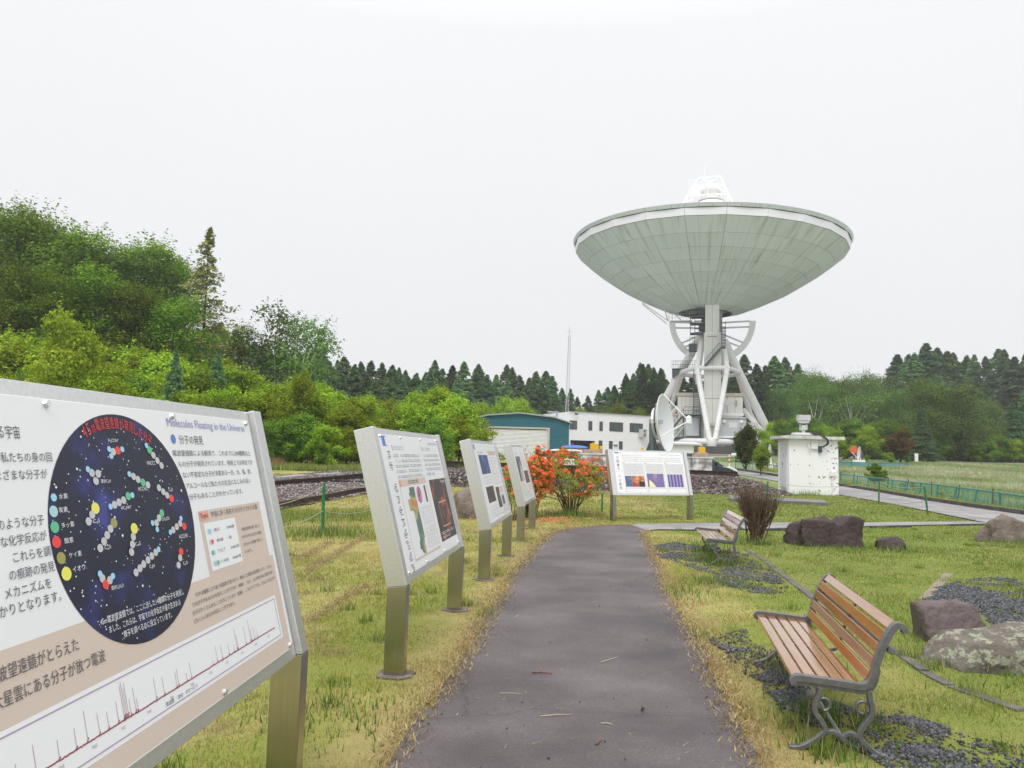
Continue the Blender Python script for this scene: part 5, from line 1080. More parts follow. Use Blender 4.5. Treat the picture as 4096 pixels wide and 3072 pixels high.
# main legs (thick tubes) : feet F, L, R, B ; ring of eight nodes at mid height
nF, nL, nR, nB = Vector((.8, -9.2, 4.0)), Vector((-10.6, 0, 4.05)), Vector((10.6, 0, 4.05)), Vector((.8, 9.2, 4.0))
for a, b in ((nL, nF), (nF, nR), (nR, nB), (nB, nL)): MB().tube([a, b], .58, 20).build('base_tube', wt, tel, smooth=True)
for n_ in (nF, nL, nR, nB):
    MB().tube([n_+Vector((0, 0, -.1)), n_-Vector((0, 0, 1.3))], [.8, .65], 16).build('foot', wt, tel, smooth=True); MB().lathe([(.62, -.62), (.78, 0), (.62, .62), (.05, .7)], 16, n_).build('node', wt, tel, smooth=True)
def leg(pts, r, nm='leg'):
    o = MB().tube(pts, r, 20).build(nm, wt, tel, smooth=True)
    for i in range(len(pts)-1):
        a, b = Vector(pts[i]), Vector(pts[i+1]); rr = r if not isinstance(r, (list, tuple)) else max(r[i], r[i+1])
        for t in ((.12, .5, .9) if (b-a).length > 9 else (.2,)):
            d = (b-a).normalized(); c = a.lerp(b, t); MB().tube([c-d*.04, c+d*.04], rr+.06, 20).build('flange', wt, o, smooth=True)
ringz = 15.7; rg = [Vector((-4.1, -1.2, ringz)), Vector((-1.5, -6.9, ringz)), Vector((3.1, -6.9, ringz)), Vector((5.0, -1.2, ringz)), Vector((5.0, 2.5, ringz)), Vector((3.1, 6.5, ringz)), Vector((-1.5, 6.5, ringz)), Vector((-4.1, 2.5, ringz))]
for i in range(8): MB().tube([rg[i], rg[(i+1) % 8]], .36, 16).build('ring_tube', wt, tel, smooth=True)
for i in range(8): MB().lathe([(.1, -.5), (.42, -.3), (.48, 0), (.42, .3), (.1, .5)], 12, rg[i]).build('ring_joint', wt, tel, smooth=True)
leg([nL, Vector((-4.3, 0, 15.65)), Vector((-1.1, -.5, 21.6))], .68); leg([nR, Vector((5.0, 0, 15.9)), Vector((2.7, -.5, 21.0))], .68)
leg([nF+Vector((-.4, 0, .4)), rg[1], Vector((-.75, -3.5, 21.2))], .40); leg([nF+Vector((.5, 0, .4)), rg[2], Vector((2.35, -3.5, 21.0))], .40)
leg([nB+Vector((-.4, 0, .4)), rg[6], Vector((-.75, 3.5, 21.2))], .42); leg([nB+Vector((.5, 0, .4)), rg[5], Vector((2.35, 3.5, 21.0))], .42)
leg([nR+Vector((-1.0, .8, 0)), Vector((7.0, 3.0, 9.2)), rg[4]], .42); leg([nL+Vector((.8, .6, 0)), Vector((-6.5, 3.0, 8.2)), rg[7]], .42); leg([TB_(1930, 760, -2), TB_(1520, 290, 0)], .40)
leg([nL+Vector((1.0, 0, .2)), TB_(560, 250, 1)], .40)
# elevation arcs with spokes
for side in (-1, 1):
    cx_ = .8; pts = []; sec = MB(); r0, r1 = 6.0, 6.95
    A0, A1 = (180, 243) if side < 0 else (360, 297)
    n_ = 20; vs = []; fs = []
    for i in range(n_+1):
        a = R_(A0+(A1-A0)*i/n_)
        for r, yy_ in ((r0, -.55), (r1, -.55), (r1, .55), (r0, .55)): vs.append((cx_+r*math.cos(a), yy_, 24.2+r*math.sin(a)))
    for i in range(n_):
        for j in range(4): fs.append((i*4+j, i*4+(j+1) % 4, i*4+4+(j+1) % 4, i*4+4+j))
    fs += [(0, 1, 2, 3), (n_*4, n_*4+3, n_*4+2, n_*4+1)]; sec._add(vs, fs); sec.build('elevation_arc', wt, tel)
    for z0, a in ((23.95, 0), (23.1, 9), (22.4, 36), (21.4, 44)):
        aa = R_((180+a) if side < 0 else (360-a)); MB().tube([(cx_+side*1.0, -.2, z0 if a < 20 else z0), (cx_+(r0+.05)*math.cos(aa), -.2, 24.2+(r0+.05)*math.sin(aa))], .15, 8).build('arc_spoke', wt, tel, smooth=True)
MB().bbox((-.9, -3.3, 21.3), (2.4, 2.5, 26.4)).build('yoke_block', mat('yoke grey', (.30, .32, .32), .6), tel); 
# machinery, stairs and platforms left of the column (dark)
mb = MB()
for i in range(7):
    z = 21.6+i*.62; mb.bbox((-1.9, -5.3, z), (-.5, -4.6, z+.07))
for z in (21.4, 23.0, 24.1): mb.bbox((-2.6, -5.6, z), (-.35, -3.6, z+.14))
MB().bbox((-1.3, -4.9, 22.0), (-.5, -3.5, 23.0)).build('gearbox', gmet, tel); MB().bbox((-1.5, -4.9, 24.3), (-.35, -3.6, 25.4)).build('motor_house', gmet, tel); MB().bbox((-1.9, -4.4, 25.41), (-.4, -3.6, 26.0)).build('cable_drum', gmet, tel); MB().bbox((-2.9, -3.0, 18.9), (-1.6, -1.8, 20.1)).build('service_box', gmet, tel)
for x in (-2.6, -1.9, -.5): mb.tube([(x, -5.4, 21.2), (x, -5.4, 25.2)], .05, 4)
tag(mb.build('access_stairs', gmet, tel), kind='stuff')
def railing(x0, x1, y, z, n_=6, hh=1.05, z1=None, name='railing', m=None):
    z1 = z if z1 is None else z1; mb = MB()
    for k_ in (1, .5): mb.tube([(x0, y, z+hh*k_), (x1, y, z1+hh*k_)], .028, 4)
    for i in range(n_+1): t = i/n_; mb.tube([(x0+(x1-x0)*t, y, z+(z1-z)*t), (x0+(x1-x0)*t, y, z+(z1-z)*t+hh)], .025, 4)
    return mb.build(name, m or gmet, tel)
railing(-6.1, -2.4, -.8, 24.4, 8, 1.1, m=wt); MB().bbox((-6.1, -.9, 24.28), (-2.4, .9, 24.38)).build('gangway', wt, tel)
for x in (-6.3, -5.7): MB().tube([(x, -.8, 24.3), (x, -.8, 27.0)], .04, 4).build('ladder_rail', wt, tel)
MB().tube([TA_(430, 460), TA_(30, 140)], .10, 6).build('bowl_strut', wt, tel); MB().tube([TA_(430, 400), TA_(45, 130), TA_(5, 20)], .09, 6).build('bowl_strut', wt, tel); MB().tube([TA_(440, 420), TA_(370, 160)], .12, 6).build('bowl_strut', wt, tel); MB().tube([TA_(680, 430), TA_(500, 250)], .08, 6).build('bowl_strut', wt, tel)
# platform at ring height, left
MB().bbox((-5.6, -1.8, 16.05), (-1.7, -.2, 16.2)).build('platform', gmet, tel); railing(-5.6, -1.7, -1.8, 16.2, 14, 1.25); mb = MB(); mb.prism([(-5.6, 16.05), (-4.0, 15.9), (-5.55, 14.7)], 'y', -1.7, -.4); mb.build('platform_bracket', gmet, tel)
# stair across the column
def stair(x0, z0, x1, z1, y, m=gmet, wd=.8, nst=None, name='stair'):
    mb = MB(); mb.beam((x0, y, z0), (x1, y, z1), .08, .28); mb.beam((x0, y+wd, z0), (x1, y+wd, z1), .08, .28); k = nst or int(abs(z1-z0)/.24)
    for i in range(k): t = (i+.5)/k; mb.bbox((x0+(x1-x0)*t-.13, y, z0+(z1-z0)*t), (x0+(x1-x0)*t+.13, y+wd, z0+(z1-z0)*t+.04))
    mb.tube([(x0, y, z0+1.0), (x1, y, z1+1.0)], .03, 4)
    for i in range(7): t = i/6; mb.tube([(x0+(x1-x0)*t, y, z0+(z1-z0)*t), (x0+(x1-x0)*t, y, z0+(z1-z0)*t+1)], .022, 4)
    return mb.build(name, m, tel)
a, b = TA_(1025, 1130, -6.6), TA_(1260, 860, -6.6); stair(a.x, a.z, b.x, b.z, -7.3)
mb = MB(); mb.bbox((1.95, -7.3, 18.75), (2.85, -6.5, 18.9))
for i in range(14): mb.bbox((2.25, -7.2, 19.0+.24*i), (2.8, -6.6, 19.05+.24*i))
for x in (2.2, 2.82): mb.tube([(x, -7.2, 18.8), (x, -7.2, 23.0)], .04, 4)
mb.build('spiral_ladder', gmet, tel)
mb = MB()
for i in range(26): mb.bbox((-2.0, -6.5, 8.3+.27*i), (-1.15, -6.0, 8.36+.27*i))
for x in (-2.05, -1.12): mb.tube([(x, -6.5, 8.0), (x, -6.5, 15.3)], .05, 4)
mb.bbox((-2.1, -6.6, 7.85), (-.3, -5.8, 8.0)); mb.build('ladder', gmet, tel)
mb = MB()
for x in (-2.7, -2.35, -2.0): mb.tube([(x, -2.5, 18.0), (x, -2.5, 21.5)], .03, 4)
for z in (18.2, 19.2, 20.2, 21.2): mb.tube([(-2.75, -2.5, z), (-1.9, -2.5, z)], .03, 4)
mb.build('cage_ladder', gmet, tel)
# equipment rooms
MB().bbox((-4.55, -4.2, 4.8), (5.55, 3.5, 11.45)).build('equipment_room', cream, tel, bevel=.04); MB().bbox((-4.75, -4.4, 11.46), (5.7, 3.7, 11.95)).build('room_fascia', buff, tel)
mb = MB()
for x in (-3.9, -3.3, -2.6, -1.9, 3.15, 4.35, 3.1): mb.bbox((x, -4.235, 8.3), (x+.04, -4.20, 11.4))
mb.build('panel_joints', dl, tel)
MB().bbox((2.2, -4.3, 8.35), (5.7, -4.18, 8.75)).build('lower_fascia', wt, tel)
MB().bbox((-7.0, -3.6, 4.6), (-4.6, 2.5, 8.3)).build('side_room', cream, tel, bevel=.03); MB().bbox((-7.2, -3.8, 8.31), (-4.6, 2.7, 8.6)).build('room_fascia', buff, tel)
MB().bbox((5.6, -3.2, 4.6), (7.9, 2.5, 7.4)).build('side_room', cream, tel, bevel=.03)
MB().bbox((1.95, -7.0, 4.78), (5.95, -4.25, 7.75)).build('annex_room', lgm, tel, bevel=.03)
mb = MB()
for i in range(24): mb.tube([(1.85+i*.178, -7.2, 7.86), (1.85+i*.178, -4.3, 8.08)], .095, 6)
mb.build('corrugated_canopy', lgm, tel)
mb = MB(); mb.bbox((1.9, -7.06, 4.74), (5.98, -7.02, 5.05)); mb.build('annex_skirt', wt, tel)
MB().bbox((3.35, -7.05, 6.35), (4.55, -7.01, 7.1)).build('window', mat('pale window', (.74, .76, .77), .3), tel)
for x in (2.45, 5.0): MB().bbox((x, -7.3, 7.1), (x+.42, -7.02, 7.55)).build('vent_box', wt, tel)
for (x0, z0, x1, z1) in ((2.55, 10.0, 3.35, 10.9),): MB().bbox((x0, -4.25, z0), (x1, -4.21, z1)).build('window', mat('pale window', (.74, .76, .77), .3), tel)
MB().bbox((4.35, -4.45, 10.0), (4.7, -4.21, 10.8)).build('vent_box', mat('hub grey', (.40, .41, .40), .7), tel)
MB().bbox((-3.25, -4.9, 5.0), (-1.15, -4.21, 7.95)).build('white_cabin', mat('cabin pale blue white', (.66, .70, .72), .5, var=.03, scale=.5), tel, bevel=.03)
MB().bbox((.5, -7.2, 6.6), (1.3, -6.5, 7.1)).build('pipe_box', lgm, tel)
for x in (-3.6, -.95): MB().tube([(x, -5.4, 4.7), (x, -5.4, 8.3)], .10, 4).build('stair_post', gmet, tel)
MB().bbox((-3.7, -5.6, 8.2), (-.8, -4.3, 8.42)).build('landing', gmet, tel); railing(-3.5, -.9, -5.6, 8.4, 4, 1.2, name='railing'); stair(-6.2, 5.0, -3.6, 8.25, -5.9); MB().bbox((-7.0, -6.0, 4.55), (-.8, -4.3, 4.78)).build('walkway', gmet, tel); railing(-6.4, -3.6, -6.0, 4.8, 10, 1.1)
MB().lathe([(11.0, 0), (11.0, 1.35)], 64, (0, 0, 2.0)).build('inner_drum', mat('dark drum concrete', (.085, .085, .08), .9, var=.2, scale=.5), tel, fix=False)
MB().lathe([(9, 3.30), (10.2, 3.36), (10.2, 3.30), (9, 3.25)], 48).build('track_plate', gmet, tel, fix=False)
for n_ in (nF, nL, nR, nB):
    e_ = n_.normalized(); o_ = MB(); c = n_.copy(); c.z = 2.75
    for dx in (-1.1, 0, 1.1): o_.bbox((c.x+dx-.42, c.y-.7, 2.05), (c.x+dx+.42, c.y+.7, 2.75))
    o_.tube([(c.x-1.5, c.y-.75, 3.1), (c.x+1.5, c.y-.75, 3.1)], .12, 6); o_.tube([(c.x-1.7, c.y-.8, 2.3), (c.x-1.7, c.y-.8, 3.4)], .08, 6); o_.tube([(c.x+1.6, c.y-.8, 1.9), (c.x+1.6, c.y-.8, 3.5)], .08, 6); o_.bbox((c.x+1.7, c.y-.9, 2.2), (c.x+2.9, c.y-.1, 2.7)); o_.build('bogie', wt, tel)
tb = MB().lathe([(13.6, -1.2), (13.6, 0.05), (13.3, 0.1), (0.2, 0.1)], 72, (0, 0, 2.0)); base = tb.build('telescope_foundation', mat('foundation concrete', (.30, .31, .32), .85, var=.12, scale=.4), fix=False); base.location = (TX, TY, 0); base.rotation_euler = (0, 0, -TA); tag(base, 'wide round concrete foundation ring under the giant telescope', 'foundation')
MB().lathe([(13.62, 0.06), (13.65, .16), (13.2, .18)], 72, (0, 0, 2.0)).build('edge_stripe', mat('orange edge stripe', (.62, .42, .26), .7), base, fix=False)

# ------------------------------------------------------------------ small dish on a tripod and its neighbours
sy = 58.0
dc = A(2664, 1692, sy); sdz = float(h(dc.x, dc.y)); sdish = thing('small_dish', 'smaller white parabolic dish seen edge-on before the left telescope leg', 'dish antenna', (dc.x, dc.y, dc.z))
ax = Vector((.885, -.45, .10)).normalized(); Rm = ax.to_track_quat('Z', 'Y').to_matrix().to_4x4()
rd = 2.22; pr = [(0.03, -.62)]+[(rd*t, -.62+.62*t*t) for t in (.2, .4, .6, .8, .95, 1)]; dm = MB(); dm.M = Rm; dm.lathe(pr, 40); dm.lathe([(r, z-.07) for r, z in pr], 40); dm.lathe([(rd, 0), (rd+.03, -.02), (rd, -.07)], 40); dm.build('dish', mat('dish white', (.76, .78, .79), .45), sdish, smooth=True, fix=False)
dm = MB(); dm.M = Rm; dm.lathe([(1.2, -.62), (1.25, -.8), (.5, -.95), (.1, -.95)], 24)
for k_ in range(8): a = 6.283*k_/8; dm.tube([(.9*math.cos(a), .9*math.sin(a), -.75), (2.0*math.cos(a), 2.0*math.sin(a), -.22)], .04, 4)
dm.build('backing_frame', mat('parapet metal', (.5, .51, .52), .4, metal=.4), sdish)
fp = ax*1.75
for k_ in range(3): a = R_(90+120*k_); e_ = Rm.to_3x3() @ Vector((rd*math.cos(a), rd*math.sin(a), 0)); MB().tube([e_, fp], .04, 5).build('feed_arm', wt, sdish)
dm = MB(); dm.M = Matrix.Translation(fp); dm.lathe([(.05, -.3), (.22, -.2), (.22, .25), (.05, .4)], 12); dm.build('feed_horn', wt, sdish, smooth=True)
ped = Vector((-.95, .35, 0)); gz_ = sdz-dc.z
MB().tube([ped+Vector((0, 0, gz_)), ped+Vector((0, 0, -.05))], .27, 14).build('pedestal_tube', mat('green grey steel', (.12, .15, .15), .5), sdish, smooth=True); MB().bbox((-1.2, .1, -.05), (-.2, .6, .25)).build('mount_head', mat('parapet metal', (.5, .51, .52), .4, metal=.4), sdish)
for k_ in range(4): a = 6.283*k_/4+.5; MB().beam(ped+Vector((.25*math.cos(a), .25*math.sin(a), -1.5)), ped+Vector((1.15*math.cos(a), 1.15*math.sin(a), gz_)), .12, .12).build('brace', gmet, sdish)
MB().bbox(ped+Vector((-.2, -.9, gz_+.3)), ped+Vector((.7, -.4, gz_+1.2))).build('control_box', lgm, sdish)
ya = A(2566, 1797, sy-1); MB().bbox((0, 0, -.1), (.2, .2, .12)).build('yellow_box', yel).location = ya; tag(bpy.data.objects['yellow_box'], 'tiny yellow box at the foot of the smaller dish', 'box')
MB().bbox((-.15, -.1, -1.2), (.45, .5, -.101)).build('box_stand', mat('white box', (.78, .78, .77), .5), bpy.data.objects['yellow_box'])
# low white hut
a, b = A(2688, 1778, 68), A(2775, 1812, 68); hz = float(h(a.x, 68)); hut = thing('white_hut', 'low white hut with corrugated roof behind the smaller dish', 'hut', (a.x, 68, hz)); MB().bbox((0, 0, -.2), (b.x-a.x, 2.5, a.z-hz)).build('wall', wall_m, hut); mb = MB()
for i in range(16): mb.tube([(-.3+i*.19, -.3, a.z-hz+.04), (-.3+i*.19, 2.7, a.z-hz+.24)], .10, 5)
mb.build('corrugated_roof', mat('hub light grey', (.60, .60, .58), .6), hut)
# side-on dishes
def side_dish(u, vt, vb, y, label, off=.35, face=-1, disc=None):
    a, b = A(u, vt, y), A(u, vb, y); r = (a.z-b.z)/2; c = (a+b)/2; gz_ = float(h(c.x, y)); ro = thing('side_dish', label, 'dish antenna', (c.x, y, c.z), 0, 'small dishes seen from the side')
    axx = Vector((face*.95, .20, .10)).normalized(); Mx = axx.to_track_quat('Z', 'Y').to_matrix().to_4x4(); m1 = MB(); m1.M = Mx; pp = [(0.02, -.22*r)]+[(r*t, -.22*r*(1-t*t)) for t in (.3, .6, .85, 1)]; m1.lathe(pp, 24); m1.lathe([(q_[0], q_[1]-.05) for q_ in pp], 24); m1.build('dish', mat('dish white', (.76, .78, .79), .45), ro, smooth=True, fix=False)
    MB().tube([(-axx.x*r*.3, .1, 0), (-axx.x*r*.3, .1, gz_-c.z)], .07, 8).build('pole', wt, ro); MB().tube([(0, 0, -r*.9), axx*r*.9], .03, 5).build('feed_arm', wt, ro); MB().bbox((-axx.x*r*.45-.12, -.1, -.3), (-axx.x*r*.45+.12, .25, .1)).build('mount', gmet, ro)
    MB().bbox((-.5, -.3, gz_-c.z-.05), (.5, .3, gz_-c.z+.35)).build('plinth', wt, ro)
    if disc: m1 = MB(); m1.tube([(disc[0], .8, disc[1]), (disc[0], .85, disc[1])], disc[2], 20); m1.build('red_disc', mat('orange red disc', (.62, .13, .04), .5), ro); 
    return ro
side_dish(3075, 1775, 1841, 66, 'thin white dish seen from the side, left of the shed behind the green mesh', face=-1)
side_dish(3435, 1785, 1841, 78, 'thin white dish with an orange disc behind it, in the far fenced yard', face=-1, disc=(-.12, .35, .42))
# small things near the foundation
a, b = A(2932, 1812, 104), A(2975, 1824, 104); MB().prism([(0, 0), (b.x-a.x, 0), (b.x-a.x-.35, a.z-b.z), (.15, a.z-b.z)], 'y', 0, 1.2).build('white_cover', wt, bevel=.08).location = (a.x, 104, b.z); tag(bpy.data.objects['white_cover'], 'white rounded covers lying on the telescope foundation edge', 'cover')
p = A(2917, 1853, 70); q = A(2917, 1818, 70); gz_ = float(h(p.x, 70)); rw = thing('marker_pole', 'red and white striped marker pole on the grass behind the dark blue car', 'pole', (p.x, 70, min(gz_, p.z)))
for i in range(5): zz = (q.z-rw.location.z)/5; MB().tube([(0, 0, zz*i), (0, 0, zz*(i+.995))], .06, 8).build('band', (mat('pole red', (.65, .08, .04), .5), wt)[(i+1) % 2], rw)
nb = A(3010, 1835, 63); nbs = thing('notice_board', 'small white notice board between the two young trees near the shed', 'notice board', (nb.x, 63, float(h(nb.x, 63)))); z1_ = A(3010, 1802, 63).z-nbs.location.z
MB().bbox((0, 0, 0), (.09, .08, z1_)).bbox((.98, 0, 0), (1.07, .08, z1_)).build('post', wt, nbs); MB().bbox((.09, .01, z1_*.45), (.98, .06, z1_)).build('board', mat('blue notice', (.22, .32, .42), .5), nbs)

# ------------------------------------------------------------------ cars
def car(name, label, loc, rz, L_, W_, H_, body, prof, roofp, m_body, wheels=.31):
    """side profile polygon (x along the car, z) given for the body and for the glasshouse"""
    ro = thing(name, label, 'car', loc, rz, 'cars parked behind the embankment'); k = W_/2
    def loft(pf, taper, nm, m, par, smooth=True):
        vs = []; fs = []; n_ = len(pf); ks = [(-1, .93), (-.86, 1), (.86, 1), (1, .93)]
        for s_, sc_ in ks:
            for x, z in pf: t = taper*max(0, (z-body)/(H_-body)); vs.append((x*sc_ if False else x, s_*k*(1-t), z))
        for i in range(3):
            for j in range(n_): fs.append((i*n_+j, i*n_+(j+1) % n_, (i+1)*n_+(j+1) % n_, (i+1)*n_+j))
        fs.append(tuple(range(n_))[::-1]); fs.append(tuple(3*n_+j for j in range(n_))); m_ = MB(); m_._add(vs, fs); return m_.build(nm, m, par, smooth=True, bevel=.03)
    loft(prof, 0.0, 'body', m_body, ro); loft(roofp, .17, 'roof', m_body, ro)
    gl_ = mat('car glass', (.02, .025, .03), .05, spec=.8)
    x0, x1, x2, x3 = roofp[0][0], roofp[-1][0], roofp[1][0], roofp[-2][0]
    zb, zt = body+.05, H_-.10
    def edge(z, a, b): t = (z-a[1])/(b[1]-a[1]); return a[0]+(b[0]-a[0])*t
    la, lb = roofp[0], roofp[1]; ra, rb = roofp[-1], roofp[-2]
    for s_ in (-1, 1):
        xm = (edge(zb, la, lb)+edge(zb, ra, rb))/2
        for (c, d) in ((0, 1), (1, 0)):
            xa0, xa1 = edge(zb, la, lb)+.14, edge(zt, la, lb)+.14; xb0, xb1 = edge(zb, ra, rb)-.14, edge(zt, ra, rb)-.14
            if c == 0: q = [(xa0, zb), (xm-.05, zb), (xm-.05, zt), (xa1, zt)]
            else: q = [(xm+.05, zb), (xb0, zb), (xb1, zt), (xm+.05, zt)]
            m_ = MB(); m_._add([(x, s_*(k*(1-.17*(z-body)/(H_-body))+.008), z) for x, z in q], [(0, 1, 2, 3)]); m_.build('side_window', gl_, ro, fix=False)
    for (p0, p1, nm) in ((la, lb, 'rear_window'), (ra, rb, 'windscreen')):
        sg = -1 if nm == 'rear_window' else 1; m_ = MB(); q = []
        for z, kk in ((zb, .84), (zt, .78)):
            x = edge(z, p0, p1)+sg*.012
            for s_ in ((-1, 1) if z == zb else (1, -1)): q.append((x, s_*k*kk, z))
        m_._add(q, [(0, 1, 2, 3)]); m_.build(nm, gl_, ro, fix=False)
    for wx in (L_*.19, L_*.81):
        for s_ in (-1, 1): w_ = MB().tube([(wx, s_*(k-.2), wheels), (wx, s_*(k+.01), wheels)], wheels, 20).build('wheel', mat('tyre rubber', (.02, .02, .02), .8), ro); MB().tube([(wx, s_*(k+.011), wheels), (wx, s_*(k+.02), wheels)], wheels*.6, 14).build('rim', mat('alloy rim', (.4, .4, .42), .3, metal=.8), w_)
    for s_ in (-1, 1):
        MB().prism([(L_-.62, body-.14), (L_-.10, body-.36), (L_-.16, body-.22), (L_-.5, body-.06)], 'y', s_*(k-.22), s_*(k+.012)).build('headlight', mat('headlight lens', (.82, .84, .86), .15), ro); MB().bbox((.02, s_*(k-.12), body-.28), (.14, s_*(k+.012), body+.1)).build('tail_light', mat('tail light red', (.4, .01, .01), .3), ro); MB().box((x3+.42, s_*(k+.08), body+.09), (.12, .18, .12)).build('mirror', m_body, ro, bevel=.02)
    return ro
bl = mat('dark blue car paint', (.012, .03, .048), .22, coat=1); wh = mat('white car paint', (.78, .79, .80), .25, coat=1)
yb_ = 40.0; fr = A(2936, 1875, yb_); ex_ = float(h(fr.x, yb_)); tp = A(2770, 1813, yb_)
Hc = tp.z-ex_
car('blue_hatchback', 'dark blue car parked behind the gravel embankment, facing the road', (fr.x-4.3, yb_, ex_), 0, 4.35, 1.7, Hc, .92*Hc/1.5+.05, [(0, .25), (.02, .75), (.15, 1.0*Hc/1.5), (2.9, .98*Hc/1.5), (3.7, .83*Hc/1.5), (4.2, .66*Hc/1.5), (4.34, .45), (4.3, .22)], [(.12, .96*Hc/1.5), (.62, 1.42*Hc/1.5), (1.3, Hc), (2.15, Hc), (2.75, 1.36*Hc/1.5), (3.62, .88*Hc/1.5)], bl)
ys_ = 47.0; fr = A(2162, 1880, ys_); es_ = float(h(fr.x, ys_)); tp = A(2240, 1797, ys_); Hs = tp.z-es_
suv = car('white_suv', 'white car half hidden behind the orange azaleas, before the teal hangar', (fr.x, ys_, es_), 0.0, 4.5, 1.75, Hs, 1.05*Hs/1.8, [(0, .3), (.0, .8), (.1, 1.08*Hs/1.8), (3.0, 1.08*Hs/1.8), (4.2, .95*Hs/1.8), (4.48, .7), (4.5, .3)], [(.12, 1.05*Hs/1.8), (.45, 1.70*Hs/1.8), (.8, Hs), (2.0, Hs*.995), (2.35, Hs*.96), (3.05, 1.05*Hs/1.8)], wh, .35)
# car behind with a roof box
yk = 52.0; fr = A(2225, 1880, yk); ek = float(h(fr.x, yk)); tk = A(2300, 1804, yk).z-ek
car('silver_car', 'grey car carrying the blue and white boat, behind the white car', (fr.x, yk, ek), 0, 4.4, 1.7, tk, .95*tk/1.5, [(0, .3), (0, .8), (.1, 1.0*tk/1.5), (3.0, .98*tk/1.5), (4.2, .8*tk/1.5), (4.35, .5), (4.3, .25)], [(.2, .95*tk/1.5), (.7, 1.42*tk/1.5), (1.2, tk), (2.3, tk), (3.3, .95*tk/1.5)], mat('silver car paint', (.45, .46, .48), .25, coat=1, metal=.4))
ka, kb_ = A(2246, 1792, yk), A(2352, 1796, yk); Lk = kb_.x-ka.x; zt_ = A(2290, 1781, yk).z; zb0 = ek+tk+.005; kay = thing('roof_boat', 'blue and white boat upside down on a car roof beside the hangar', 'boat', (ka.x, yk, zb0)); kh = zt_-zb0
def hull(z0, z1, m, nm, f):
    vs = []; fs = []; n_ = 14
    for i in range(n_+1):
        t = i/n_; w_ = .42*math.sqrt(max(0, 1-(2*t-1)**4))+.02; zz = z1-(z1-z0)*.55*abs(2*t-1)**3
        for a in (0, 45, 90, 135, 180): vs.append((Lk*t, w_*math.cos(R_(a)), z0+(zz-z0)*math.sin(R_(a))**.7 if a not in (0, 180) else z0))
    for i in range(n_):
        for j in range(4): fs.append((i*5+j, i*5+j+1, i*5+6+j, i*5+5+j))
        fs.append((i*5+4, i*5, i*5+5, i*5+9))
    m_ = MB(); m_._add(vs, fs); m_.build(nm, m, kay, smooth=True)
hull(kh*.52, kh, mat('boat blue', (.05, .16, .52), .4), 'blue_hull', 1); hull(0.0, kh*.53, wh, 'white_hull', 1)
# dark wooden gate beside white car
a, b = A(2147, 1815, 60), A(2180, 1815, 60); gz_ = float(h(a.x, 60)); gt = thing('doorway_frame', 'dark lintel frame standing left of the white car', 'frame', (a.x, 60, gz_)); zt_ = a.z-gz_; MB().bbox((0, 0, zt_-.12), (b.x-a.x, .1, zt_)).build('lintel', mat('dark timber', (.05, .035, .03), .7), gt); MB().bbox((.1, 0, 0), (b.x-a.x, .08, zt_-.121)).build('screen', mat('grey brown timber', (.28, .27, .26), .7), gt)

# ------------------------------------------------------------------ fences
tealp = mat('teal fence paint', (.012, .20, .22), .5, var=.12, scale=4); rustp = mat('rusty fence post', (.085, .055, .045), .85, var=.3, scale=20)
def netmat():
    m = bpy.data.materials.new('green fence net'); m.use_nodes = True; nt = m.node_tree; nt.nodes.clear(); o = nt.nodes.new('ShaderNodeOutputMaterial'); d = nt.nodes.new('ShaderNodeBsdfDiffuse'); d.inputs[0].default_value = (.10, .36, .30, 1); t = nt.nodes.new('ShaderNodeBsdfTransparent'); ms = nt.nodes.new('ShaderNodeMixShader'); n = nt.nodes.new('ShaderNodeTexNoise'); n.inputs['Scale'].default_value = 1.3
    r = nt.nodes.new('ShaderNodeMapRange'); r.inputs['To Min'].default_value = .18; r.inputs['To Max'].default_value = .42; tc = nt.nodes.new('ShaderNodeTexCoord'); l = nt.links.new; l(tc.outputs['Object'], n.inputs[0]); l(n.outputs[0], r.inputs[0]); l(r.outputs[0], ms.inputs[0]); l(t.outputs[0], ms.inputs[1]); l(d.outputs[0], ms.inputs[2]); l(ms.outputs[0], o.inputs[0]); return m
net = netmat()
def fence(base, tops, posts, label, opaque=None, rusty=(), ropes=False):
    """base/tops: pixels of the foot and the top rail; posts at pixel columns"""
    B_ = [G(u, v) for u, v in base]; us = [b[0] for b in base]; root = thing('mesh_fence', label, 'fence', B_[0], 0, 'green mesh fences round the field')
    def at_(u):
        for i in range(len(us)-1):
            if (us[i]-u)*(us[i+1]-u) <= 0: t = (u-us[i])/(us[i+1]-us[i]); q = B_[i].lerp(B_[i+1], t); vt = tops[i]+(tops[i+1]-tops[i])*t; return q, A(u, vt, q.y)
        return B_[-1], A(us[-1], tops[-1], B_[-1].y)
    O = B_[0]; N_ = 26; lo, hi = min(us), max(us); cs = [at_(lo+(hi-lo)*i/N_) for i in range(N_+1)]
    mb = MB(); 
    for i in range(N_): (a, c), (b, d) = cs[i], cs[i+1]; mb.quad(a-O+Vector((0, 0, -.05)), b-O+Vector((0, 0, -.05)), d-O, c-O)
    mb.build('net', opaque or net, root, fix=False); MB().tube([c-O for a, c in cs], .025, 6).build('top_rail', tealp, root)
    for u in posts: a, c = at_(u); MB().tube([a-O-Vector((0, 0, .1)), c-O+Vector((0, 0, .02))], .032, 6).build('post', tealp, root)
    if rusty:
        rr = []
        for u in rusty: a, c = at_(u); a = a+Vector((.3, .8, 0)); c = c+Vector((.3, .8, .10)); MB().tube([a-O, c-O], .025, 6).build('rusty_post', rustp, root); rr.append(c-O)
        MB().tube([p_-Vector((0, 0, .06)) for p_ in rr], .008, 4).build('wire', rope_m, root)
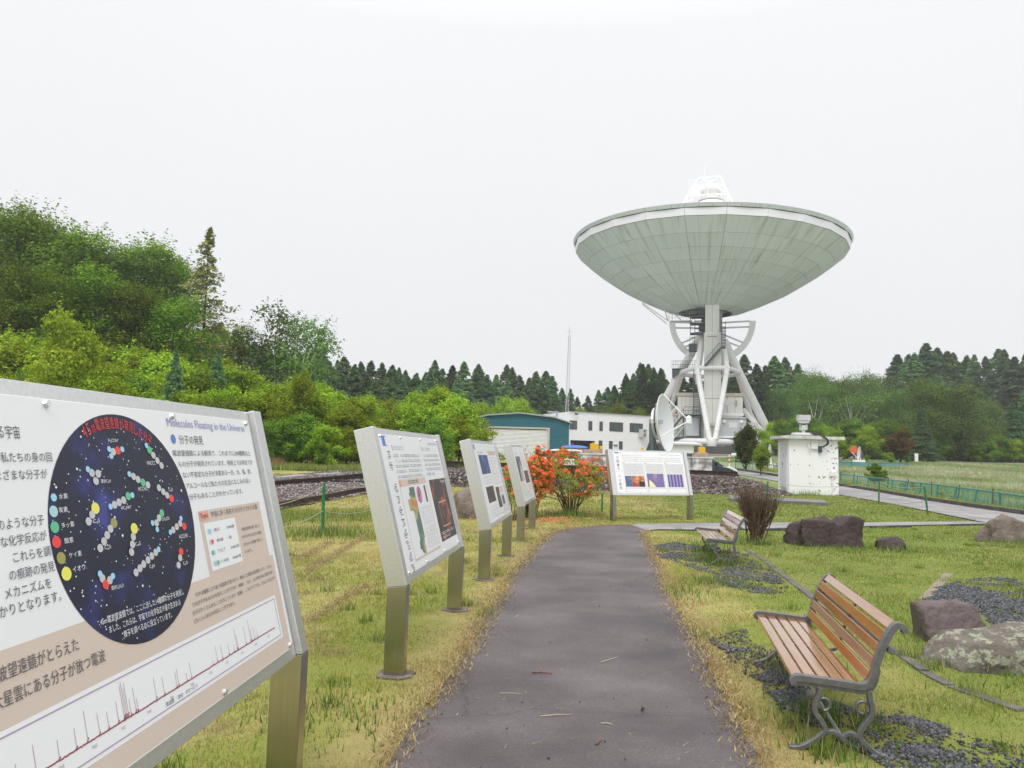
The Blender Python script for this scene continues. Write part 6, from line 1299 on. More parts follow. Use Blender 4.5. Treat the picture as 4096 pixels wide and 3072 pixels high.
fence([(3349, 1932), (3525, 1958), (3740, 1992), (3999, 2034), (4150, 2060)], [1893, 1916, 1938, 1972, 1993], (3431, 3474, 3570, 3624, 3684, 3751, 3827, 3908, 4000, 4110), 'long green mesh fence beside the road, right of the white shed', rusty=(3367, 3422, 3562, 3644, 3740, 3857, 3995, 4130))
fence([(2942, 1872), (2975, 1876), (3110, 1890), (3349, 1932)], [1841, 1845, 1862, 1893], (2942, 2975, 3036, 3100, 3180, 3260), 'green mesh fence left of the white shed behind the yellow flowers', opaque=None, rusty=(2994, 3011, 3030, 3070, 3094))
fence([(3340, 1866), (3480, 1866), (3630, 1864)], [1846, 1851, 1853], (3352, 3407, 3520, 3597, 3630), 'short blue-green fence round the far yard at the edge of the field', opaque=mat('blue green sheet', (.12, .30, .33), .6, var=.2, scale=.5))
mb = MB(); 
for u in (3662, 3669): a = A(u, 1838, 90); b = A(u, 1814, 90); mb = MB().tube([a-Vector((0, 0, .5)), b], .10, 6); tag(mb.build('white_post', wt), 'one of two thin white posts before the dark wood edge', 'post', 'pair of white posts')
# ------------------------------------------------------------------ plants: leaf clouds
def leaves_mesh(name, C, Nrm, size, var, m, rs, aspect=.55, fold=.25, up=0.0):
    """one folded leaf (two triangles) per row of C, facing roughly along Nrm"""
    n = len(C); N = Nrm+rs.normal(0, .55, (n, 3)); N[:, 2] += up; N /= np.linalg.norm(N, axis=1, keepdims=True)+1e-9
    t = rs.normal(0, 1, (n, 3)); t -= (t*N).sum(1, keepdims=True)*N; t /= np.linalg.norm(t, axis=1, keepdims=True)+1e-9; b = np.cross(N, t)
    s = (size*(.6+.8*rs.rand(n)))[:, None] if np.isscalar(size) else (size*(.7+.6*rs.rand(n)))[:, None]
    V = np.stack([C-t*s*.5, C+b*s*aspect*.5+N*s*fold*.3, C+t*s*.5, C-b*s*aspect*.5+N*s*fold*.3], 1).reshape(-1, 3)
    k = 4*np.arange(n)[:, None]; Fc = np.concatenate([k+np.array([[0, 1, 2]]), k+np.array([[0, 2, 3]])], 1).reshape(-1, 3)
    o = npmesh(name, V, Fc, m, {'var': np.repeat(var, 4)}, parent='mesh'); me = o.data; bpy.data.objects.remove(o); return me
def trunk_mesh(name, pathsr, m, n=7):
    mb = MB()
    for pts, rr in pathsr: mb.tube(pts, rr, n if rr[0] > .05 else 4, caps=False)
    me = mb.mesh(name, m); shade(me, 80); return me
bark = mat('dark bark', (.060, .047, .036), .95, var=.4, scale=5, stretch=(3, 3, .6), bump=.5); birch = mat('birch bark', (.62, .60, .56), .8, scale=4, stretch=(1, 1, 5), col2=(.20, .18, .16), thr=(.52, .72)); brbark = mat('brown stem bark', (.12, .075, .05), .9, var=.3, scale=20)
def broad(seed, m, H=1.0, nb=46, per=240, rx=.42, zlo=.16, leaf=.020, shape='round', trunk=bark, sprig=5, tr=.022, cs=1.0):
    """unit-height broadleaf: limbs reach leafy clumps spread through an uneven crown"""
    rs = np.random.RandomState(seed); cl = []
    while len(cl) < nb:
        z = zlo+(1-zlo)*rs.rand()**.85; t = (z-zlo)/(1-zlo)
        w = {'round': math.sin(math.pi*min(1, t*.80+.17))**.6, 'shrub': (1-t**2.4)**.5, 'column': (1-t**4)**.5*.8+.1, 'vase': .35+.75*math.sin(math.pi*min(1, t*.75+.05))}[shape]
        a = rs.rand()*6.283; r = rx*w*math.sqrt(rs.rand())*(.80+.35*math.sin(a*2+seed)+.15*math.sin(a*5+seed*2)); cl.append((r*math.cos(a), r*math.sin(a), z*(1-.10*rs.rand()), (.075+.075*rs.rand())*cs))
    cl = np.array(cl); C = []; N = []; V = []
    for x, y, z, s in cl:
        k = int(per*(s/cs/.11)**1.6); d = rs.normal(0, 1, (k, 3)); d /= np.linalg.norm(d, axis=1, keepdims=True); d[:, 2] = np.abs(d[:, 2])*np.where(rs.rand(k) < .72, 1, -1)
        rr = s*(.45+.62*rs.rand(k)**.6)[:, None]*np.array([1.1, 1.1, .85]); p = np.array([x, y, z])+d*rr; C.append(p); N.append(d); V.append(np.clip(rs.normal(.45, .22, k)+d[:, 2]*.22+rs.normal(0, .12), 0, 1))  # shading put into the leaf colour: clump tops lighter, undersides darker
    for x, y, z, s in cl:
        for j in range(sprig):
            o_ = np.array([x*.9, y*.9, .25*(z+.3)]); o_ = o_/(np.linalg.norm(o_)+1e-6)*.6+rs.normal(0, .5, 3)+np.array([0, 0, .35]); o_ /= np.linalg.norm(o_); l = s*(.9+.9*rs.rand()); k = 12; q = np.linspace(.35, 1.0, k)*l
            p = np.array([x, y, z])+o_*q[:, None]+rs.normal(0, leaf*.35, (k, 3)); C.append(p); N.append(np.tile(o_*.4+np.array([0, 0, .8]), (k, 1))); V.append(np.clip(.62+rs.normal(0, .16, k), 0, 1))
    C = np.concatenate(C); N = np.concatenate(N); V = np.concatenate(V); k = C[:, 2] > .02; C, N, V = C[k], N[k], V[k]
    cm = leaves_mesh('crown', C, N, leaf, V, m, rs, .62, up=.15); P = []; top = Vector((rs.normal(0, .03), rs.normal(0, .03), .80)); tp = [Vector((0, 0, -.02)), Vector((rs.normal(0, .02), rs.normal(0, .02), .25)), Vector((rs.normal(0, .03), rs.normal(0, .03), .5)), top]
    tcur = curve(tp, 9); P.append((tcur, [tr*(1-.8*i/(len(tcur)-1)) for i in range(len(tcur))]))
    for x, y, z, s in cl[::2]:
        b0 = tcur[min(len(tcur)-1, int(len(tcur)*max(.12, (z-.22))*.95))]; e = Vector((x, y, z)); md = b0.lerp(e, .5)+Vector((0, 0, -.03)); P.append(([b0, md, e], [tr*.36, tr*.22, tr*.07]))
    return cm, trunk_mesh('trunk', P, trunk)
def conifer(seed, m, nl=30, rx=.17, zlo=.06, leaf=.016, droop=.25, per=16, dens=1.0, irregular=.25, tr=.014, trunk=bark, bare=False, spread=1.0, br=.25):
    """unit-height conifer: tiers of branches carrying needle sprays"""
    rs = np.random.RandomState(seed); C = []; N = []; V = []; P = [([Vector((0, 0, -.02)), Vector((rs.normal(0, .004), 0, .5)), Vector((0, 0, 1))], [tr, tr*.6, tr*.1])]
    for i in range(nl):
        t = i/(nl-1); z = zlo+(1-zlo)*t**.93; L_ = rx*(1-t)**.82*(.85+.25*math.sin(math.pi*min(1, t*1.5+.1)))+.007; nbr = int(5+4*rs.rand())
        for j in range(nbr):
            if irregular and rs.rand() < irregular*.45: continue
            a = rs.rand()*6.283; l = L_*(1-irregular*rs.rand()+.25*irregular); e = np.array([math.cos(a)*l, math.sin(a)*l, z-droop*l+.3*l*(t > .8)]); b = np.array([0, 0, z]); k = max(5, int(per*dens*(.35+l/rx)*1.5)); q = .12+.88*rs.rand(k)**.75
            p = b+(e-b)*q[:, None]; sp = .030*spread*(1.15-q*.6)*(l/rx*1.15+.05); side = np.array([-math.sin(a), math.cos(a), 0]); p = p+side*(rs.normal(0, 1, k)*sp)[:, None]; p[:, 2] += rs.normal(0, .006, k)-.012*q**2+.02*q*(1-q)
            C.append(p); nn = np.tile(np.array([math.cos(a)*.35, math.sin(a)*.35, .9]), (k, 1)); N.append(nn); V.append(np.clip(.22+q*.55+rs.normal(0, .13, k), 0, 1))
            if l > rx*.3 and (bare or rs.rand() < .35): P.append(([Vector(b), Vector(b+(e-b)*.6+np.array([0, 0, .004])), Vector(e)], [tr*br, tr*br*.6, tr*br*.2]))
    C = np.concatenate(C); N = np.concatenate(N); V = np.concatenate(V)
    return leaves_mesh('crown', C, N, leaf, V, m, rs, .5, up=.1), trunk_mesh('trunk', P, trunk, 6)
lf_yel = leafmat('yellow green leaves', (.085, .165, .015), (.42, .55, .045)); lf_grn = leafmat('fresh green leaves', (.055, .13, .018), (.25, .39, .050)); lf_dk = leafmat('deep green leaves', (.055, .11, .030), (.21, .31, .075))
lf_con = leafmat('blue green needles', (.075, .145, .075), (.21, .335, .15)); lf_lar = leafmat('larch needles', (.095, .175, .08), (.25, .39, .16)); lf_och = leafmat('ochre larch needles', (.13, .15, .04), (.36, .36, .12)); lf_brn = leafmat('bronze leaves', (.05, .035, .015), (.19, .13, .045)); lf_cyp = leafmat('dark cypress leaves', (.035, .06, .018), (.15, .18, .05)); lf_lime = leafmat('lime leaves', (.12, .22, .015), (.34, .50, .05))
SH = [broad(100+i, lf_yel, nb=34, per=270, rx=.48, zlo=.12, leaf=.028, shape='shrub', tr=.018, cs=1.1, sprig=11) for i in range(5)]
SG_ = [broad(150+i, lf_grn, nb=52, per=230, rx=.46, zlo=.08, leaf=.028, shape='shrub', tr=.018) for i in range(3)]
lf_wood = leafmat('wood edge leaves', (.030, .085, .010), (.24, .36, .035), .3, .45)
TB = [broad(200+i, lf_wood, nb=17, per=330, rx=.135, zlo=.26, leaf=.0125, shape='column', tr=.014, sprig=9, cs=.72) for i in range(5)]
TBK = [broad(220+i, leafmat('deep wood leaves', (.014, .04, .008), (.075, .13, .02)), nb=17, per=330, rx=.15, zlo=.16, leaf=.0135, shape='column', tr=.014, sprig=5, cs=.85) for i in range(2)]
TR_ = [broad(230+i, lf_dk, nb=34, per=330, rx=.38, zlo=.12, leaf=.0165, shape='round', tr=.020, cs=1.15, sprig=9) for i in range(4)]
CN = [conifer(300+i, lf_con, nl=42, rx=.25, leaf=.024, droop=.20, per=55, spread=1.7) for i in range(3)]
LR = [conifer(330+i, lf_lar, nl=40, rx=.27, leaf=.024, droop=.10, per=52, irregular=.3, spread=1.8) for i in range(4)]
OPEN = [broad(400+i, lf_dk, nb=26, per=120, rx=.36, zlo=.34, leaf=.017, shape='vase', trunk=birch, tr=.012) for i in range(2)]
def plant(name, var, p, H, label, cat='tree', group=None, wx=1.0, rz=None, lean=0):
    cm, tm = var; o = thing(name, label, cat, (p[0], p[1], float(p[2])), (RS.rand()*6.283 if rz is None else rz), group); o.scale = (H*wx, H*wx, H)
    if lean: o.rotation_euler.y = lean
    link('trunk', tm, o); link('crown', cm, o); return o
def Ht(u, v, y): return A(u, v, y).z-float(h(A(u, 1800, y).x, y))
def put(name, vars_, u, vt, y, label, cat='tree', group=None, wx=1.0, k=None, lean=0):
    p = XY(u, y); return plant(name, vars_[(k if k is not None else RS.randint(len(vars_))) % len(vars_)], p, Ht(u, vt, y), label, cat, group, wx, lean=lean)
rr = np.random.RandomState(5)
LM = [(-999, 'beyond the left edge of the big sign'), (60, 'above the left text of the big sign'), (230, 'above the star chart'), (400, 'above the right half of the star chart'), (560, 'above the printed title of the big sign'), (720, 'above the right end of the title'), (870, 'above the last words of the title'), (1000, 'above the right post of the big sign'), (1130, 'below the leaning birches'), (1240, 'just left of the green post'), (1350, 'right of the green post'), (1460, 'above the left post of the second sign'), (1580, 'above the second sign'), (1720, 'between the second and third signs'), (1850, 'left of the hangar'), (1960, 'above the left part of the hangar'), (2080, 'above the right part of the hangar'), (2200, 'behind the gap between the hangar and the radio mast'), (2290, 'above the white building beside the radio mast'), (2400, 'above the middle of the white building'), (2520, 'above the facing sign, left of the telescope'), (2640, 'behind the left leg of the telescope'), (2800, 'behind the telescope column'), (2930, 'behind the right leg of the telescope'), (3040, 'right of the telescope legs'), (3140, 'behind the left half of the shed'), (3240, 'behind the shed roof instrument'), (3340, 'just right of the shed'), (3440, 'behind the dish with the orange disc'), (3540, 'behind the ball-shaped bush'), (3640, 'behind the bronze-brown tree'), (3750, 'behind the left part of the meadow'), (3860, 'behind the middle of the meadow'), (3970, 'behind the right part of the meadow'), (4060, 'at the right edge of the wood')]
def where(u): return [t for a, t in LM if a <= u][-1]
def interp(pts, u): return float(np.interp(u, [p[0] for p in pts], [p[1] for p in pts]))
# far conifers behind everything, left to centre
TOPC = [(780, 1330), (860, 1310), (960, 1360), (1100, 1420), (1180, 1450), (1255, 1395), (1330, 1450), (1450, 1440), (1560, 1470), (1640, 1500), (1720, 1480), (1800, 1460), (1900, 1485), (1985, 1470), (2080, 1500), (2180, 1490), (2260, 1570), (2350, 1580), (2430, 1560), (2500, 1500), (2570, 1470), (2640, 1470), (2700, 1500)]
u = 700
while u < 2800:
    y = (112 if u < 1850 else 148)+rr.rand()*22; v = interp(TOPC, u)+rr.normal(0, 15)
    put('conifer', LR if rr.rand() < .6 else CN, u, v, y, 'blue-green conifer of the far row, '+where(u), group='far row of conifers', wx=1.15+.6*rr.rand()); u += 22+rr.rand()*24
u = 760
while u < 2720:
    y = (98 if u < 1850 else 138)+rr.rand()*8; v = interp(TOPC, u)+50+rr.normal(0, 22)
    put('conifer', LR if rr.rand() < .5 else CN, u, v, y, 'lower dark conifer, '+where(u), group='lower conifers before the far row', wx=1.4+.4*rr.rand()); u += 34+rr.rand()*24
for u, v, y, w_ in ((1255, 1388, 96, 1.0), (2568, 1462, 140, 1.0), (2500, 1500, 141, 1.05), (2640, 1478, 142, 1)): put('conifer', CN, u, v, y, {1255: 'pointed conifer whose tip rises above its neighbours, right of the leaning birches', 2568: 'pointed conifer just left of the giant telescope leg', 2500: 'conifer left of the pointed one beside the telescope', 2640: 'conifer directly behind the left telescope leg'}[u], wx=w_)
# left hill wood: tall trees, back tier then front tier
TOPL = [(-60, 830), (0, 838), (60, 845), (120, 880), (200, 915), (300, 950), (380, 985), (430, 1000), (470, 990), (520, 975), (560, 960), (610, 955), (650, 990), (690, 1110), (740, 1210), (790, 1330)]
u = -120
while u < 690:
    y = 62+rr.rand()*10; put('tall_tree', TB, u, interp(TOPL, u)+abs(rr.normal(0, 14)), y, 'tall green skyline tree, '+where(u), group='tall trees of the left wood', wx=1.0+.35*rr.rand()); u += 58+rr.rand()*44
u = -100
while u < 660:
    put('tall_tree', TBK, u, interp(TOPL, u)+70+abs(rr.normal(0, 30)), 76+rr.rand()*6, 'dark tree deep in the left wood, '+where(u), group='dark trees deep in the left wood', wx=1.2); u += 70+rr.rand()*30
TOPL2 = [(-60, 1080), (0, 1060), (140, 1045), (260, 1040), (400, 1110), (520, 1150), (640, 1170), (720, 1200), (760, 1260)]
u = -100
while u < 700:
    y = 52+rr.rand()*6; put('tall_tree', TB, u, interp(TOPL2, u)+abs(rr.normal(0, 22)), y, 'green tree below the skyline trees, '+where(u), group='second tier of the left wood', wx=1.15+.35*rr.rand()); u += 72+rr.rand()*44
# hero trees
put('larch', [conifer(501, lf_och, nl=26, rx=.17, zlo=.30, leaf=.016, droop=-.10, per=34, irregular=.7, tr=.011, bare=True, br=.11, spread=1.6)], 785, 925, 60, 'tall thin sparse larch with a bare lower trunk, alone against the sky', wx=1.25, k=0)
bir = broad(511, lf_dk, nb=26, per=130, rx=.20, zlo=.5, leaf=.020, shape='vase', trunk=birch, tr=.021)
o = put('birch', [bir], 1062, 1225, 60, 'leaning white-trunked birch, the left of the leaning pair', k=0, lean=.06); o.rotation_euler = (0, .10, .4)
bir2 = broad(512, lf_dk, nb=22, per=120, rx=.18, zlo=.5, leaf=.022, shape='vase', trunk=birch, tr=.020)
o = put('birch', [bir2], 1098, 1290, 58, 'white-trunked birch leaning far to the right, the right of the leaning pair', k=0); o.rotation_euler = (0, .26, 0)
for a, b in (((1120, 1330), (1110, 1190)), ((1072, 1330), (1050, 1250))): MB().tube([A(*a, 59), A(*b, 59)], [.05, .012], 5).build('dead_branch', bark); tag(bpy.data.objects['dead_branch'] if a[0] == 1120 else bpy.data.objects['dead_branch.001'], 'bare dead branch sticking up above the birches', 'branch', 'dead branches above the birches')
put('tree', TB, 940, 1290, 62, 'slim bright green tree left of the leaning birches', wx=.75, k=1); put('tree', TB, 860, 1330, 84, 'hazy green tree between the thin larch and the birches', wx=.85, k=2); put('tree', LR, 800, 1310, 84, 'bluish tree right of the thin larch trunk', wx=1.3, k=2)
put('maple', [broad(603, leafmat('maple leaves', (.15, .24, .02), (.46, .58, .06)), nb=30, per=260, rx=.36, zlo=.2, leaf=.028, shape='round', tr=.018)], 235, 1265, 34, 'bright lime-yellow young tree rising before the dark left wood', k=1, wx=.72); put('young_spruce', CN, 680, 1400, 39, 'young spruce standing among the yellow-green bushes', wx=.9, k=0); put('young_spruce', CN, 850, 1400, 46, 'second young spruce among the bushes, nearer the birches', wx=.9, k=1)
# yellow-green bush belt
TOPS = [(-80, 1370), (0, 1365), (120, 1370), (300, 1420), (430, 1400), (560, 1440), (640, 1470), (830, 1470), (920, 1490), (1000, 1530), (1060, 1575), (1120, 1575), (1200, 1510), (1290, 1570), (1400, 1590), (1500, 1600), (1620, 1600), (1700, 1570), (1760, 1560), (1830, 1630), (1900, 1660)]
for tier, (y0, dy, dv, gu) in enumerate(((47, 7, 0, 48), (41.5, 3, 60, 62), (37.5, 2.5, 130, 70))):
    u = -140
    while u < (1880 if tier < 2 else 1780):
        put('bush', SH if (tier < 2 and rr.rand() < .85) or rr.rand() < .6 else SG_, u, interp(TOPS, u)+dv+rr.normal(0, 17), y0+rr.rand()*dy+(4 if u > 1500 else 0), ('yellow-green bush of the upper row, ', 'yellow-green bush of the middle row, ', 'bush of the lowest row, ')[tier]+where(u), 'bush', ('upper bushes of the thicket', 'middle bushes of the thicket', 'lower bushes of the thicket')[tier], wx=1.0+.35*rr.rand()); u += gu*(.75+.5*rr.rand())
put('bush', SH, 1200, 1500, 43, 'tallest yellow-green bush of the thicket, right of the birches', 'bush', wx=.62, k=2); put('bush', SG_, 1290, 1770, 35.8, 'fresh green rounded bush nearest the rails', 'bush', wx=.8, k=1)
put('small_tree', SH, 1765, 1555, 66, 'spreading pale green tree left of the hangar', wx=.6, k=0); 
for u, v, y in ((1860, 1640, 100), (1930, 1620, 101), (2010, 1600, 103), (2075, 1605, 104), (2110, 1645, 104), (2320, 1640, 132), (2420, 1655, 133), (2560, 1640, 134), (2480, 1625, 134)): put('small_tree', SH, u, v, y, 'light yellow-green tree, '+where(u), group='light trees behind the buildings', wx=.8)
# right-hand wood
TOPR = [(2900, 1400), (3000, 1430), (3110, 1410), (3190, 1440), (3230, 1500), (3330, 1490), (3420, 1490), (3500, 1480), (3560, 1450), (3620, 1400), (3700, 1380), (3850, 1385), (3950, 1400), (4100, 1400), (4250, 1400)]
u = 2860
while u < 4300:
    y = 152+rr.rand()*18; con = u < 3220 or u > 3540
    put('conifer' if con else 'broadleaf_tree', (CN if rr.rand() < .6 else LR) if con else TR_, u, interp(TOPR, u)+rr.choice([0, 12, 30])+abs(rr.normal(0, 14)), y, ('tall dark skyline conifer, ' if con else 'round green skyline tree, ')+where(u), group='skyline trees of the right wood', wx=1.2+.6*rr.rand() if con else .9); u += (24 if con else 60)+rr.rand()*30
u = 2930
TOPM = [(2930, 1540), (3150, 1560), (3250, 1540), (3330, 1560), (3450, 1580), (3560, 1590), (3650, 1540), (3720, 1530), (3820, 1545), (3920, 1580), (4000, 1640), (4100, 1560), (4250, 1560)]
while u < 4300:
    y = (112 if u > 3230 else 146)+rr.rand()*7; con = u < 3110 or u > 4010
    put('conifer' if con else 'broadleaf_tree', CN if con else TR_, u, interp(TOPM, u)+rr.normal(0, 16), y, ('dark conifer below the skyline, ' if con else 'round tree below the skyline, ')+where(u), group='middle row of the right wood', wx=1.5+.4*rr.rand() if con else .95+.2*rr.rand()); u += (36 if con else 62)+rr.rand()*30
put('broadleaf_tree', OPEN, 3400, 1530, 106, 'pale-stemmed open tree with forking white limbs in the right wood', k=0, wx=1.2); put('broadleaf_tree', OPEN, 3245, 1545, 106, 'thin white-stemmed tree behind the shed roof instrument', k=1, wx=1.1)
put('broadleaf_tree', TR_, 3700, 1520, 100, 'big round-crowned dark green tree above the field', k=0, wx=1.25); put('broadleaf_tree', TR_, 3850, 1548, 99, 'broad round tree right of the biggest crown above the field', k=2, wx=1.2)
u = 3080
TOPF = [(3080, 1690), (3180, 1660), (3260, 1680), (3340, 1690), (3450, 1680), (3550, 1700), (3650, 1690), (3760, 1760), (3900, 1750), (4000, 1740), (4200, 1740)]
while u < 4250:
    y = 96+rr.rand()*5; put('bush', SG_ if rr.rand() < .65 else SH, u, interp(TOPF, u)+rr.normal(0, 18), y, 'low green tree at the wood edge, '+where(u), 'tree', 'low trees at the foot of the right wood', wx=1.0+.3*rr.rand()); u += 42+rr.rand()*22
put('conifer', CN, 3690, 1625, 92, 'blue-green conifer standing before the big round tree at the field edge', k=1, wx=1.15)
put('bronze_tree', [broad(601, lf_brn, nb=46, per=220, rx=.46, zlo=.34, leaf=.03, shape='round', tr=.03)], 3600, 1728, 84, 'bronze-brown leaved tree with a bare trunk by the far yard fence', k=0, wx=1.2)
cyp = broad(611, lf_cyp, nb=60, per=210, rx=.36, zlo=.22, leaf=.036, shape='round', tr=.028)
put('cypress', [cyp], 2985, 1706, 58, 'small dark cypress-like tree before the right foot of the telescope', k=0, wx=.82)
lime = broad(621, lf_lime, nb=34, per=170, rx=.40, zlo=.35, leaf=.05, shape='round', tr=.025)
put('lime_tree', [lime], 3043, 1795, 51, 'little lime-green tree by the green mesh left of the shed', k=0, wx=1.1); 
ball = broad(631, lf_lime, nb=60, per=190, rx=.46, zlo=.16, leaf=.05, shape='round', tr=.02); balld = broad(632, lf_grn, nb=64, per=200, rx=.50, zlo=.12, leaf=.045, shape='round', tr=.02)
put('round_bush', [balld], 3500, 1858, 44, 'rounded green bush growing through the long mesh fence', 'bush', k=0, wx=1.05); put('round_bush', [ball], 3562, 1812, 83, 'neat ball-shaped bush in the far yard', 'bush', k=0, wx=1.05); put('round_bush', [lime], 3375, 1812, 82, 'small spreading lime tree just right of the shed', 'tree', k=0, wx=1.1); put('round_bush', [lime], 3468, 1820, 82, 'tiny lime tree between the thin dish and the ball-shaped bush', 'tree', k=0, wx=1); put('round_bush', [balld], 3628, 1822, 86, 'dark little bush at the end of the far yard fence', 'bush', k=0)
yfl = leafmat('yellow flower heads', (.42, .42, .03), (.72, .60, .03)); yb1 = broad(641, yfl, nb=26, per=90, rx=.55, zlo=.45, leaf=.06, shape='shrub', tr=.01)
for u, v, y, l in ((3055, 1868, 54, 'left of the shed'), (3095, 1872, 54, 'touching the left side of the shed'), (3608, 1930, 40, 'by the round fence bush'), (3650, 1930, 38.5, 'at the fence above the upright post'), (3765, 1968, 33, 'lowest along the road fence'), (3800, 1975, 32, 'thin, right of the lowest clump')): put('yellow_weed', [yb1], u, v, y, 'clump of yellow flowering weeds '+l, 'weeds', k=0, wx=.8)

# ------------------------------------------------------------------ azaleas
az_leaf = leafmat('azalea leaves', (.10, .20, .02), (.36, .52, .05), .25, .0); az_fl = leafmat('orange azalea petals', (.88, .11, .065), (.98, .33, .22), .3, .0); az_fl2 = leafmat('amber azalea petals', (.90, .12, .05), (.97, .32, .16), .3, .0)
def azalea(label, base, Wd, Hg, seed, flw, nst=26, ncl=420, fm=az_fl, shift=None):
    rs = np.random.RandomState(seed); root = thing('azalea', label, 'shrub', base); mb = MB(); ends = []
    for i in range(nst):
        a = rs.rand()*6.283; r0 = .16*rs.rand(); R0 = Wd/2*rs.rand()**.6; tz = Hg*(.35+.6*rs.rand())*(1-.35*(R0/(Wd/2))**2); p0 = Vector((r0*math.cos(a), r0*math.sin(a), -.03)); p3 = Vector((R0*math.cos(a), R0*math.sin(a), tz)); p1 = p0.lerp(p3, .35)+Vector((rs.normal(0, .04), rs.normal(0, .04), Hg*.12)); p2 = p0.lerp(p3, .7)+Vector((rs.normal(0, .05), rs.normal(0, .05), Hg*.05)); mb.tube([p0, p1, p2, p3], [.015, .011, .008, .004], 5, caps=False)
        for k in range(4): q = [p1, p2, p2, p3][k]; e = q+Vector((rs.normal(0, .16), rs.normal(0, .16), .08+.16*rs.rand())); mb.tube([q, e], [.006, .003], 4, caps=False)
    mb.build('stems', brbark, root)
    C = []
    while len(C) < ncl:
        d = rs.normal(0, 1, 3); d /= np.linalg.norm(d); d[2] = abs(d[2])*.9 if rs.rand() < .8 else -abs(d[2])*.5; r = (.70+.36*rs.rand()); x, y = d[0]*Wd/2*r, d[1]*Wd/2*r; z = Hg*.50+d[2]*Hg*.52*r+.10*math.sin(x*5+seed)+.06*math.sin(y*7)
        if fbm(np.array([x*2.2+seed]), np.array([z*2.2+y]), 3)[0] < .36 or z < Hg*.14: continue
        C.append((x, y, z, d))
    lc, ln, lv, ls = [], [], [], []; fv, ff, fvar = [], [], []; nf = 0
    for x, y, z, d in C:
        c = np.array([x, y, z]); n_ = d*.6+np.array([0, 0, .6]); n_ /= np.linalg.norm(n_); t = np.cross(n_, [0.3, .9, .1]); t /= np.linalg.norm(t); b = np.cross(n_, t); isf = fbm(np.array([x*5+y*3+seed*3]), np.array([z*5+y*2]), 2)[0]*.75+.25*rs.rand() > .92-flw+.05*(z < Hg*.4)
        k = 9
        for j in range(k):
            a = 6.283*j/k+rs.rand()*.5; o_ = (t*math.cos(a)+b*math.sin(a)); lc.append(c+o_*.045-n_*.02*(1 if isf else 0)); ln.append(n_+o_*.25); lv.append(np.clip(.55+rs.normal(0, .2), 0, 1)); ls.append((o_*.9+n_*.35))
        if isf:
            for q in range(7):
                a0 = rs.rand()*6.283; u_ = rs.rand()**.5*.9; fn = n_*math.cos(u_)+(t*math.cos(a0)+b*math.sin(a0))*math.sin(u_); fc = c+fn*.055; ft = np.cross(fn, [.2, .5, .8]); ft /= np.linalg.norm(ft); fb = np.cross(fn, ft); vv = np.clip(rs.normal(.5, .25), 0, 1)
                for j in range(5):
                    a = 6.283*j/5; dr = ft*math.cos(a)+fb*math.sin(a); sd = -ft*math.sin(a)+fb*math.cos(a); L_ = .034; i0 = len(fv); fv += [fc-fn*.012, fc+dr*L_*.6+sd*.013+fn*.010, fc+dr*L_+fn*.004, fc+dr*L_*.6-sd*.013+fn*.010]; ff += [(i0, i0+1, i0+2), (i0, i0+2, i0+3)]; fvar += [vv*.8, vv, min(1, vv+.2), vv]
    lc, ln, ls = np.array(lc), np.array(ln), np.array(ls); t = ls/np.linalg.norm(ls, axis=1, keepdims=True); N = ln/np.linalg.norm(ln, axis=1, keepdims=True); b = np.cross(N, t); s_ = .075*(.8+.4*rs.rand(len(lc)))[:, None]
    V = np.stack([lc-t*s_*.4, lc+b*s_*.15+t*s_*.1, lc+t*s_*.6, lc-b*s_*.15+t*s_*.1], 1).reshape(-1, 3); k = 4*np.arange(len(lc))[:, None]; Fc = np.concatenate([k+np.array([[0, 1, 2]]), k+np.array([[0, 2, 3]])], 1).reshape(-1, 3)
    npmesh('leaves', V, Fc, az_leaf, {'var': np.repeat(np.array(lv), 4)}, parent=root)
    if fv: npmesh('blossoms', np.array(fv), np.array(ff), fm, {'var': np.array(fvar)}, parent=root)
    return root
azalea('rounded azalea with green leaves and scattered orange-red blossoms, left of the facing sign', (1.56, 19.4, 0), 1.75, 1.68, 3, .40, ncl=640)
azalea('azalea covered almost wholly in orange blossoms behind the fourth sign', (.50, 18.2, 0), 1.10, 1.75, 5, .66, ncl=430, fm=az_fl2)
azalea('low azalea with few orange blossoms between the third and fourth signs', (.02, 17.3, 0), .75, 1.05, 9, .28, nst=12, ncl=150)
rs = np.random.RandomState(12); V = []; Fc = []; vv = []
for i in range(110):
    g = rs.rand() < .7; x, y = (rs.normal(.9, .35), rs.normal(17.1, .5)) if g else (rs.normal(-.25, .35), rs.normal(16.6, .6)); i0 = len(V); a = rs.rand()*6.28; L_ = .03
    for j in range(5): aa = a+6.283*j/5; V += [(x, y, .045), (x+L_*math.cos(aa-.35), y+L_*math.sin(aa-.35), .055+.02*rs.rand()), (x+L_*math.cos(aa+.35), y+L_*math.sin(aa+.35), .055+.02*rs.rand())]; k = len(V)-3; Fc.append((k, k+1, k+2)); vv += [.5, .8, .6]
tag(npmesh('fallen_blossoms', np.array(V), np.array(Fc), az_fl, {'var': np.array(vv)}), kind='stuff')
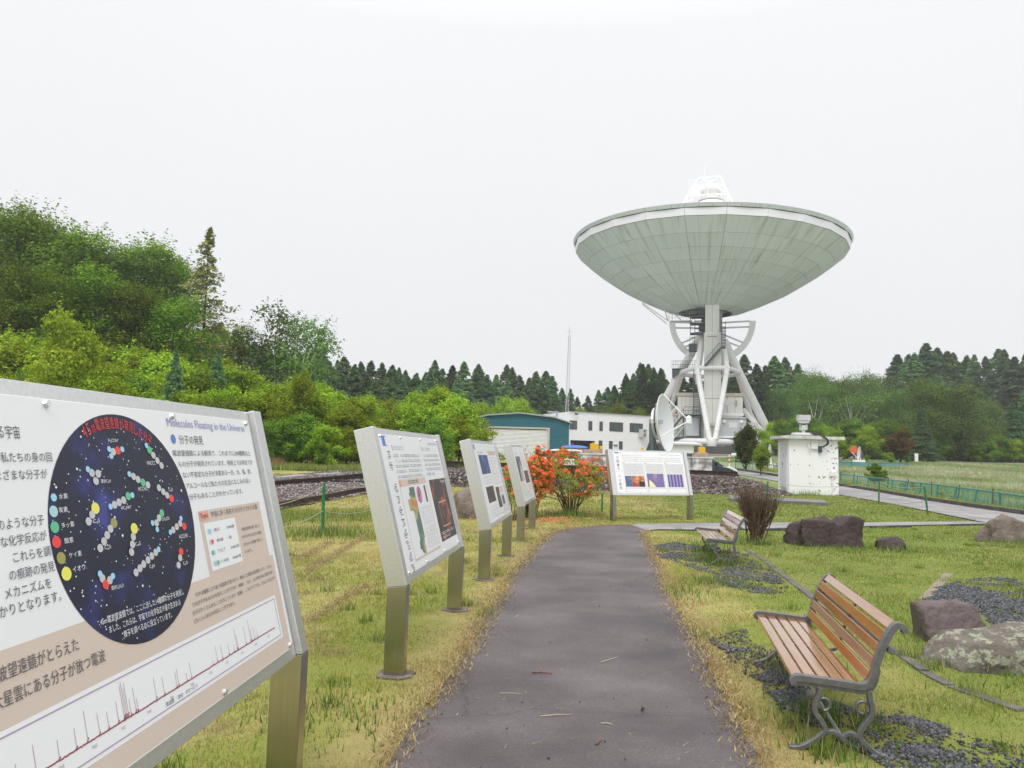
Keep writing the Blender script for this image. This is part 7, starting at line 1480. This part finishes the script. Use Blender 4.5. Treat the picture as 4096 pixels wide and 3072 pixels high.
# bare brown bush with a few leaves
rs = np.random.RandomState(4); bb = thing('bare_bush', 'upright brown bush with mostly bare twigs behind the small bench', 'bush', (4.46, 13.95, 0)); mb = MB(); tips = []
def grow(p, d, L_, r, lvl):
    q = p+d*L_*.5+Vector((rs.normal(0, .015), rs.normal(0, .015), 0)); e = p+d*L_+Vector((rs.normal(0, .03), rs.normal(0, .03), .02)); mb.tube([p, q, e], [r, r*.85, r*.65], 5 if r > .01 else 3, caps=False); tips.append(e)
    if lvl < 3:
        for k in range(3 if lvl else 4):
            dd = (d+Vector((rs.normal(0, .30), rs.normal(0, .30), .25+.2*rs.rand()))).normalized(); grow(p.lerp(e, .35+.6*rs.rand()), dd, L_*(.62+.25*rs.rand()), r*.55, lvl+1)
for i in range(26): a = rs.rand()*6.283; grow(Vector((.13*math.cos(a)*rs.rand(), .13*math.sin(a)*rs.rand(), -.02)), Vector((math.cos(a)*.42*rs.rand()**.7, math.sin(a)*.42*rs.rand()**.7, 1)).normalized(), .36+.12*rs.rand(), .015, 0)
tag(mb.build('twigs', brbark, bb, fix=False), kind='stuff')
T3 = np.array([tuple(t) for t in tips]); idx = rs.choice(len(T3), min(len(T3), 1500), replace=False); C = T3[idx]+rs.normal(0, .02, (len(idx), 3)); me = leaves_mesh('sparse_leaves', C, np.tile([0, 0, 1.0], (len(idx), 1)), .022, np.clip(rs.normal(.4, .3, len(idx)), 0, 1), leafmat('bronze green small leaves', (.05, .04, .012), (.17, .16, .04), .2, 0), rs); link('sparse_leaves', me, bb)

# ------------------------------------------------------------------ grass
gv_m = vcolmat('grass blades', 0.6, trans=0.25, spec=.25)
def blades(name, x, y, hgt, wd, rs, colmul=1.0, lean=.6, zoff=0.0, col=None, spread=.12):
    n = len(x); z = h(x, y)+zoff; a = rs.rand(n)*6.283; b = rs.rand(n)*6.283; H_ = hgt*(.5+.9*rs.rand(n)); l = lean*H_*(.2+rs.rand(n)); w_ = wd*(.6+.8*rs.rand(n))
    dx, dy = np.cos(a)*w_/2, np.sin(a)*w_/2; tx, ty = x+np.cos(b)*l, y+np.sin(b)*l
    V = np.stack([np.stack([x-dx, y-dy, z-.003], 1), np.stack([x+dx, y+dy, z-.003], 1), np.stack([tx, ty, z+H_], 1)], 1).reshape(-1, 3)
    c = (dry_rim(lawn_col(x, y), x, y) if col is None else col)*colmul; c = c*(1+rs.normal(0, spread, (n, 1)))+rs.normal(0, .012, (n, 3)); k = rs.rand(n) < .16; c[k] = np.array([.50, .41, .20])*(.7+.5*rs.rand(k.sum(), 1)); c = np.clip(c, .01, .8)
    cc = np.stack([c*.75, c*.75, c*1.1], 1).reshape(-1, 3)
    return tag(npmesh(name, V, np.arange(3*n).reshape(-1, 3), gv_m, {'Col': np.clip(cc, 0, .85)}), kind='stuff')
rs = np.random.RandomState(31)
PP = [(p.x, p.y) for p in path_poly]; CC_ = [(p.x, p.y) for p in cross_poly]; RP = [(p.x, p.y) for p in road_poly]
GPOL = [[(p.x, p.y) for p in g] for g in (grav1, grav2, grav3)]
def clear(x, y):
    k = ~inpoly(x, y, CC_) & ~inpoly(x, y, RP) & ~inpoly(x, y, ballast_poly)
    inp = inpoly(x, y, PP); k &= ~inp
    for g in GPOL:
        i = inpoly(x, y, g); k &= ~(i & (rs.rand(len(x)) < gprob(x, y)*.93))
    for c in PADC: k &= np.hypot(x-c[0], y-c[1]) > .11
    k &= ~((x > 11.95) & (x < 14.2) & (y > 32.9) & (y < 34.6)) & ~((y > 31.1) & (y < 38) & (x > -5) & (x < 11.6)); return k
for y0, y1, dens, hg, wd in ((2.3, 4.6, 6200, .024, .0042), (4.6, 7.5, 3400, .025, .006), (7.5, 12, 1400, .029, .009), (12, 20, 560, .036, .015), (20, 32, 170, .055, .030)):
    hwid = y1*.80+.6; n = int((y1-y0)*2*hwid*dens); x = rs.uniform(-hwid, hwid, n); y = rs.uniform(y0, y1, n); k = np.abs(x) < y*.78+.5; x, y = x[k], y[k]; k = clear(x, y); x, y = x[k], y[k]
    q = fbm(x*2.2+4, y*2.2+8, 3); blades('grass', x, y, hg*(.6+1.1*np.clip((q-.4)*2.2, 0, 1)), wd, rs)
# ragged overhang of dry blades on the path edge, and longer tufts
x, y = [], []
for ln in (PL, PR):
    for i in range(len(ln)-1):
        a, b = ln[i], ln[i+1]; L_ = (b-a).length; k = int(L_*(620 if a.y < 8 else 280)); t = rs.rand(k); x.append(a.x+(b.x-a.x)*t+rs.normal(0, .06, k)); y.append(a.y+(b.y-a.y)*t+rs.normal(0, .06, k))
x, y = np.concatenate(x), np.concatenate(y); k = (y > 2); x, y = x[k], y[k]; blades('dry_edge_grass', x, y, .022+.0*x, .0075+.0006*y, rs, lean=1.8, zoff=.02, col=np.array([[.44, .34, .17]])*(.55+.8*rs.rand(len(x), 1)))
cx = []; 
for k in range(150):
    yy_ = 3.2+17*rs.rand()**1.4; xx = (rs.rand()-.5)*1.6*yy_*.9
    if clear(np.array([xx]), np.array([yy_]))[0]: cx.append((xx, yy_))
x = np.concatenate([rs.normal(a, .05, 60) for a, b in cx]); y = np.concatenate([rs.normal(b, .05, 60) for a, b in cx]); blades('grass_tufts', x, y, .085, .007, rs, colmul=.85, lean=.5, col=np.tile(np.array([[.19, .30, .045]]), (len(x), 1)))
# weeds: under the benches, round the boulders and posts, along the rail
spots = [(1.9, 4.6, .28, 260, .10), (2.1, 5.6, .3, 260, .11), (1.7, 4.1, .2, 160, .09), (2.95, 11.4, .3, 260, .16), (3.15, 12.4, .28, 220, .18), (3.0, 10.9, .25, 200, .13), (5.7, 13.45, .8, 500, .09), (6.7, 13.35, .4, 220, .10), (3.9, 5.6, .9, 600, .06), (3.6, 6.4, .4, 260, .07), (10.0, 15.1, .8, 360, .12), (1.55, 18.9, .7, 700, .20), (.5, 17.9, .5, 380, .18), (4.46, 13.8, .25, 240, .12), (-3.2, 13.4, .9, 900, .16), (-4.6, 16.2, 1.6, 1400, .17), (-2.9, 17.6, 1.4, 1100, .16), (-1.2, 19.1, .7, 420, .15), (12.6, 32.4, .7, 300, .22), (1.8, 8.6, .5, 420, .07), (2.6, 9.4, .5, 420, .07), (-.9, 4.4, .5, 350, .06)]
x = np.concatenate([rs.normal(a, s*.5, n) for a, b, s, n, g in spots]); y = np.concatenate([rs.normal(b, s*.5, n) for a, b, s, n, g in spots]); hh = np.concatenate([np.full(n, g) for a, b, s, n, g in spots]); k = clear(x, y) | (rs.rand(len(x)) < .5); k &= ~inpoly(x, y, PP); x, y, hh = x[k], y[k], hh[k]
blades('weeds', x, y, hh, .010, rs, lean=.45, col=np.array([[.13, .235, .035]])*(.6+.9*rs.rand(len(x), 1)))
# long grass strip behind the rails with brown seed heads, and the pale meadow
n = 26000; x = rs.uniform(-24, -3, n); y = 34.2+2.6*rs.rand(n)+.10*np.abs(x+9); brn = (fbm(x*.55+4, y*.5) > .56) & (rs.rand(n) < .6); blades('long_grass', x, y, np.where(brn, .50, .26), .035, rs, lean=.35, col=np.where(brn[:, None], np.array([[.36, .22, .11]]), np.array([[.22, .30, .06]]))*(.6+.8*rs.rand(n, 1)))
def fence_x(y): return np.interp(y, [20, 27.5, 33, 41, 52, 60], [15.5, 17.8, 18.6, 19.8, 22.0, 22.5])
n = 210000; y = 25+75*rs.rand(n)**1.35; x = fence_x(y)+.5+(y*.95)*rs.rand(n); q = fbm(x*.18+2, y*.10+5); q2 = fbm(x*.9, y*.5); pale_ = np.clip((q-.42)*4, 0, 1)[:, None]
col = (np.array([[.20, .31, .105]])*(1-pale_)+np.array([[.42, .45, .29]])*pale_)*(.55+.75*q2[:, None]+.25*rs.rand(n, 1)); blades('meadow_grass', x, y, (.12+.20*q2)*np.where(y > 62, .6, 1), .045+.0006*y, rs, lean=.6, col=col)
n = 22000; t = rs.rand(n); y = 22+40*t**1.2; x = fence_x(y)-rs.rand(n)*2.6; k = ~inpoly(x, y, RP) & (y > 20); x, y = x[k], y[k]; blades('verge_grass', x, y, .12, .035, rs, lean=.6, col=np.array([[.29, .35, .055]])*(.6+.8*rs.rand(len(x), 1)))
x, y = [], []
for (u0, v0), (u1, v1) in (((1230, 2290), (1475, 2140)), ((1225, 2500), (1470, 2340)), ((1190, 2240), (1330, 2170))):
    a, b = G(u0, v0), G(u1, v1); k = int((b-a).length*500); t = rs.rand(k); x.append(a.x+(b.x-a.x)*t+rs.normal(0, .05, k)); y.append(a.y+(b.y-a.y)*t+rs.normal(0, .05, k))
x, y = np.concatenate(x), np.concatenate(y); blades('mown_clippings', x, y, .014+0*x, .010, rs, lean=3.5, zoff=.022, col=np.array([[.40, .29, .15]])*(.5+.9*rs.rand(len(x), 1)))
# litter on the path: clippings, twigs, pebbles
n = 1500; y = 2.8+11*rs.rand(n)**1.5; x = rs.uniform(-.9, 1.8, n)+.115*y-.1; k = inpoly(x, y, PP); x, y = x[k], y[k]; ed = edge_dist(x, y, [PL, PR]); k = rs.rand(len(x)) < np.where(ed < .25, .9, .22); x, y = x[k], y[k]; n = len(x); a = rs.rand(n)*6.28; L_ = .012+.03*rs.rand(n)**2; w_ = .0016
V = np.stack([np.stack([x-np.cos(a)*L_-np.sin(a)*w_, y-np.sin(a)*L_+np.cos(a)*w_, np.full(n, .026)], 1), np.stack([x-np.cos(a)*L_+np.sin(a)*w_, y-np.sin(a)*L_-np.cos(a)*w_, np.full(n, .026)], 1), np.stack([x+np.cos(a)*L_, y+np.sin(a)*L_, np.full(n, .034)], 1)], 1).reshape(-1, 3)
tag(npmesh('grass_clippings', V, np.arange(3*n).reshape(-1, 3), gv_m, {'Col': np.repeat(np.array([[.50, .40, .24]])*(.5+.8*rs.rand(n, 1)), 3, 0)}), kind='stuff')
n = 170; y = 2.8+10*rs.rand(n)**1.3; x = rs.uniform(-.9, 1.8, n)+.115*y-.1; k = inpoly(x, y, PP); stones('pebbles', np.stack([x[k], y[k], np.full(k.sum(), .027)], 1), .0055, [(.03, .03, .03), (.05, .04, .04), (.12, .11, .11)], stone_m, seed=77)
tw = mat('broken twig', (.20, .10, .06), .8, var=.3, scale=60); stw = mat('dry stalk', (.48, .42, .28), .8)
for (u0, v0), (u1, v1), r, m_, l in (((2128, 2706), (2207, 2710), .006, tw, 'brown broken twig on the asphalt, left of the path middle'), ((2383, 3000), (2405, 2978), .006, tw, 'short reddish twig at the bottom of the path'), ((2405, 2664), (2472, 2643), .003, stw, 'pale straw stalk lying slanted in the middle of the path'), ((2162, 2884), (2285, 2877), .003, stw, 'long dry grass stalk lying level across the lower path'), ((2405, 2912), (2452, 2918), .003, stw, 'small forked dry stalk low on the path'), ((1998, 2790), (2090, 2793), .002, stw, 'thin pale stalk near the left path edge')):
    a, b = G(u0, v0), G(u1, v1); a.z = b.z = .024+r; mid = a.lerp(b, .5)+Vector((.004, .006, .002)); o = MB().tube([a, mid, b], [r, r*.9, r*.5], 5).build('twig', m_, smooth=True); tag(o, l, 'twig')
for u, v in ((2028, 2936), (2568, 2860)): c = G(u, v); stones('dark_crumb', [(c.x, c.y, .03)], .012, [(.03, .03, .028)], stone_m, seed=int(u)); tag(bpy.data.objects['dark_crumb' if u == 2028 else 'dark_crumb.001'], 'dark crumb of soil on the lower left of the path' if u == 2028 else 'dark crumb of soil on the right of the path', 'crumb'); (bpy.data.objects['dark_crumb' if u == 2028 else 'dark_crumb.001']).pop('kind', None) if False else None
for o in bpy.data.objects:
    if o.name.startswith('dark_crumb') and 'kind' in o: del o['kind']
# ------------------------------------------------------------------ thin air haze of the drizzly day
hz = MB().bbox((-430, -12, -2.5), (430, 306, 62)).build('haze', None if False else bpy.data.materials.new('haze air')); tag(hz, kind='stuff')
hm = hz.data.materials[0]; hm.use_nodes = True; hn = hm.node_tree; hn.nodes.clear(); ho = hn.nodes.new('ShaderNodeOutputMaterial'); hv = hn.nodes.new('ShaderNodeVolumePrincipled'); hv.inputs['Color'].default_value = (.97, .98, 1, 1); hv.inputs['Density'].default_value = 0.0005; hv.inputs['Anisotropy'].default_value = 0.0; hn.links.new(hv.outputs[0], ho.inputs['Volume'])
